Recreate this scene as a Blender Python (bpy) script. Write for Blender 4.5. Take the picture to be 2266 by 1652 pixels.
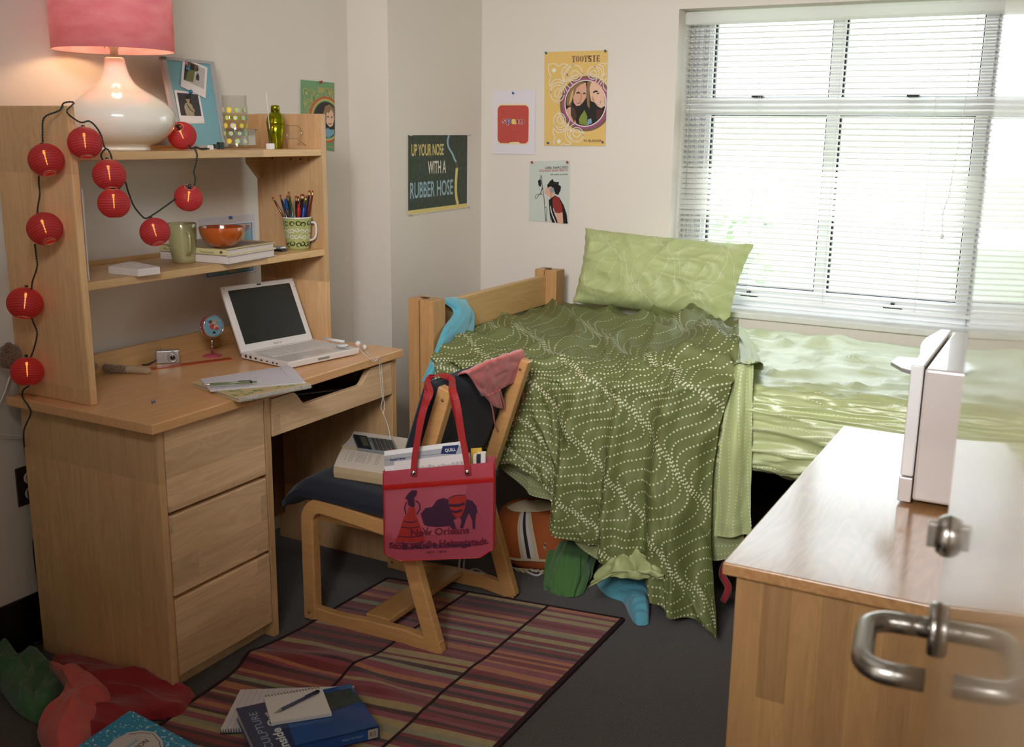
import bpy, math, random
import numpy as np
from mathutils import Vector, Matrix, noise as mnoise

SC = bpy.context.scene
for _o in list(bpy.data.objects): bpy.data.objects.remove(_o)

# ------------------------------------------------------------------ camera
IW, IH = 2266.0, 1652.0
FPX = 2309.76
CAM = Vector((2.54334, -1.73889, 1.47025))
_y, _p, _r = math.radians(-28.53803), math.radians(-13.04536), math.radians(0.72210)
FW = Vector((math.sin(_y)*math.cos(_p), math.cos(_y)*math.cos(_p), math.sin(_p)))
_rt = Vector((math.cos(_y), -math.sin(_y), 0)); _up = _rt.cross(FW)
RT = _rt*math.cos(_r) + _up*math.sin(_r)
UP = -_rt*math.sin(_r) + _up*math.cos(_r)
cd = bpy.data.cameras.new('camera'); cam = bpy.data.objects.new('camera', cd)
SC.collection.objects.link(cam); SC.camera = cam
cd.sensor_fit = 'HORIZONTAL'; cd.sensor_width = 36.0; cd.lens = FPX/IW*36.0
cd.clip_start = 0.02; cd.clip_end = 200
cd.dof.use_dof = True; cd.dof.focus_distance = 3.2; cd.dof.aperture_fstop = 7.0
m = Matrix((RT, UP, -FW)).transposed().to_4x4(); m.translation = CAM
cam.matrix_world = m

# ------------------------------------------------------------------ world, lights, exposure
SC.view_settings.view_transform = 'Standard'; SC.view_settings.look = 'None'
SC.view_settings.gamma = 1.0; SC.view_settings.use_curve_mapping = False
SC.view_settings.exposure = 0.0
SC.cycles.max_bounces = 8; SC.cycles.diffuse_bounces = 4; SC.cycles.glossy_bounces = 4
SC.cycles.use_adaptive_sampling = True; SC.cycles.adaptive_threshold = 0.025
SC.cycles.transmission_bounces = 8; SC.cycles.transparent_max_bounces = 12
SC.cycles.caustics_reflective = False; SC.cycles.caustics_refractive = False
SC.cycles.sample_clamp_indirect = 6.0
try:
    SC.cycles.use_denoising = True
except Exception: pass
W = bpy.data.worlds.new('sky'); SC.world = W; W.use_nodes = True
nt = W.node_tree; bg = nt.nodes['Background']
tcw = nt.nodes.new('ShaderNodeTexCoord'); sep = nt.nodes.new('ShaderNodeSeparateXYZ')
rmp = nt.nodes.new('ShaderNodeValToRGB')
nt.links.new(tcw.outputs['Generated'], sep.inputs[0]); nt.links.new(sep.outputs['Z'], rmp.inputs[0])
rmp.color_ramp.elements[0].position = 0.0; rmp.color_ramp.elements[0].color = (0.93, 0.97, 1.0, 1)
rmp.color_ramp.elements[1].position = 0.6; rmp.color_ramp.elements[1].color = (0.80, 0.90, 1.0, 1)
nt.links.new(rmp.outputs[0], bg.inputs[0]); bg.inputs[1].default_value = 5.5

def area(name, loc, target, sx, sy, power, col, spread=180):
    l = bpy.data.lights.new(name, 'AREA'); l.shape = 'RECTANGLE'; l.size = sx; l.size_y = sy
    l.energy = power; l.color = col; l.spread = math.radians(spread)
    o = bpy.data.objects.new(name, l); SC.collection.objects.link(o); o.location = loc
    o.rotation_euler = (Vector(target)-Vector(loc)).to_track_quat('-Z', 'Y').to_euler()
    return o
room_fill = area('fill_light_room', (1.85, -1.15, 2.28), (0.75, 1.9, 1.65), 0.9, 0.5, 20, (0.99, 0.99, 1.0), 84)  # added fill light, unseen, aimed high so the floor stays darker
hall_fill = area('fill_light_hall', (1.95, -2.5, 2.2), (1.2, 1.9, 1.65), 0.9, 0.7, 31, (0.99, 0.99, 1.0), 76)  # second added fill, from behind the camera, with no fixture
_pl = area('window_daylight', (1.66, 2.56, 1.36), (1.66, 0.0, 1.36), 1.2, 1.15, 1, (1, 1, 1))
_pl.data.cycles.is_portal = True

# ------------------------------------------------------------------ pixel helpers (a ray through the photograph meets a real plane)
def at(u, v, ax, val):
    d = FW*FPX + RT*(u-IW/2) - UP*(v-IH/2)
    i = 'xyz'.index(ax); t = (val-CAM[i])/d[i]
    return CAM + d*t
def A(u, v, ax, val): return at(u, v, ax, val)
def colx(u, x, z):                          # point with given x and z seen in pixel column u
    d0 = Vector((x, 0, z)) - CAM
    k = (u-IW/2)/FPX                        # (d.RT) = k (d.FW)
    a = RT - FW*k
    y = -(d0.x*a.x + d0.z*a.z)/a.y + CAM.y
    return Vector((x, y, z))
def coly(u, y, z):
    k = (u-IW/2)/FPX; a = RT - FW*k
    x = -((y-CAM.y)*a.y + (z-CAM.z)*a.z)/a.x + CAM.x
    return Vector((x, y, z))

# ------------------------------------------------------------------ materials
def lin(c):
    c = c/255.0
    return c/12.92 if c <= 0.04045 else ((c+0.055)/1.055)**2.4
def rgb(h):
    h = h.lstrip('#'); return tuple(lin(int(h[i:i+2], 16)) for i in (0, 2, 4))+(1,)
_M = {}
def nodes(m): return m.node_tree.nodes, m.node_tree.links
def mat(name, hexc, rough=0.6, metal=0.0, bump=0.0, bscale=200.0, spec=0.5, coat=0.0, emit=0.0, var=0.0, vscale=8.0, sheen=0.0, sub=0.0):
    if name in _M: return _M[name]
    m = bpy.data.materials.new(name); m.use_nodes = True; N, L = nodes(m); b = N['Principled BSDF']
    col = rgb(hexc)
    b.inputs['Base Color'].default_value = col; b.inputs['Roughness'].default_value = rough
    b.inputs['Metallic'].default_value = metal; b.inputs['Specular IOR Level'].default_value = spec
    b.inputs['Coat Weight'].default_value = coat; b.inputs['Coat Roughness'].default_value = 0.05
    if sheen: b.inputs['Sheen Weight'].default_value = sheen
    if sub:
        b.inputs['Subsurface Weight'].default_value = sub; b.inputs['Subsurface Radius'].default_value = (0.01, 0.008, 0.006)
    if emit:
        b.inputs['Emission Color'].default_value = col; b.inputs['Emission Strength'].default_value = emit
    if bump or var:
        tc = N.new('ShaderNodeTexCoord'); nz = N.new('ShaderNodeTexNoise'); nz.inputs['Scale'].default_value = bscale if bump else vscale
        nz.inputs['Detail'].default_value = 3
        L.new(tc.outputs['Object'], nz.inputs['Vector'])
        if bump:
            bp = N.new('ShaderNodeBump'); bp.inputs['Strength'].default_value = bump; bp.inputs['Distance'].default_value = 0.002
            L.new(nz.outputs['Fac'], bp.inputs['Height']); L.new(bp.outputs['Normal'], b.inputs['Normal'])
        if var:
            n2 = N.new('ShaderNodeTexNoise'); n2.inputs['Scale'].default_value = vscale; n2.inputs['Detail'].default_value = 4
            L.new(tc.outputs['Object'], n2.inputs['Vector'])
            mr = N.new('ShaderNodeMapRange'); mr.inputs[1].default_value = 0.3; mr.inputs[2].default_value = 0.7
            mr.inputs[3].default_value = 1-var; mr.inputs[4].default_value = 1+var
            L.new(n2.outputs['Fac'], mr.inputs[0])
            mx = N.new('ShaderNodeMix'); mx.data_type = 'RGBA'; mx.blend_type = 'MULTIPLY'; mx.inputs[0].default_value = 1
            mx.inputs[6].default_value = col; L.new(mr.outputs[0], mx.inputs[7]); L.new(mx.outputs[2], b.inputs['Base Color'])
    _M[name] = m; return m

def wood(name, light, dark, grain='z', cross='y', plank=0.065, length=0.55, rough=0.42, gscale=1.0, tone=0.16, coat=0.15, line=0.35):
    """glued strips of light hardwood: strips of their own tone along the grain axis, fine streaks, wavy figure"""
    if name in _M: return _M[name]
    m = bpy.data.materials.new(name); m.use_nodes = True; N, L = nodes(m); b = N['Principled BSDF']
    tc = N.new('ShaderNodeTexCoord'); s = N.new('ShaderNodeSeparateXYZ'); L.new(tc.outputs['Object'], s.inputs[0])
    g = s.outputs['xyz'.index(grain)]; c = s.outputs['xyz'.index(cross)]
    third = [a for a in 'xyz' if a not in (grain, cross)][0]; d = s.outputs['xyz'.index(third)]
    def M(op, a, bb=None, v=None):
        n = N.new('ShaderNodeMath'); n.operation = op
        for i, q in enumerate((a, bb if bb is not None else v)):
            if q is None: continue
            if isinstance(q, (int, float)): n.inputs[i].default_value = q
            else: L.new(q, n.inputs[i])
        return n.outputs[0]
    idx = M('FLOOR', M('DIVIDE', c, plank))
    jit = M('FRACT', M('MULTIPLY', M('SINE', M('MULTIPLY', idx, 12.99)), 43.7))
    seg = M('FLOOR', M('ADD', M('DIVIDE', g, length), M('MULTIPLY', jit, 7.0)))
    cb = N.new('ShaderNodeCombineXYZ'); L.new(idx, cb.inputs[0]); L.new(seg, cb.inputs[1])
    wn = N.new('ShaderNodeTexWhiteNoise'); wn.noise_dimensions = '3D'; L.new(cb.outputs[0], wn.inputs[0])
    # streaks
    v = N.new('ShaderNodeCombineXYZ'); L.new(M('MULTIPLY', g, 2.2*gscale), v.inputs[0])
    L.new(M('ADD', M('MULTIPLY', c, 60*gscale), M('MULTIPLY', wn.outputs['Value'], 30)), v.inputs[1]); L.new(M('MULTIPLY', d, 40*gscale), v.inputs[2])
    n1 = N.new('ShaderNodeTexNoise'); n1.inputs['Scale'].default_value = 1.6; n1.inputs['Detail'].default_value = 5; n1.inputs['Distortion'].default_value = 0.8
    L.new(v.outputs[0], n1.inputs['Vector'])
    v2 = N.new('ShaderNodeCombineXYZ'); L.new(M('MULTIPLY', g, 2.0), v2.inputs[0])
    L.new(M('ADD', M('MULTIPLY', c, 12), M('MULTIPLY', wn.outputs['Value'], 17)), v2.inputs[1]); L.new(M('MULTIPLY', d, 9), v2.inputs[2])
    n2 = N.new('ShaderNodeTexNoise'); n2.inputs['Scale'].default_value = 1.0; n2.inputs['Detail'].default_value = 2; n2.inputs['Distortion'].default_value = 1.0
    L.new(v2.outputs[0], n2.inputs['Vector'])
    rings = M('MULTIPLY', M('ADD', M('SINE', M('MULTIPLY', n2.outputs['Fac'], 60)), 1.0), 0.5)
    fac = M('ADD', M('MULTIPLY', n1.outputs['Fac'], 0.9), M('MULTIPLY', rings, line*0.4))
    fac = M('SUBTRACT', fac, 0.25)
    mx = N.new('ShaderNodeMix'); mx.data_type = 'RGBA'; L.new(fac, mx.inputs[0])
    mx.inputs[6].default_value = rgb(light); mx.inputs[7].default_value = rgb(dark)
    tn = M('ADD', M('MULTIPLY', M('SUBTRACT', wn.outputs['Value'], 0.5), tone*2), 1.0)
    m2 = N.new('ShaderNodeMix'); m2.data_type = 'RGBA'; m2.blend_type = 'MULTIPLY'; m2.inputs[0].default_value = 1
    L.new(mx.outputs[2], m2.inputs[6]); L.new(tn, m2.inputs[7]); L.new(m2.outputs[2], b.inputs['Base Color'])
    b.inputs['Roughness'].default_value = rough; b.inputs['Coat Weight'].default_value = coat; b.inputs['Coat Roughness'].default_value = 0.25
    bp = N.new('ShaderNodeBump'); bp.inputs['Strength'].default_value = 0.12; bp.inputs['Distance'].default_value = 0.001
    L.new(n1.outputs['Fac'], bp.inputs['Height']); L.new(bp.outputs['Normal'], b.inputs['Normal'])
    _M[name] = m; return m

def glass(name, hexc='#ffffff', rough=0.0, ior=1.45):
    if name in _M: return _M[name]
    m = bpy.data.materials.new(name); m.use_nodes = True; b = m.node_tree.nodes['Principled BSDF']
    b.inputs['Base Color'].default_value = rgb(hexc); b.inputs['Roughness'].default_value = rough
    b.inputs['Transmission Weight'].default_value = 1.0; b.inputs['IOR'].default_value = ior
    _M[name] = m; return m
def pane(name, tint=(0.96, 0.98, 0.97, 1), refl=0.06):
    if name in _M: return _M[name]
    m = bpy.data.materials.new(name); m.use_nodes = True; N, L = nodes(m); N.remove(N['Principled BSDF'])
    t = N.new('ShaderNodeBsdfTransparent'); t.inputs[0].default_value = tint
    g = N.new('ShaderNodeBsdfGlossy'); g.inputs['Roughness'].default_value = 0.02
    mx = N.new('ShaderNodeMixShader'); mx.inputs[0].default_value = refl
    L.new(t.outputs[0], mx.inputs[1]); L.new(g.outputs[0], mx.inputs[2]); L.new(mx.outputs[0], N['Material Output'].inputs[0])
    _M[name] = m; return m
def thinglass(name, tint='#f4f6f2'):
    if name in _M: return _M[name]
    m = bpy.data.materials.new(name); m.use_nodes = True; N, L = nodes(m); N.remove(N['Principled BSDF'])
    t = N.new('ShaderNodeBsdfTransparent'); t.inputs[0].default_value = rgb(tint)
    g = N.new('ShaderNodeBsdfGlossy'); g.inputs['Roughness'].default_value = 0.03; lw = N.new('ShaderNodeLayerWeight'); lw.inputs[0].default_value = 0.5
    pw_ = N.new('ShaderNodeMath'); pw_.operation = 'POWER'; pw_.inputs[1].default_value = 4; L.new(lw.outputs['Facing'], pw_.inputs[0])
    ma_ = N.new('ShaderNodeMath'); ma_.operation = 'MULTIPLY_ADD'; ma_.inputs[1].default_value = 0.45; ma_.inputs[2].default_value = 0.04; L.new(pw_.outputs[0], ma_.inputs[0])
    mx = N.new('ShaderNodeMixShader'); L.new(ma_.outputs[0], mx.inputs[0])
    L.new(t.outputs[0], mx.inputs[1]); L.new(g.outputs[0], mx.inputs[2]); L.new(mx.outputs[0], N['Material Output'].inputs[0])
    _M[name] = m; return m
def translucent(name, hexc, trans=0.4, rough=0.6, alpha=1.0, weave=0.0):
    """thin cloth, paper or mesh: diffuse + light passing through, with optional open weave"""
    if name in _M: return _M[name]
    m = bpy.data.materials.new(name); m.use_nodes = True; N, L = nodes(m); b = N['Principled BSDF']
    b.inputs['Base Color'].default_value = rgb(hexc); b.inputs['Roughness'].default_value = rough
    t = N.new('ShaderNodeBsdfTranslucent'); t.inputs[0].default_value = rgb(hexc)
    mx = N.new('ShaderNodeMixShader'); mx.inputs[0].default_value = trans
    L.new(b.outputs[0], mx.inputs[1]); L.new(t.outputs[0], mx.inputs[2])
    out = mx.outputs[0]
    if alpha < 1:
        tr = N.new('ShaderNodeBsdfTransparent'); tr.inputs[0].default_value = tuple(0.5+0.5*x for x in rgb(hexc)[:3])+(1,)
        m3 = N.new('ShaderNodeMixShader'); m3.inputs[0].default_value = alpha
        L.new(tr.outputs[0], m3.inputs[1]); L.new(out, m3.inputs[2]); out = m3.outputs[0]
        if weave:
            tc = N.new('ShaderNodeTexCoord'); w = N.new('ShaderNodeTexWave'); w.inputs['Scale'].default_value = weave
            w.bands_direction = 'X'; w.inputs['Distortion'].default_value = 0.3
            L.new(tc.outputs['Object'], w.inputs[0]); mr = N.new('ShaderNodeMapRange'); mr.inputs[3].default_value = alpha-0.18; mr.inputs[4].default_value = min(1, alpha+0.15)
            L.new(w.outputs['Fac'], mr.inputs[0]); L.new(mr.outputs[0], m3.inputs[0])
    L.new(out, N['Material Output'].inputs[0]); _M[name] = m; return m

# ------------------------------------------------------------------ objects
COL = SC.collection
def tag(o, label=None, cat=None, group=None, kind=None):
    if label: o['label'] = label
    if cat: o['category'] = cat
    if group: o['group'] = group
    if kind: o['kind'] = kind
    return o
def wloc(o):
    v = Vector((0, 0, 0))
    while o is not None: v += Vector(o.location); o = o.parent
    return v
def thing(name, loc, label, cat, group=None):
    o = bpy.data.objects.new(name, None); COL.objects.link(o); o.location = loc; o.empty_display_size = 0.05
    return tag(o, label, cat, group)
def children(o): return [c for c in bpy.data.objects if c.parent == o]
def copy_tree(o, parent=None, loc=None):
    c = o.copy(); COL.objects.link(c); c.parent = parent
    if loc is not None: c.location = loc
    for ch in children(o): copy_tree(ch, c)
    return c

class MB:
    """collects shapes of ONE mesh in world coordinates"""
    def __init__(s, M=None): s.v = []; s.f = []; s.m = []; s.sm = []; s.M = M; s.mats = []
    def mi(s, m):
        if m not in s.mats: s.mats.append(m)
        return s.mats.index(m)
    def add(s, vs, fs, m, smooth=False, M=None):
        k = len(s.v); T = M if M is not None else s.M
        for p in vs:
            p = Vector(p); s.v.append(T @ p if T is not None else p)
        i = s.mi(m)
        for f in fs: s.f.append(tuple(k+a for a in f)); s.m.append(i); s.sm.append(smooth)
        return s
    def box(s, x0, x1, y0, y1, z0, z1, m, M=None):
        vs = [(x, y, z) for x in (x0, x1) for y in (y0, y1) for z in (z0, z1)]
        return s.add(vs, [(0, 1, 3, 2), (4, 6, 7, 5), (0, 4, 5, 1), (2, 3, 7, 6), (0, 2, 6, 4), (1, 5, 7, 3)], m, M=M)
    def prism(s, pts, ax, a0, a1, m, M=None, smooth=False):
        """polygon in the plane normal to axis ax, extruded from a0 to a1; pts are the two other coordinates in xyz order"""
        n = len(pts)
        def P(p, a): return {'x': (a, p[0], p[1]), 'y': (p[0], a, p[1]), 'z': (p[0], p[1], a)}[ax]
        vs = [P(p, a0) for p in pts]+[P(p, a1) for p in pts]
        fs = [tuple(range(n))[::-1], tuple(range(n, 2*n))]
        s.add(vs, fs, m, M=M); k = len(s.v)-2*n; i = s.mi(m)
        for j in range(n):
            s.f.append((k+j, k+(j+1) % n, k+n+(j+1) % n, k+n+j)); s.m.append(i); s.sm.append(smooth)
        return s
    def tube(s, path, r, m, seg=8, M=None, cap=True, closed=False):
        path = [Vector(p) for p in path]; n = len(path)
        rs = r if isinstance(r, (list, tuple)) else [r]*n
        vs = []; prev = None
        for i, p in enumerate(path):
            if closed: t = path[(i+1) % n]-path[i-1]
            else: t = path[min(i+1, n-1)]-path[max(i-1, 0)]
            if t.length < 1e-9: t = Vector((0, 0, 1))
            t.normalize()
            if prev is None:
                q = Vector((0, 0, 1)) if abs(t.z) < 0.9 else Vector((1, 0, 0)); a = t.cross(q).normalized()
            else:
                a = prev-t*prev.dot(t); a = a.normalized() if a.length > 1e-6 else t.orthogonal().normalized()
            prev = a; b = t.cross(a)
            for k in range(seg):
                w = 2*math.pi*k/seg; vs.append(p+(a*math.cos(w)+b*math.sin(w))*rs[i])
        fs = []
        for i in range(n if closed else n-1):
            for k in range(seg):
                j = (i+1) % n
                fs.append((i*seg+k, i*seg+(k+1) % seg, j*seg+(k+1) % seg, j*seg+k))
        if cap and not closed: fs += [tuple(range(seg))[::-1], tuple(range((n-1)*seg, n*seg))]
        return s.add(vs, fs, m, True, M=M)
    def lathe(s, prof, c, m, seg=40, axis=None, M=None, sx=1.0, sy=1.0, c0=True):
        """profile of (r, h) turned about an axis through c"""
        ax = Vector(axis).normalized() if axis is not None else Vector((0, 0, 1)); c = Vector(c)
        a = ax.orthogonal().normalized() if abs(ax.z) < 0.999 else Vector((1, 0, 0)); b = ax.cross(a)
        vs = []; n = len(prof)
        for r, h in prof:
            for k in range(seg):
                w = 2*math.pi*k/seg; vs.append(c+ax*h+(a*math.cos(w)*sx+b*math.sin(w)*sy)*r)
        fs = [(i*seg+k, i*seg+(k+1) % seg, (i+1)*seg+(k+1) % seg, (i+1)*seg+k) for i in range(n-1) for k in range(seg)]
        if c0 and prof[0][0] > 1e-5 and tuple(prof[0]) != tuple(prof[-1]): fs.append(tuple(range(seg))[::-1])
        return s.add(vs, fs, m, True, M=M)
    def ball(s, c, r, m, seg=16, M=None, sc=(1, 1, 1)):
        n = seg//2; vs = []; fs = []
        for i in range(n+1):
            t = math.pi*i/n
            for k in range(seg):
                w = 2*math.pi*k/seg
                vs.append((c[0]+r*sc[0]*math.sin(t)*math.cos(w), c[1]+r*sc[1]*math.sin(t)*math.sin(w), c[2]+r*sc[2]*math.cos(t)))
        for i in range(n):
            for k in range(seg): fs.append((i*seg+k, (i+1)*seg+k, (i+1)*seg+(k+1) % seg, i*seg+(k+1) % seg))
        return s.add(vs, fs, m, True, M=M)
    def grid(s, P, m, smooth=True, M=None, flip=False):
        """P: 2-D list of points"""
        nu, nv = len(P), len(P[0]); vs = [p for row in P for p in row]
        fs = []
        for i in range(nu-1):
            for j in range(nv-1):
                f = (i*nv+j, (i+1)*nv+j, (i+1)*nv+j+1, i*nv+j+1)
                fs.append(f[::-1] if flip else f)
        return s.add(vs, fs, m, smooth, M=M)
    def build(s, name, parent=None, bevel=0.0, bseg=2, solid=0.0, sub=0, label=None, cat=None, group=None, kind=None, offset=-1.0, weighted=False):
        me = bpy.data.meshes.new(name)
        if parent is None:
            lo = Vector((min(p.x for p in s.v), min(p.y for p in s.v), min(p.z for p in s.v)))
            hi = Vector((max(p.x for p in s.v), max(p.y for p in s.v), max(p.z for p in s.v)))
            org = Vector(((lo.x+hi.x)/2, (lo.y+hi.y)/2, lo.z)); off = org
            if kind == 'structure': off = org = Vector((0, 0, 0))
        else: org = Vector((0, 0, 0)); off = wloc(parent)
        me.from_pydata([tuple(p-off) for p in s.v], [], s.f)
        for q in s.mats: me.materials.append(q)
        me.polygons.foreach_set('material_index', s.m); me.polygons.foreach_set('use_smooth', s.sm)
        me.update()
        o = bpy.data.objects.new(name, me); COL.objects.link(o); o.location = org; o.parent = parent
        if bevel:
            b = o.modifiers.new('bevel', 'BEVEL'); b.width = bevel; b.segments = bseg; b.limit_method = 'ANGLE'; b.angle_limit = math.radians(40)
            b.harden_normals = False
        if solid:
            d = o.modifiers.new('solid', 'SOLIDIFY'); d.thickness = solid; d.offset = offset
        if sub:
            d = o.modifiers.new('sub', 'SUBSURF'); d.levels = sub; d.render_levels = sub
        return tag(o, label, cat, group, kind)

def smoothpath(pts, n=8, closed=False):
    """Catmull-Rom through points"""
    P = [Vector(p) for p in pts]; out = []; N = len(P)
    for i in range(N if closed else N-1):
        if closed: p0, p1, p2, p3 = P[i-1], P[i], P[(i+1) % N], P[(i+2) % N]
        else: p0, p1, p2, p3 = P[max(i-1, 0)], P[i], P[i+1], P[min(i+2, N-1)]
        for k in range(n):
            t = k/n
            out.append(0.5*((2*p1)+(p2-p0)*t+(2*p0-5*p1+4*p2-p3)*t*t+(3*p1-p0-3*p2+p3)*t**3))
    if not closed: out.append(P[-1])
    return out
def nz(x, y, z=0.0): return mnoise.noise(Vector((x, y, z)))
def ridge(x, y, z=0.0): return 1-abs(nz(x, y, z))*2.2

_tx = {}
def textpoly(s, bold=0.0, shear=0.0, spacing=1.0):
    """outline letters as flat polygons: (verts2d, faces, width)"""
    k = (s, bold, shear, spacing)
    if k in _tx: return _tx[k]
    c = bpy.data.curves.new('t', 'FONT'); c.body = s; c.size = 1; c.offset = bold; c.shear = shear; c.space_character = spacing; c.resolution_u = 3
    c.fill_mode = 'FRONT'
    o = bpy.data.objects.new('t', c); COL.objects.link(o); me = o.to_mesh()
    vs = [(v.co.x, v.co.y) for v in me.vertices]; fs = [tuple(p.vertices) for p in me.polygons]
    o.to_mesh_clear(); bpy.data.objects.remove(o); bpy.data.curves.remove(c)
    x0 = min(v[0] for v in vs); x1 = max(v[0] for v in vs); y0 = min(v[1] for v in vs); y1 = max(v[1] for v in vs)
    _tx[k] = (vs, fs, x0, x1, y0, y1); return _tx[k]

class Sheet:
    """a printed sheet: map(a, b, h) takes a, b in 0..1 across / up the sheet and h above it"""
    def __init__(s, mb, fn, lift=0.0004): s.mb = mb; s.fn = fn; s.k = 1; s.lift = lift
    def L(s): s.k += 1; return s.k*s.lift
    def poly(s, pts, m, lay=None):
        h = s.lift*lay if lay is not None else s.L()
        s.mb.add([s.fn(a, b, h) for a, b in pts], [tuple(range(len(pts)))], m); return s
    def rect(s, a0, b0, a1, b1, m, lay=None): return s.poly([(a0, b0), (a1, b0), (a1, b1), (a0, b1)], m, lay)
    def ell(s, ca, cb, ra, rb, m, lay=None, n=28, rot=0):
        pts = []
        for i in range(n):
            w = 2*math.pi*i/n; x = ra*math.cos(w); y = rb*math.sin(w)
            pts.append((ca+x*math.cos(rot)-y*math.sin(rot), cb+x*math.sin(rot)+y*math.cos(rot)))
        return s.poly(pts, m, lay)
    def stroke(s, pts, w, m, lay=None, asp=1.0, smooth=0, closed=False):
        """asp = sheet width / sheet height, w in sheet widths"""
        h = s.lift*lay if lay is not None else s.L()
        P = [Vector((a, b/asp, 0)) for a, b in pts]
        if smooth: P = smoothpath(P, smooth, closed)
        if closed: P.append(P[0].copy()); P.append(P[1].copy())
        vs = []; n = len(P)
        for i, p in enumerate(P):
            t = P[min(i+1, n-1)]-P[max(i-1, 0)]
            if t.length < 1e-9: t = Vector((1, 0, 0))
            t.normalize(); q = Vector((-t.y, t.x, 0))*w/2
            for e in (p+q, p-q): vs.append(s.fn(e.x, e.y*asp, h))
        s.mb.add(vs, [(2*i, 2*i+1, 2*i+3, 2*i+2) for i in range(n-1)], m); return s
    def text(s, t, a, b, w, hgt, m, lay=None, bold=0.0, shear=0.0, rot=0.0, asp=1.0, spacing=1.0, slope=0.0):
        """text box from lower-left (a,b), w wide, hgt tall in sheet units; rot about (a,b)"""
        vs, fs, x0, x1, y0, y1 = textpoly(t, bold, shear, spacing); h = s.lift*lay if lay is not None else s.L()
        out = []
        for x, y in vs:
            px = (x-x0)/(x1-x0)*w; py = (y-y0)/(y1-y0)*hgt+slope*px
            if rot:
                qx, qy = px, py/asp; px = qx*math.cos(rot)-qy*math.sin(rot); py = (qx*math.sin(rot)+qy*math.cos(rot))*asp
            out.append(s.fn(a+px, b+py, h))
        s.mb.add(out, fs, m); return s
def planar(o, U, V):
    o, U, V = Vector(o), Vector(U), Vector(V); n = U.cross(V).normalized()
    return lambda a, b, h=0.0: o+U*a+V*b+n*h
def quadmap(bl, br, tr, tl):
    bl, br, tr, tl = map(Vector, (bl, br, tr, tl)); n = (br-bl).cross(tl-bl).normalized()
    return lambda a, b, h=0.0: bl*(1-a)*(1-b)+br*a*(1-b)+tr*a*b+tl*(1-a)*b+n*h

def netgrid(rows, su=8, sv=8):
    """fine grid through a control net (Catmull-Rom both ways)"""
    R = [smoothpath(r, su) for r in rows]; n = len(R[0])
    C = [smoothpath([r[i] for r in R], sv) for i in range(n)]
    return [[C[i][j] for i in range(n)] for j in range(len(C[0]))]
def gnormals(P):
    nu, nv = len(P), len(P[0]); out = []
    for i in range(nu):
        row = []
        for j in range(nv):
            a = P[min(i+1, nu-1)][j]-P[max(i-1, 0)][j]; b = P[i][min(j+1, nv-1)]-P[i][max(j-1, 0)]
            c = b.cross(a); row.append(c.normalized() if c.length > 1e-9 else Vector((0, 0, 1)))
        out.append(row)
    return out
def wrinkle(P, fn):
    """push a grid along its normals by fn(s, t, point)"""
    N = gnormals(P); nu, nv = len(P), len(P[0])
    return [[P[i][j]+N[i][j]*fn(j/(nv-1), i/(nu-1), P[i][j]) for j in range(nv)] for i in range(nu)]
def dots(mb, P, curves, r, step, m, lift=0.0009, sides=6, N=None):
    """dots laid along curves given in grid parameters (s,t); spaced by real distance on the cloth"""
    N = N or gnormals(P); nu, nv = len(P), len(P[0])
    def ev(s, t, G):
        x = s*(nv-1); y = t*(nu-1); i = min(int(y), nu-2); j = min(int(x), nv-2); fx = x-j; fy = y-i
        return (G[i][j]*(1-fx)+G[i][j+1]*fx)*(1-fy)+(G[i+1][j]*(1-fx)+G[i+1][j+1]*fx)*fy
    for cv in curves:
        last = None; acc = 0
        for s, t in cv:
            if not (0.004 < s < 0.996 and 0.004 < t < 0.996): last = None; continue
            p = ev(s, t, P)
            if last is None: acc = step
            else: acc += (p-last).length
            last = p
            if acc >= step:
                acc = 0; n = ev(s, t, N).normalized(); a = n.orthogonal().normalized(); b = n.cross(a)
                mb.add([p+n*lift+(a*math.cos(w)+b*math.sin(w))*r for w in [2*math.pi*k/sides for k in range(sides)]], [tuple(range(sides))], m)
# ------------------------------------------------------------------ palette
WALL = mat('wall_paint', '#ded6cb', 0.55, bump=0.12, bscale=260, var=0.015, vscale=1.5)
CEIL = mat('ceiling_paint', '#efece6', 0.9)
BASEB = mat('black_rubber', '#0d0d10', 0.35)
STONE = mat('sill_stone', '#dddcd8', 0.35, var=0.05, vscale=30)
ALU = mat('white_aluminium', '#f3f4f5', 0.35)
ALUG = mat('grey_track', '#d0d3d6', 0.4)
GASKET = mat('black_gasket', '#15171b', 0.5)
SLAT = translucent('blind_slat', '#fcfbf9', 0.66, 0.4)
CORD = mat('white_cord', '#e8e6e0', 0.5)
STEEL = mat('brushed_steel', '#b4b0ab', 0.24, metal=1.0)
CHROME = mat('chrome', '#d8d8d8', 0.08, metal=1.0)
DARKMETAL = mat('dark_steel', '#2b2c2e', 0.45, metal=0.6)
BLACK = mat('black_plastic', '#101113', 0.4)
WHITE = mat('white_plastic', '#e9e6e4', 0.3)
PAPER = mat('white_paper', '#e6e2df', 0.8)
WV = wood('wood_vertical', '#e2b888', '#b48858', 'z', 'y')
WVX = wood('wood_vertical_x', '#ae8557', '#885f38', 'z', 'x', plank=0.05, length=0.33, tone=0.20)
WD = wood('wood_drawer', '#eecaa0', '#c99f74', 'y', 'z', plank=0.075, length=0.7, gscale=0.6, line=0.7)
WT = wood('wood_top', '#eab57f', '#c48c58', 'y', 'x', plank=0.6, length=5, gscale=1.1, tone=0.03, rough=0.33, coat=0.3)
WTY = wood('wood_dresser_top', '#c2925f', '#996a3f', 'y', 'x', plank=0.6, length=5, gscale=0.9, tone=0.03, rough=0.30, coat=0.55, line=0.9)
WS = wood('wood_shelf', '#d8b17e', '#b0834e', 'y', 'x', plank=0.07, length=0.8, gscale=0.8)
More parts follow.
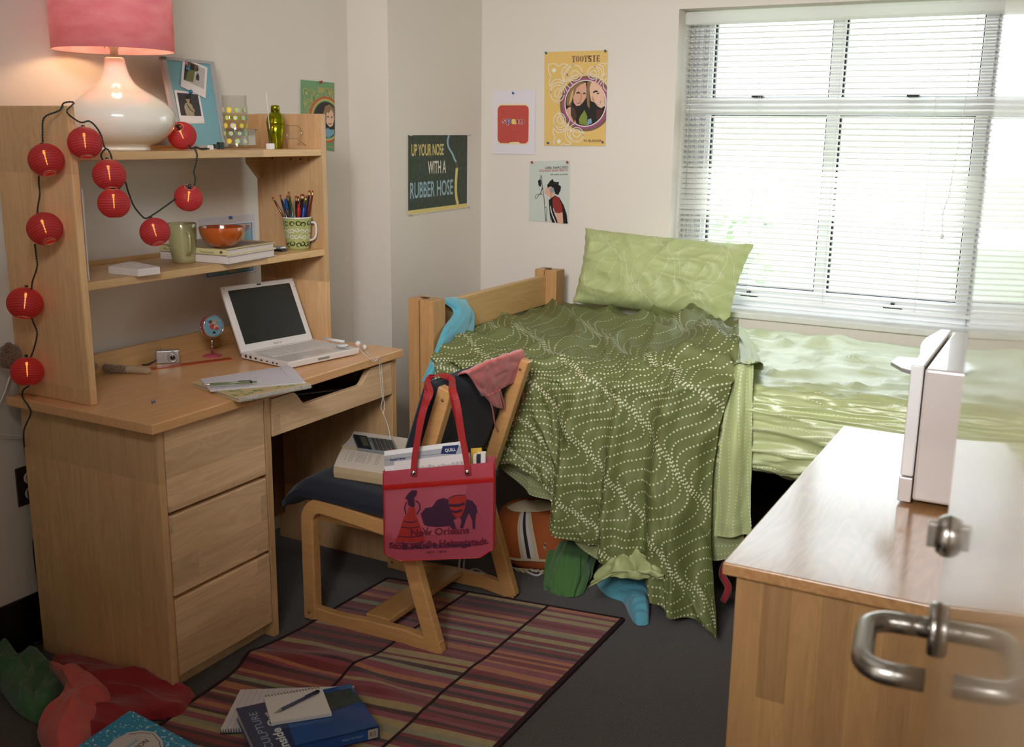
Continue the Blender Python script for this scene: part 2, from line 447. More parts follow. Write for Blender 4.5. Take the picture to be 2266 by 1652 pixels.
WE = wood('wood_edge', '#c79862', '#9c6f44', 'y', 'z', plank=0.5, length=4, gscale=1.3, tone=0.04)
WB = wood('wood_bed', '#c79a66', '#9e7044', 'z', 'x', plank=0.3, length=3, tone=0.08)
WBY = wood('wood_bed_rail', '#d0a974', '#ac834f', 'y', 'z', plank=0.3, length=3, tone=0.05)
WC = wood('wood_chair', '#d2a067', '#ae7a43', 'x', 'z', plank=0.4, length=3, tone=0.03, rough=0.3, coat=0.4, line=0.25)
WCY = wood('wood_chair_bar', '#c8985f', '#a57341', 'y', 'x', plank=0.4, length=3, tone=0.03, rough=0.3, coat=0.4, line=0.25)

def carpet():
    m = mat('carpet', '#4a403c', 0.95, sheen=0.25); N, L = nodes(m); b = N['Principled BSDF']
    tc = N.new('ShaderNodeTexCoord')
    n = N.new('ShaderNodeTexNoise'); n.inputs['Scale'].default_value = 330; n.inputs['Detail'].default_value = 2; L.new(tc.outputs['Object'], n.inputs['Vector'])
    r = N.new('ShaderNodeValToRGB'); r.color_ramp.elements[0].position = 0.36; r.color_ramp.elements[0].color = rgb('#1f1a18')
    r.color_ramp.elements[1].position = 0.66; r.color_ramp.elements[1].color = rgb('#56483f')
    L.new(n.outputs['Fac'], r.inputs[0]); L.new(r.outputs[0], b.inputs['Base Color'])
    bp = N.new('ShaderNodeBump'); bp.inputs['Strength'].default_value = 0.7; bp.inputs['Distance'].default_value = 0.004
    L.new(n.outputs['Fac'], bp.inputs['Height']); L.new(bp.outputs['Normal'], b.inputs['Normal']); return m
CARPET = carpet()

# ------------------------------------------------------------------ the room
XR, YF, YB, CX, CY, ZC = 2.62, -1.55, 2.289, 0.186, 1.597, 2.34
def struct(name, mb, bevel=0): return mb.build(name, kind='structure', bevel=bevel)
struct('floor', MB().box(-0.1, XR+0.1, -3.3, YB+0.3, -0.06, 0, CARPET))
struct('ceiling', MB().box(-0.1, XR+0.1, -3.3, YB+0.3, ZC, ZC+0.06, CEIL))
struct('wall_left', MB().box(-0.1, 0, YF-0.12, YB, 0, ZC, WALL))
struct('wall_corner', MB().box(0, CX, CY, YB, 0, ZC, WALL))
WX0, WX1, WZ0, WZ1 = 1.068, 2.275, 0.762, 1.938
mb = MB()
mb.box(-0.1, WX0, YB, YB+0.26, 0, ZC, WALL).box(WX1, XR+0.1, YB, YB+0.26, 0, ZC, WALL)
mb.box(WX0, WX1, YB, YB+0.26, 0, WZ0, WALL).box(WX0, WX1, YB, YB+0.26, WZ1, ZC, WALL)
struct('wall_back', mb)
struct('wall_right', MB().box(XR, XR+0.1, YF, YB, 0, ZC, WALL))
DX0, DX1, DZ = 1.70, 2.585, 2.10
mb = MB(); mb.box(-0.1, DX0, YF-0.12, YF, 0, ZC, WALL).box(DX1, XR+0.1, YF-0.12, YF, 0, ZC, WALL).box(DX0, DX1, YF-0.12, YF, DZ, ZC, WALL)
struct('wall_front', mb)
mb = MB(); mb.box(-0.1, 1.0, -3.3, -3.2, 0, ZC, WALL).box(1.0, 2.9, -3.3, -3.2, 0, ZC, WALL).box(2.72, 2.82, -3.3, YF-0.12, 0, ZC, WALL)
struct('wall_hallway', mb)
struct('baseboard_left', MB().box(0, 0.012, YF, 0.9, 0, 0.155, BASEB), 0.003)
struct('baseboard_back', MB().box(CX, XR, YB-0.012, YB, 0, 0.155, BASEB), 0.003)
struct('baseboard_right', MB().box(XR-0.012, XR, YF, YB-0.012, 0, 0.155, BASEB), 0.003)
struct('trim_1', MB().box(WX0-0.0, WX1, YB-0.02, YB+0.2, WZ0-0.0, WZ0+0.024, STONE), 0.004)

# window: frame, glass, gaskets, meeting rail, latches
wn = thing('window_1', (1.67, 2.46, WZ0+0.024), 'white aluminium window of four panes behind the blind', 'window'); wn['kind'] = 'structure'
F0, F1 = 2.44, 2.49
zb = WZ0+0.024
mb = MB(); kf = 0
for (x0, x1, z0, z1, y0) in ((WX0, 1.165, zb, WZ1, F0), (2.15, WX1, zb, WZ1, F0), (WX0, WX1, 1.905, WZ1, F0), (WX0, WX1, zb, 0.865, F0),
                         (1.625, 1.672, zb, WZ1, F0), (WX0, WX1, 1.545, 1.612, F0-0.02)):
    mb.box(x0, x1, y0+0.0011*kf, F1+0.0011*kf, z0-0.0007*(kf > 1)*0, z1, ALU); kf += 1
for x in (1.082, 1.10, 1.125, 1.145): mb.box(x, x+0.006, F0-0.012, F0, zb, WZ1, ALUG)
for x in (2.19, 2.22, 2.245): mb.box(x, x+0.006, F0-0.012, F0, zb, WZ1, ALUG)
mb.build('window_frame', wn, bevel=0.003)
mb = MB()
for x0, x1 in ((1.165, 1.625), (1.672, 2.15)):
    for z0, z1 in ((0.865, 1.545), (1.612, 1.905)):
        mb.box(x0, x0+0.007, 2.455, 2.475, z0, z1, GASKET).box(x1-0.005, x1, 2.455, 2.475, z0, z1, GASKET).box(x0, x1, 2.455, 2.475, z0, z0+0.003, GASKET).box(x0, x1, 2.455, 2.475, z1-0.003, z1, GASKET)
mb.build('gasket', wn)
for x0, x1 in ((1.165, 1.625), (1.672, 2.15)):
    for z0, z1 in ((0.865, 1.545), (1.612, 1.905)):
        MB().box(x0, x1, 2.466, 2.470, z0, z1, pane('window_glass')).build('pane', wn)
for u, v in ((1675, 219), (2020, 217)):
    p = A(u, v, 'y', F0-0.03); MB().box(p.x-0.022, p.x+0.022, F0-0.035, F0, 1.612, 1.622, BLACK).build('latch', wn, bevel=0.002)
for x in (1.37, 1.93):
    mb = MB().box(x-0.035, x+0.035, F0-0.006, F0, 0.825, 0.835, BLACK).box(x-0.006, x+0.006, F0-0.02, F0, 0.835, 0.85, BLACK); mb.build('lock', wn, bevel=0.001)

# venetian blind
bl = thing('venetian_blind', (1.66, 2.372, 0.815), 'white venetian blind with narrow horizontal slats hanging across the window', 'blind')
bx0, bx1 = WX0+0.008, WX1-0.012; BY = 2.372
mb = MB(); mb.prism([(BY-0.026, 1.885), (BY-0.030, 1.893), (BY-0.030, 1.922), (BY-0.024, 1.932), (BY+0.02, 1.932), (BY+0.02, 1.885)], 'x', bx0, bx1, SLAT)
mb.build('headrail', bl, bevel=0.002)
mb = MB(); n = 50; rnd = random.Random(3)
ztop, zbot = 1.872, 0.845
for i in range(n):
    z = ztop+(zbot-ztop)*i/(n-1)
    q = i/(n-1)
    tilt = math.radians(17)
    if 0.50 < q < 0.72: tilt = math.radians(17+25*min(1, (q-0.50)/0.03, (0.72-q)/0.03))
    if q > 0.72: tilt = math.radians(14)
    tilt += math.radians(rnd.uniform(-1.5, 1.5)); w = 0.0125; sag = rnd.uniform(-0.0008, 0.0008)
    P = []
    for k in range(9):
        x = bx0+(bx1-bx0)*k/8
        row = []
        for c in (-1, -0.5, 0, 0.5, 1):
            dy = c*w*math.cos(tilt); dz = -c*w*math.sin(-tilt)*-1
            arch = 0.0022*(1-c*c)
            row.append(Vector((x, BY+dy, z+c*w*math.sin(tilt)+arch+sag*math.sin(k*1.3+i))))
        P.append(row)
    mb.grid(P, SLAT)
mb.build('slats', bl, solid=0.0006)
MB().box(bx0, bx1, BY-0.012, BY+0.012, 0.822, 0.834, SLAT).build('bottom_rail', bl, bevel=0.003)
for x in (1.145, 1.38, 1.68, 2.02, 2.22):
    mb = MB()
    for dy in (-0.0125, 0.0125): mb.tube([(x, BY+dy, 1.89), (x, BY+dy, 0.83)], 0.0006, CORD, 4)
    mb.build('ladder_cord', bl)
mb = MB(); mb.tube([(1.108, BY-0.024, 1.885), (1.11, BY-0.026, 1.22)], 0.0035, thinglass('wand_plastic'), 8); mb.build('tilt_wand', bl)
mb = MB()
mb.tube(smoothpath([(2.13, BY-0.02, 1.885), (2.115, BY-0.022, 1.5), (2.10, BY-0.022, 1.30), (2.105, BY-0.02, 1.27)]), 0.0012, CORD, 5)
mb.tube(smoothpath([(2.10, BY-0.022, 1.27), (2.085, BY-0.022, 1.2), (2.09, BY-0.022, 1.13)]), 0.0012, CORD, 5)
mb.lathe([(0.002, 0.02), (0.005, 0.012), (0.006, 0), (0.001, 0)], (2.09, BY-0.022, 1.11), CORD, 10)
mb.build('pull_cord', bl)

# outdoors: lawn, trees and a bright hazy sky
GRASS = mat('lawn', '#9aa58a', 0.9, var=0.2, vscale=0.6)
struct('terrain', MB().box(-30, 34, 3.2, 60, -4.6, -4.5, GRASS))
LEAF = mat('leaf', '#b4c0a4', 0.9, var=0.35, vscale=2.0); BARK = mat('bark', '#8a8072', 0.9)
def tree(x, y, h, r, seed, label):
    t = thing('tree', (x, y, -4.5), label, 'tree', 'trees seen through the blind')
    rd = random.Random(seed)
    mb = MB(); mb.tube([(x, y, -4.5), (x+0.1, y, -4.5+h*0.4), (x, y, -4.5+h*0.7)], [0.18, 0.13, 0.05], BARK, 8)
    for k in range(4):
        a = rd.uniform(0, 6.28); mb.tube([(x, y, -4.5+h*(0.35+0.08*k)), (x+r*0.6*math.cos(a), y+r*0.6*math.sin(a), -4.5+h*(0.6+0.07*k))], [0.07, 0.02], BARK, 6)
    mb.build('trunk', t)
    mb = MB(); vs = []; fs = []
    for k in range(1400):
        a = rd.uniform(0, 6.28); b = math.acos(rd.uniform(-1, 1)); q = r*(0.55+0.45*rd.random())*(1+0.25*nz(a*2, b*2, seed))
        c = Vector((x+q*math.sin(b)*math.cos(a), y+q*math.sin(b)*math.sin(a), -4.5+h*0.68+q*0.8*math.cos(b)))
        e = Vector((rd.uniform(-1, 1), rd.uniform(-1, 1), rd.uniform(-1, 1))).normalized(); f = e.orthogonal().normalized(); s = 0.16
        i = len(vs); vs += [c-e*s, c+f*s*0.5, c+e*s, c-f*s*0.5]; fs.append((i, i+1, i+2, i+3))
    mb.add(vs, fs, LEAF); mb.build('crown', t)
tree(-3.4, 14.0, 5.2, 2.2, 1, 'pale leafy tree outside, behind the lower left window pane')
tree(3.0, 19.0, 6.0, 2.6, 2, 'pale leafy tree outside, behind the lower right window pane')
tree(-0.1, 10.0, 3.4, 1.6, 3, 'low pale bush outside, between the two taller trees')

_b = WTY.node_tree.nodes['Principled BSDF']; _b.inputs['Coat Weight'].default_value = 1.0; _b.inputs['Coat IOR'].default_value = 1.53; _b.inputs['Coat Roughness'].default_value = 0.16
# ------------------------------------------------------------------ desk
DZT = 0.76; D0, D1, DX = 0.0, 1.082, 0.596; FX = 0.575
desk = thing('desk', (0.32, 0.54, 0), 'light wooden desk with three deep drawers and a shallow pencil drawer', 'desk')
MB().box(0.045, DX, D0, D1, 0.733, DZT, WT).build('desktop', desk, bevel=0.003)
MB().box(0.06, FX, 0.030, 0.052, 0, 0.733, WV).build('side_panel', desk, bevel=0.002)
MB().box(0.06, FX, 0.424, 0.447, 0, 0.733, WV).build('divider_panel', desk, bevel=0.002)
MB().box(0.06, FX, 1.045, 1.068, 0, 0.733, WV).build('side_panel', desk, bevel=0.002)
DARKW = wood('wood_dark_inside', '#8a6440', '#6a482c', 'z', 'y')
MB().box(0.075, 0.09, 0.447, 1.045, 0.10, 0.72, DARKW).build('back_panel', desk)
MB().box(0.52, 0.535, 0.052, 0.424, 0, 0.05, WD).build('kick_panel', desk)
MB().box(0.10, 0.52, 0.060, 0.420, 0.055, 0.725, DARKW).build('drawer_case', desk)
for z0, z1 in ((0.508, 0.728), (0.278, 0.497), (0.050, 0.267)):
    d = MB().box(0.53, FX, 0.056, 0.420, z0, z1, WD).build('drawer', desk, bevel=0.003)
# pencil drawer with a dipped front
mb = MB(); y0, y1, zt, zb_, zd = 0.452, 1.040, 0.722, 0.612, 0.676
top = [(y0, zt)]
for k in range(13):
    t = k/12; top.append((0.545+0.055*t, zt-(zt-zd)*(3*t*t-2*t**3)))
for k in range(13):
    t = k/12; top.append((0.865+0.065*t, zd+(zt-zd)*(3*t*t-2*t**3)))
top += [(y1, zt), (y1, zb_), (y0, zb_)]
mb.prism(top, 'x', FX-0.018, FX+0.002, WD); pd = mb.build('pencil_drawer', desk, bevel=0.0015)
mb = MB(); mb.box(0.16, FX-0.018, y0+0.01, y1-0.01, 0.625, 0.632, DARKW).box(0.16, FX-0.018, y0+0.01, y0+0.02, 0.632, 0.70, DARKW).box(0.16, FX-0.018, y1-0.02, y1-0.01, 0.632, 0.70, DARKW).box(0.16, 0.17, y0+0.02, y1-0.02, 0.632, 0.70, DARKW)
mb.build('drawer_tray', pd)

# ------------------------------------------------------------------ hutch
hu = thing('desk_hutch', (0.185, 0.54, DZT), 'light wooden open shelf hutch with two shelves standing on the desk', 'shelf unit')
HX, HB, H0, H1, HZ = 0.328, 0.042, 0.044, 1.042, 1.5185
S1, S2 = 1.407, 1.081
MB().box(HB, HX, H0, H0+0.022, DZT, HZ, WV).build('side_panel', hu, bevel=0.003)
MB().box(HB, HX, H1-0.022, H1, DZT, HZ, WV).build('side_panel', hu, bevel=0.003)
MB().box(HB, HX-0.003, H0+0.022, H1-0.022, S1-0.022, S1, WS).build('shelf', hu, bevel=0.002)
MB().box(HB, HX-0.003, H0+0.022, H1-0.022, S2-0.022, S2, WS).build('shelf', hu, bevel=0.002)
for z0, z1 in ((S1+0.06, S1+0.11), (S2, S2+0.012), (DZT, DZT+0.062), (S1, S1+0.008)):
    MB().box(HB-0.004, HB+0.014, H0+0.022, H1-0.022, z0, z1, WBY).build('back_rail', hu, bevel=0.001)
for yy, sg in ((H1-0.022, -1), (H0+0.022, 1)):
    for zz, fx in ((S1-0.022, HX-0.06), (S2-0.022, HX-0.1)):
        mb = MB()
        a, b = sorted((yy, yy+sg*0.018))
        mb.box(HB+0.02, fx, a, b, zz-0.024, zz, WBY)
        for xx in (0.13, 0.21, 0.25): mb.lathe([(0.0035, 0), (0.0035, 0.001), (0.001, 0.001)], (xx, yy+sg*0.018, zz-0.012), BLACK, 10, axis=(0, sg, 0))
        mb.build('cleat', hu, bevel=0.0015)
mb = MB(); mb.prism([(H1-0.022, S1-0.024), (H1-0.022, S1-0.10), (H1-0.035, S1-0.10), (H1-0.085, S1-0.05), (H1-0.085, S1-0.024)], 'x', HB+0.01, HB+0.03, WBY); mb.build('bracket', hu, bevel=0.001)

# ------------------------------------------------------------------ bed
bed = thing('bed', (1.58, 1.72, 0), 'light wooden bed with low headboard and dark metal frame along the window wall', 'bed')
for y0 in (1.165, 2.095):
    mb = MB(); mb.box(0.56, 0.602, y0, y0+0.078, 0, 0.917, WB).box(0.602, 0.606, y0+0.004, y0+0.074, 0, 0.905, DARKW).box(0.606, 0.660, y0, y0+0.078, 0, 0.915, WB)
    mb.build('bed_post', bed, bevel=0.005, bseg=3)
    mb = MB(); mb.box(0.59, 0.618, y0+0.03, y0+0.046, 0.917, 0.9185, BLACK); mb.build('post_slot', bed)
MB().box(0.588, 0.613, 1.243, 2.095, 0.770, 0.893, WBY).build('headboard_rail', bed, bevel=0.004)
MB().box(0.588, 0.613, 1.243, 2.095, 0.42, 0.56, WBY).build('headboard_rail', bed, bevel=0.004)
for y0 in (1.165, 2.14):
    mb = MB(); mb.box(2.52, 2.58, y0, y0+0.078, 0, 0.50, WB); mb.build('bed_post', bed, bevel=0.005, bseg=3)
for y0 in (1.27, 2.17): MB().box(0.66, 2.52, y0, y0+0.035, 0.475, 0.51, DARKMETAL).build('side_rail', bed, bevel=0.002)
mb = MB()
for k in range(12): mb.box(0.75+0.155*k, 0.77+0.155*k, 1.305, 2.17, 0.50, 0.508, DARKMETAL)
mb.build('slats', bed)

# ------------------------------------------------------------------ dresser
dr = thing('dresser', (2.335, 0.385, 0), 'light wooden chest of drawers with a glossy top beside the open door', 'chest of drawers')
MB().box(2.068, 2.60, -0.105, 0.885, 0.737, 0.76, WTY).build('dresser_top', dr, bevel=0.003)
MB().box(2.088, 2.59, -0.085, -0.063, 0, 0.737, WVX).build('side_panel', dr, bevel=0.002)
MB().box(2.088, 2.59, 0.843, 0.865, 0, 0.737, WVX).build('side_panel', dr, bevel=0.002)
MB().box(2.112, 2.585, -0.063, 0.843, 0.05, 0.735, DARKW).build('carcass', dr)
for k in range(3):
    z0 = 0.07+0.222*k
    MB().box(2.085, 2.105, -0.058, 0.838, z0, z0+0.212, WD).build('drawer', dr, bevel=0.003)

# ------------------------------------------------------------------ microwave on the dresser
MWH = mat('microwave_enamel', '#cfc4bf', 0.22, coat=0.6)
MWG = mat('microwave_glossy', '#e9e7e6', 0.08, coat=0.9)
mw = thing('microwave_oven', (2.43, 0.55, 0.76), 'white microwave oven standing on the wooden chest of drawers', 'microwave')
x0, x1, y0, y1, z0, z1 = 2.306, 2.592, 0.352, 0.80, 0.772, 1.038
MB().box(x0, x1, y0, y1, z0, z1, MWH).build('housing', mw, bevel=0.006, bseg=3)
mb = MB(); prof = []
for k in range(15):
    t = k/14; prof.append((x0-0.026-0.016*math.sin(math.pi*min(1, max(0, (t-0.25)/0.75)))**1.3, y0+0.002+(y1-y0-0.004)*t))
prof += [(x0-0.002, y1-0.002), (x0-0.002, y0+0.002)]
mb.prism(prof, 'z', z0+0.047, z1+0.004, MWG); mb.build('door', mw, bevel=0.003)
mb = MB(); mb.box(x0-0.027, x0-0.002, y0+0.002, y0+0.10, z0-0.006, z0+0.044, MWH); mb.build('release_button', mw, bevel=0.002)
mb = MB(); mb.box(x0-0.026, x0-0.002, y0+0.106, y1-0.002, z0-0.006, z0+0.044, MWH); mb.build('lower_trim', mw, bevel=0.002)
mb = MB(); mb.prism([(2.201, 0.643), (2.204, 0.713), (2.272, 0.72), (2.272, 0.60), (2.256, 0.571), (2.232, 0.590)], 'z', 0.976, 0.985, mat('handle_silver', '#c4c8ca', 0.2, metal=0.6))
mb.build('door_handle', mw, bevel=0.002)
for xx in (2.33, 2.56):
    for yy in (0.40, 0.76): MB().lathe([(0.012, 0), (0.012, 0.013), (0.001, 0.013)], (xx, yy, 0.76), BLACK, 14).build('foot', mw)

# ------------------------------------------------------------------ entrance door, standing open beside the camera
DOORP = mat('door_paint', '#b39c83', 0.22, coat=0.6)
N_, L_ = nodes(DOORP); 
E0 = Vector((2.456, -0.655, 0)); dd = Vector((-0.129, 0.992, 0)).normalized(); nn = Vector((-dd.y, dd.x, 0))   # free edge, along the door, out of its face
HGE = E0-dd*0.875
Md = Matrix.Translation(HGE) @ Matrix(((dd.x, nn.x, 0, 0), (dd.y, nn.y, 0, 0), (0, 0, 1, 0), (0, 0, 0, 1)))   # local: x along door, y out of the face
dn = thing('door_1', HGE, 'tall glossy beige door standing open at the right edge of the photo', 'door'); dn['kind'] = 'structure'
MB(Md).box(0, 0.875, -0.044, 0, 0.01, 2.08, DOORP).build('door_leaf', dn, bevel=0.002)
hx, hz_ = 0.875-0.052, 0.998
mb = MB(Md); mb.lathe([(0.0, 0.0), (0.027, 0.0), (0.027, 0.007), (0.024, 0.009), (0.0, 0.009)], (hx, 0, hz_), STEEL, 36, axis=(0, 1, 0)); mb.build('rose', dn)
mb = MB(Md)
path = [(hx, 0.004, hz_), (hx, 0.035, hz_)]
for k in range(1, 8):
    a = math.pi/2*k/8; path.append((hx-0.028*(1-math.cos(a)), 0.040+0.026*math.sin(a), hz_))
path += [(hx-0.028, 0.066, hz_), (hx-0.085, 0.066, hz_)]
for k in range(1, 9):
    a = math.pi/2*k/8; path.append((hx-0.085-0.026*math.sin(a), 0.040+0.026*math.cos(a), hz_))
path.append((hx-0.111, 0.012, hz_))
mb.tube(path, 0.0105, STEEL, 18); mb.build('lever_handle', dn)
mb = MB(Md); mb.lathe([(0.0, 0.0), (0.021, 0.0), (0.020, 0.005), (0.016, 0.011), (0.0, 0.011)], (hx, 0, hz_+0.098), STEEL, 36, axis=(0, 1, 0))
mb.box(hx-0.005, hx+0.005, 0.011, 0.019, hz_+0.086, hz_+0.110, STEEL); mb.build('deadbolt', dn, bevel=0.001)

# ------------------------------------------------------------------ chair
CH0, CH1 = 0.558, 1.035
NAVY = mat('navy_upholstery', '#131a2b', 0.95, bump=0.4, bscale=700, sheen=0.12)
chair = thing('desk_chair', (0.80, 0.80, 0), 'bent wood sled chair with navy padded seat and back at the desk', 'chair')
def frame(y0, y1):
    mb = MB()
    kin = [0]
    def member(pts, wd):
        """bar of given width along a path in the x-z plane"""
        P = [Vector((p[0], 0, p[1])) for p in pts]; n = len(P); vs = []; e = 0.0012*kin[0]; kin[0] += 1
        for i, p in enumerate(P):
            t = (P[min(i+1, n-1)]-P[max(i-1, 0)]).normalized(); q = Vector((-t.z, 0, t.x))*wd/2
            for yy in (y0+e, y1-e):
                vs.append((p.x+q.x, yy, p.z+q.z)); vs.append((p.x-q.x, yy, p.z-q.z))
        fs = [(0, 1, 3, 2), tuple(4*(n-1)+k for k in (0, 2, 3, 1))]
        for i in range(n-1):
            a, b = 4*i, 4*(i+1)
            fs += [(a, b, b+1, a+1), (a+2, a+3, b+3, b+2), (a, a+2, b+2, b), (a+1, b+1, b+3, a+3)]
        return vs, fs
    w = 0.046
    front = [(0.598, 0.004), (0.598, 0.30)]
    for k in range(1, 9):
        a = math.pi/2*k/8; front.append((0.598+0.055*(1-math.cos(a)), 0.325+0.055*math.sin(a)))
    front += [(0.75, 0.371), (0.94, 0.352)]
    v, f = member(front, w); mb.add(v, f, WC)
    v, f = member([(1.088, 0.795), (0.955, 0.39)], 0.043); mb.add(v, f, WC)          # upright
    v, f = member([(0.940, 0.375), (0.965, 0.28), (1.052, 0.006)], 0.05); mb.add(v, f, WC)   # rear leg
    fl = [(0.58, 0.026), (0.70, 0.022), (0.82, 0.030), (0.95, 0.034), (1.02, 0.026), (1.068, 0.026)]
    v, f = member(fl, 0.046); mb.add(v, f, WC)
    return mb
for y0, y1 in ((CH0, CH0+0.036), (CH1-0.036, CH1)):
    f = frame(y0, y1).build('side_frame', chair, bevel=0.005, bseg=3)
    for (xx, zz) in ((1.083, 0.765), (0.597, 0.03)):
        for yy, s in ((y0, -1), (y1, 1)):
            MB().lathe([(0.0, 0.0), (0.005, 0.0), (0.005, 0.0012), (0.0, 0.0012)], (xx, yy, zz), DARKW, 10, axis=(0, s, 0)).build('bolt_hole', f)
MB().box(0.785, 0.872, CH0+0.036, CH1-0.036, 0.038, 0.058, WCY).build('stretcher', chair, bevel=0.004)
MB().box(0.60, 0.90, CH0+0.036, CH1-0.036, 0.32, 0.345, WCY).build('cross_rail', chair, bevel=0.004)
def pad(name, fn, parent, m, nu=18, nv=18):
    """closed soft pad: fn(s,t,side)"""
    mb = MB(); T = [[fn(i/nu, j/nv, 1) for j in range(nv+1)] for i in range(nu+1)]; B = [[fn(i/nu, j/nv, -1) for j in range(nv+1)] for i in range(nu+1)]
    mb.grid(T, m); mb.grid(B, m, flip=True)
    ring = [(i, 0) for i in range(nu)]+[(nu, j) for j in range(nv)]+[(i, nv) for i in range(nu, 0, -1)]+[(0, j) for j in range(nv, 0, -1)]
    vs = [T[i][j] for i, j in ring]+[B[i][j] for i, j in ring]; n = len(ring)
    mb.add(vs, [(k, (k+1) % n, n+(k+1) % n, n+k) for k in range(n)], m, True)
    return mb.build(name, parent)
def soft(s, p=6): return max(0.0, 1-abs(2*s-1)**p)
def seatf(s, t, sd):
    x = 0.515+0.475*s; y = 0.548+0.492*t
    e = (soft(s, 12)*soft(t, 12))**0.5
    zc = 0.421-0.055*max(0, (0.16-s)/0.16)**1.6-0.012*s
    corner = 0.03*(1-e)
    return Vector((x, y, zc+sd*(0.010+0.025*e)))
pad('seat', seatf, chair, NAVY)
MB().box(0.585, 0.99, 0.597, 1.0, 0.385, 0.400, WC).build('seat_shell', chair, bevel=0.004)
bd = Vector((0.318, 0, 0.948)).normalized(); bnrm = Vector((-bd.z, 0, bd.x))
def backf(s, t, sd):
    base = Vector((0.955, 0.555, 0.478))
    e = (soft(s, 8)*soft(t, 8))**0.5
    curve = 0.018*(1-(2*t-1)**2)
    return base+bd*(0.335*s)+Vector((0, 0.485*t, 0))+bnrm*(0.026+sd*(0.008+0.022*e)+curve*0)
pad('backrest', backf, chair, NAVY)
# ------------------------------------------------------------------ table lamp
def lampshade_mat():
    m = bpy.data.materials.new('pink_shade'); m.use_nodes = True; N, L = nodes(m); b = N['Principled BSDF']
    tc = N.new('ShaderNodeTexCoord'); n = N.new('ShaderNodeTexNoise'); n.inputs['Scale'].default_value = 14; n.inputs['Detail'].default_value = 6
    mp = N.new('ShaderNodeMapping'); mp.inputs['Scale'].default_value = (1, 1, 2.5); L.new(tc.outputs['Object'], mp.inputs[0]); L.new(mp.outputs[0], n.inputs['Vector'])
    r = N.new('ShaderNodeValToRGB'); r.color_ramp.elements[0].position = 0.35; r.color_ramp.elements[0].color = rgb('#de93a1'); r.color_ramp.elements[1].position = 0.65; r.color_ramp.elements[1].color = rgb('#ecb0bb')
    L.new(n.outputs['Fac'], r.inputs[0]); L.new(r.outputs[0], b.inputs['Base Color']); b.inputs['Roughness'].default_value = 0.9; b.inputs['Sheen Weight'].default_value = 0.5
    t = N.new('ShaderNodeBsdfTranslucent'); t.inputs[0].default_value = rgb('#ec8484')
    mx = N.new('ShaderNodeMixShader'); mx.inputs[0].default_value = 0.30; L.new(b.outputs[0], mx.inputs[1]); L.new(t.outputs[0], mx.inputs[2])
    L.new(mx.outputs[0], N['Material Output'].inputs[0]); return m
CER = mat('lamp_ceramic', '#f3ece0', 0.12, coat=0.9, sub=0.15)
BRASS = mat('brass', '#b08a50', 0.3, metal=1.0)
lp = colx(262, 0.185, 1.50); LX, LY = 0.185, lp.y
lamp = thing('table_lamp', (LX, LY, S1), 'white bulbous ceramic table lamp with a pink drum shade, on the top shelf', 'lamp')
mb = MB(); prof = [(0.078, 0), (0.080, 0.003), (0.078, 0.008), (0.085, 0.014), (0.110, 0.026), (0.133, 0.044), (0.147, 0.066), (0.1505, 0.086), (0.145, 0.106), (0.128, 0.126), (0.100, 0.146), (0.070, 0.163), (0.050, 0.178), (0.038, 0.196), (0.031, 0.216), (0.0265, 0.236), (0.025, 0.243), (0.022, 0.245)]
pr = smoothpath([(a, b, 0) for a, b in prof], 4); mb.lathe([(p.x, p.y) for p in pr], (LX, LY, S1), CER, 64); mb.build('lamp_body', lamp)
mb = MB(); mb.lathe([(0.011, 0.243), (0.011, 0.268), (0.014, 0.27), (0.014, 0.31), (0.006, 0.312), (0, 0.312)], (LX, LY, S1), mat('socket_brushed', '#f0e6d0', 0.4), 20)
mb.build('lamp_socket', lamp)
BULB = mat('lamp_bulb', '#ffd6a0', 0.4, emit=22.0)
MB().ball((LX, LY, S1+0.345), 0.028, BULB, 20, sc=(1, 1, 1.25)).build('bulb', lamp)
mb = MB(); SHD = lampshade_mat(); mb.lathe([(0.1555, 0.262), (0.157, 0.262), (0.160, 0.55), (0.1585, 0.55), (0.1555, 0.262)], (LX, LY, S1), SHD, 72); sh = mb.build('lamp_shade', lamp)
mb = MB()
for k in range(3):
    a = 2.1*k; mb.tube([(LX, LY, S1+0.53), (LX+0.158*math.cos(a), LY+0.158*math.sin(a), S1+0.53)], 0.0015, BRASS, 5)
mb.tube([(LX+0.035, LY, S1+0.27), (LX+0.04, LY, S1+0.4), (LX, LY, S1+0.53), (LX-0.04, LY, S1+0.4), (LX-0.035, LY, S1+0.27)], 0.0015, BRASS, 5)
mb.build('harp', lamp)

# ------------------------------------------------------------------ memo board with two instant photos
GREYF = mat('board_frame', '#a9a6a6', 0.5); BLUEB = mat('board_blue', '#79aab4', 0.75, bump=0.2, bscale=600)
INST = mat('instant_photo_border', '#e4dcda', 0.4)
def P3(u, v, x): return A(u, v, 'x', x)
bl_ = colx(397, 0.135, S1+0.002); br_ = colx(503, 0.135, S1+0.002)
tl_ = P3(356, 125, 0.065); tr_ = P3(473, 135, 0.065)
tl_ = Vector((0.062, tl_.y, tl_.z)); tr_ = Vector((0.062, tr_.y, tl_.z-0.003))
Q = quadmap(bl_, br_, tr_, tl_)
def slab(mb, fn, m, mside, th=0.012):
    a = [fn(0, 0, 0), fn(1, 0, 0), fn(1, 1, 0), fn(0, 1, 0)]; b = [fn(0, 0, -th), fn(1, 0, -th), fn(1, 1, -th), fn(0, 1, -th)]
    mb.add(a, [(0, 1, 2, 3)], m); mb.add(b, [(3, 2, 1, 0)], mside); mb.add(a+b, [(0, 4, 5, 1), (1, 5, 6, 2), (2, 6, 7, 3), (3, 7, 4, 0)], mside)
bo = thing('memo_board', (bl_+br_)/2, 'blue magnetic memo board in grey frame leaning on the wall behind the tumbler', 'board')
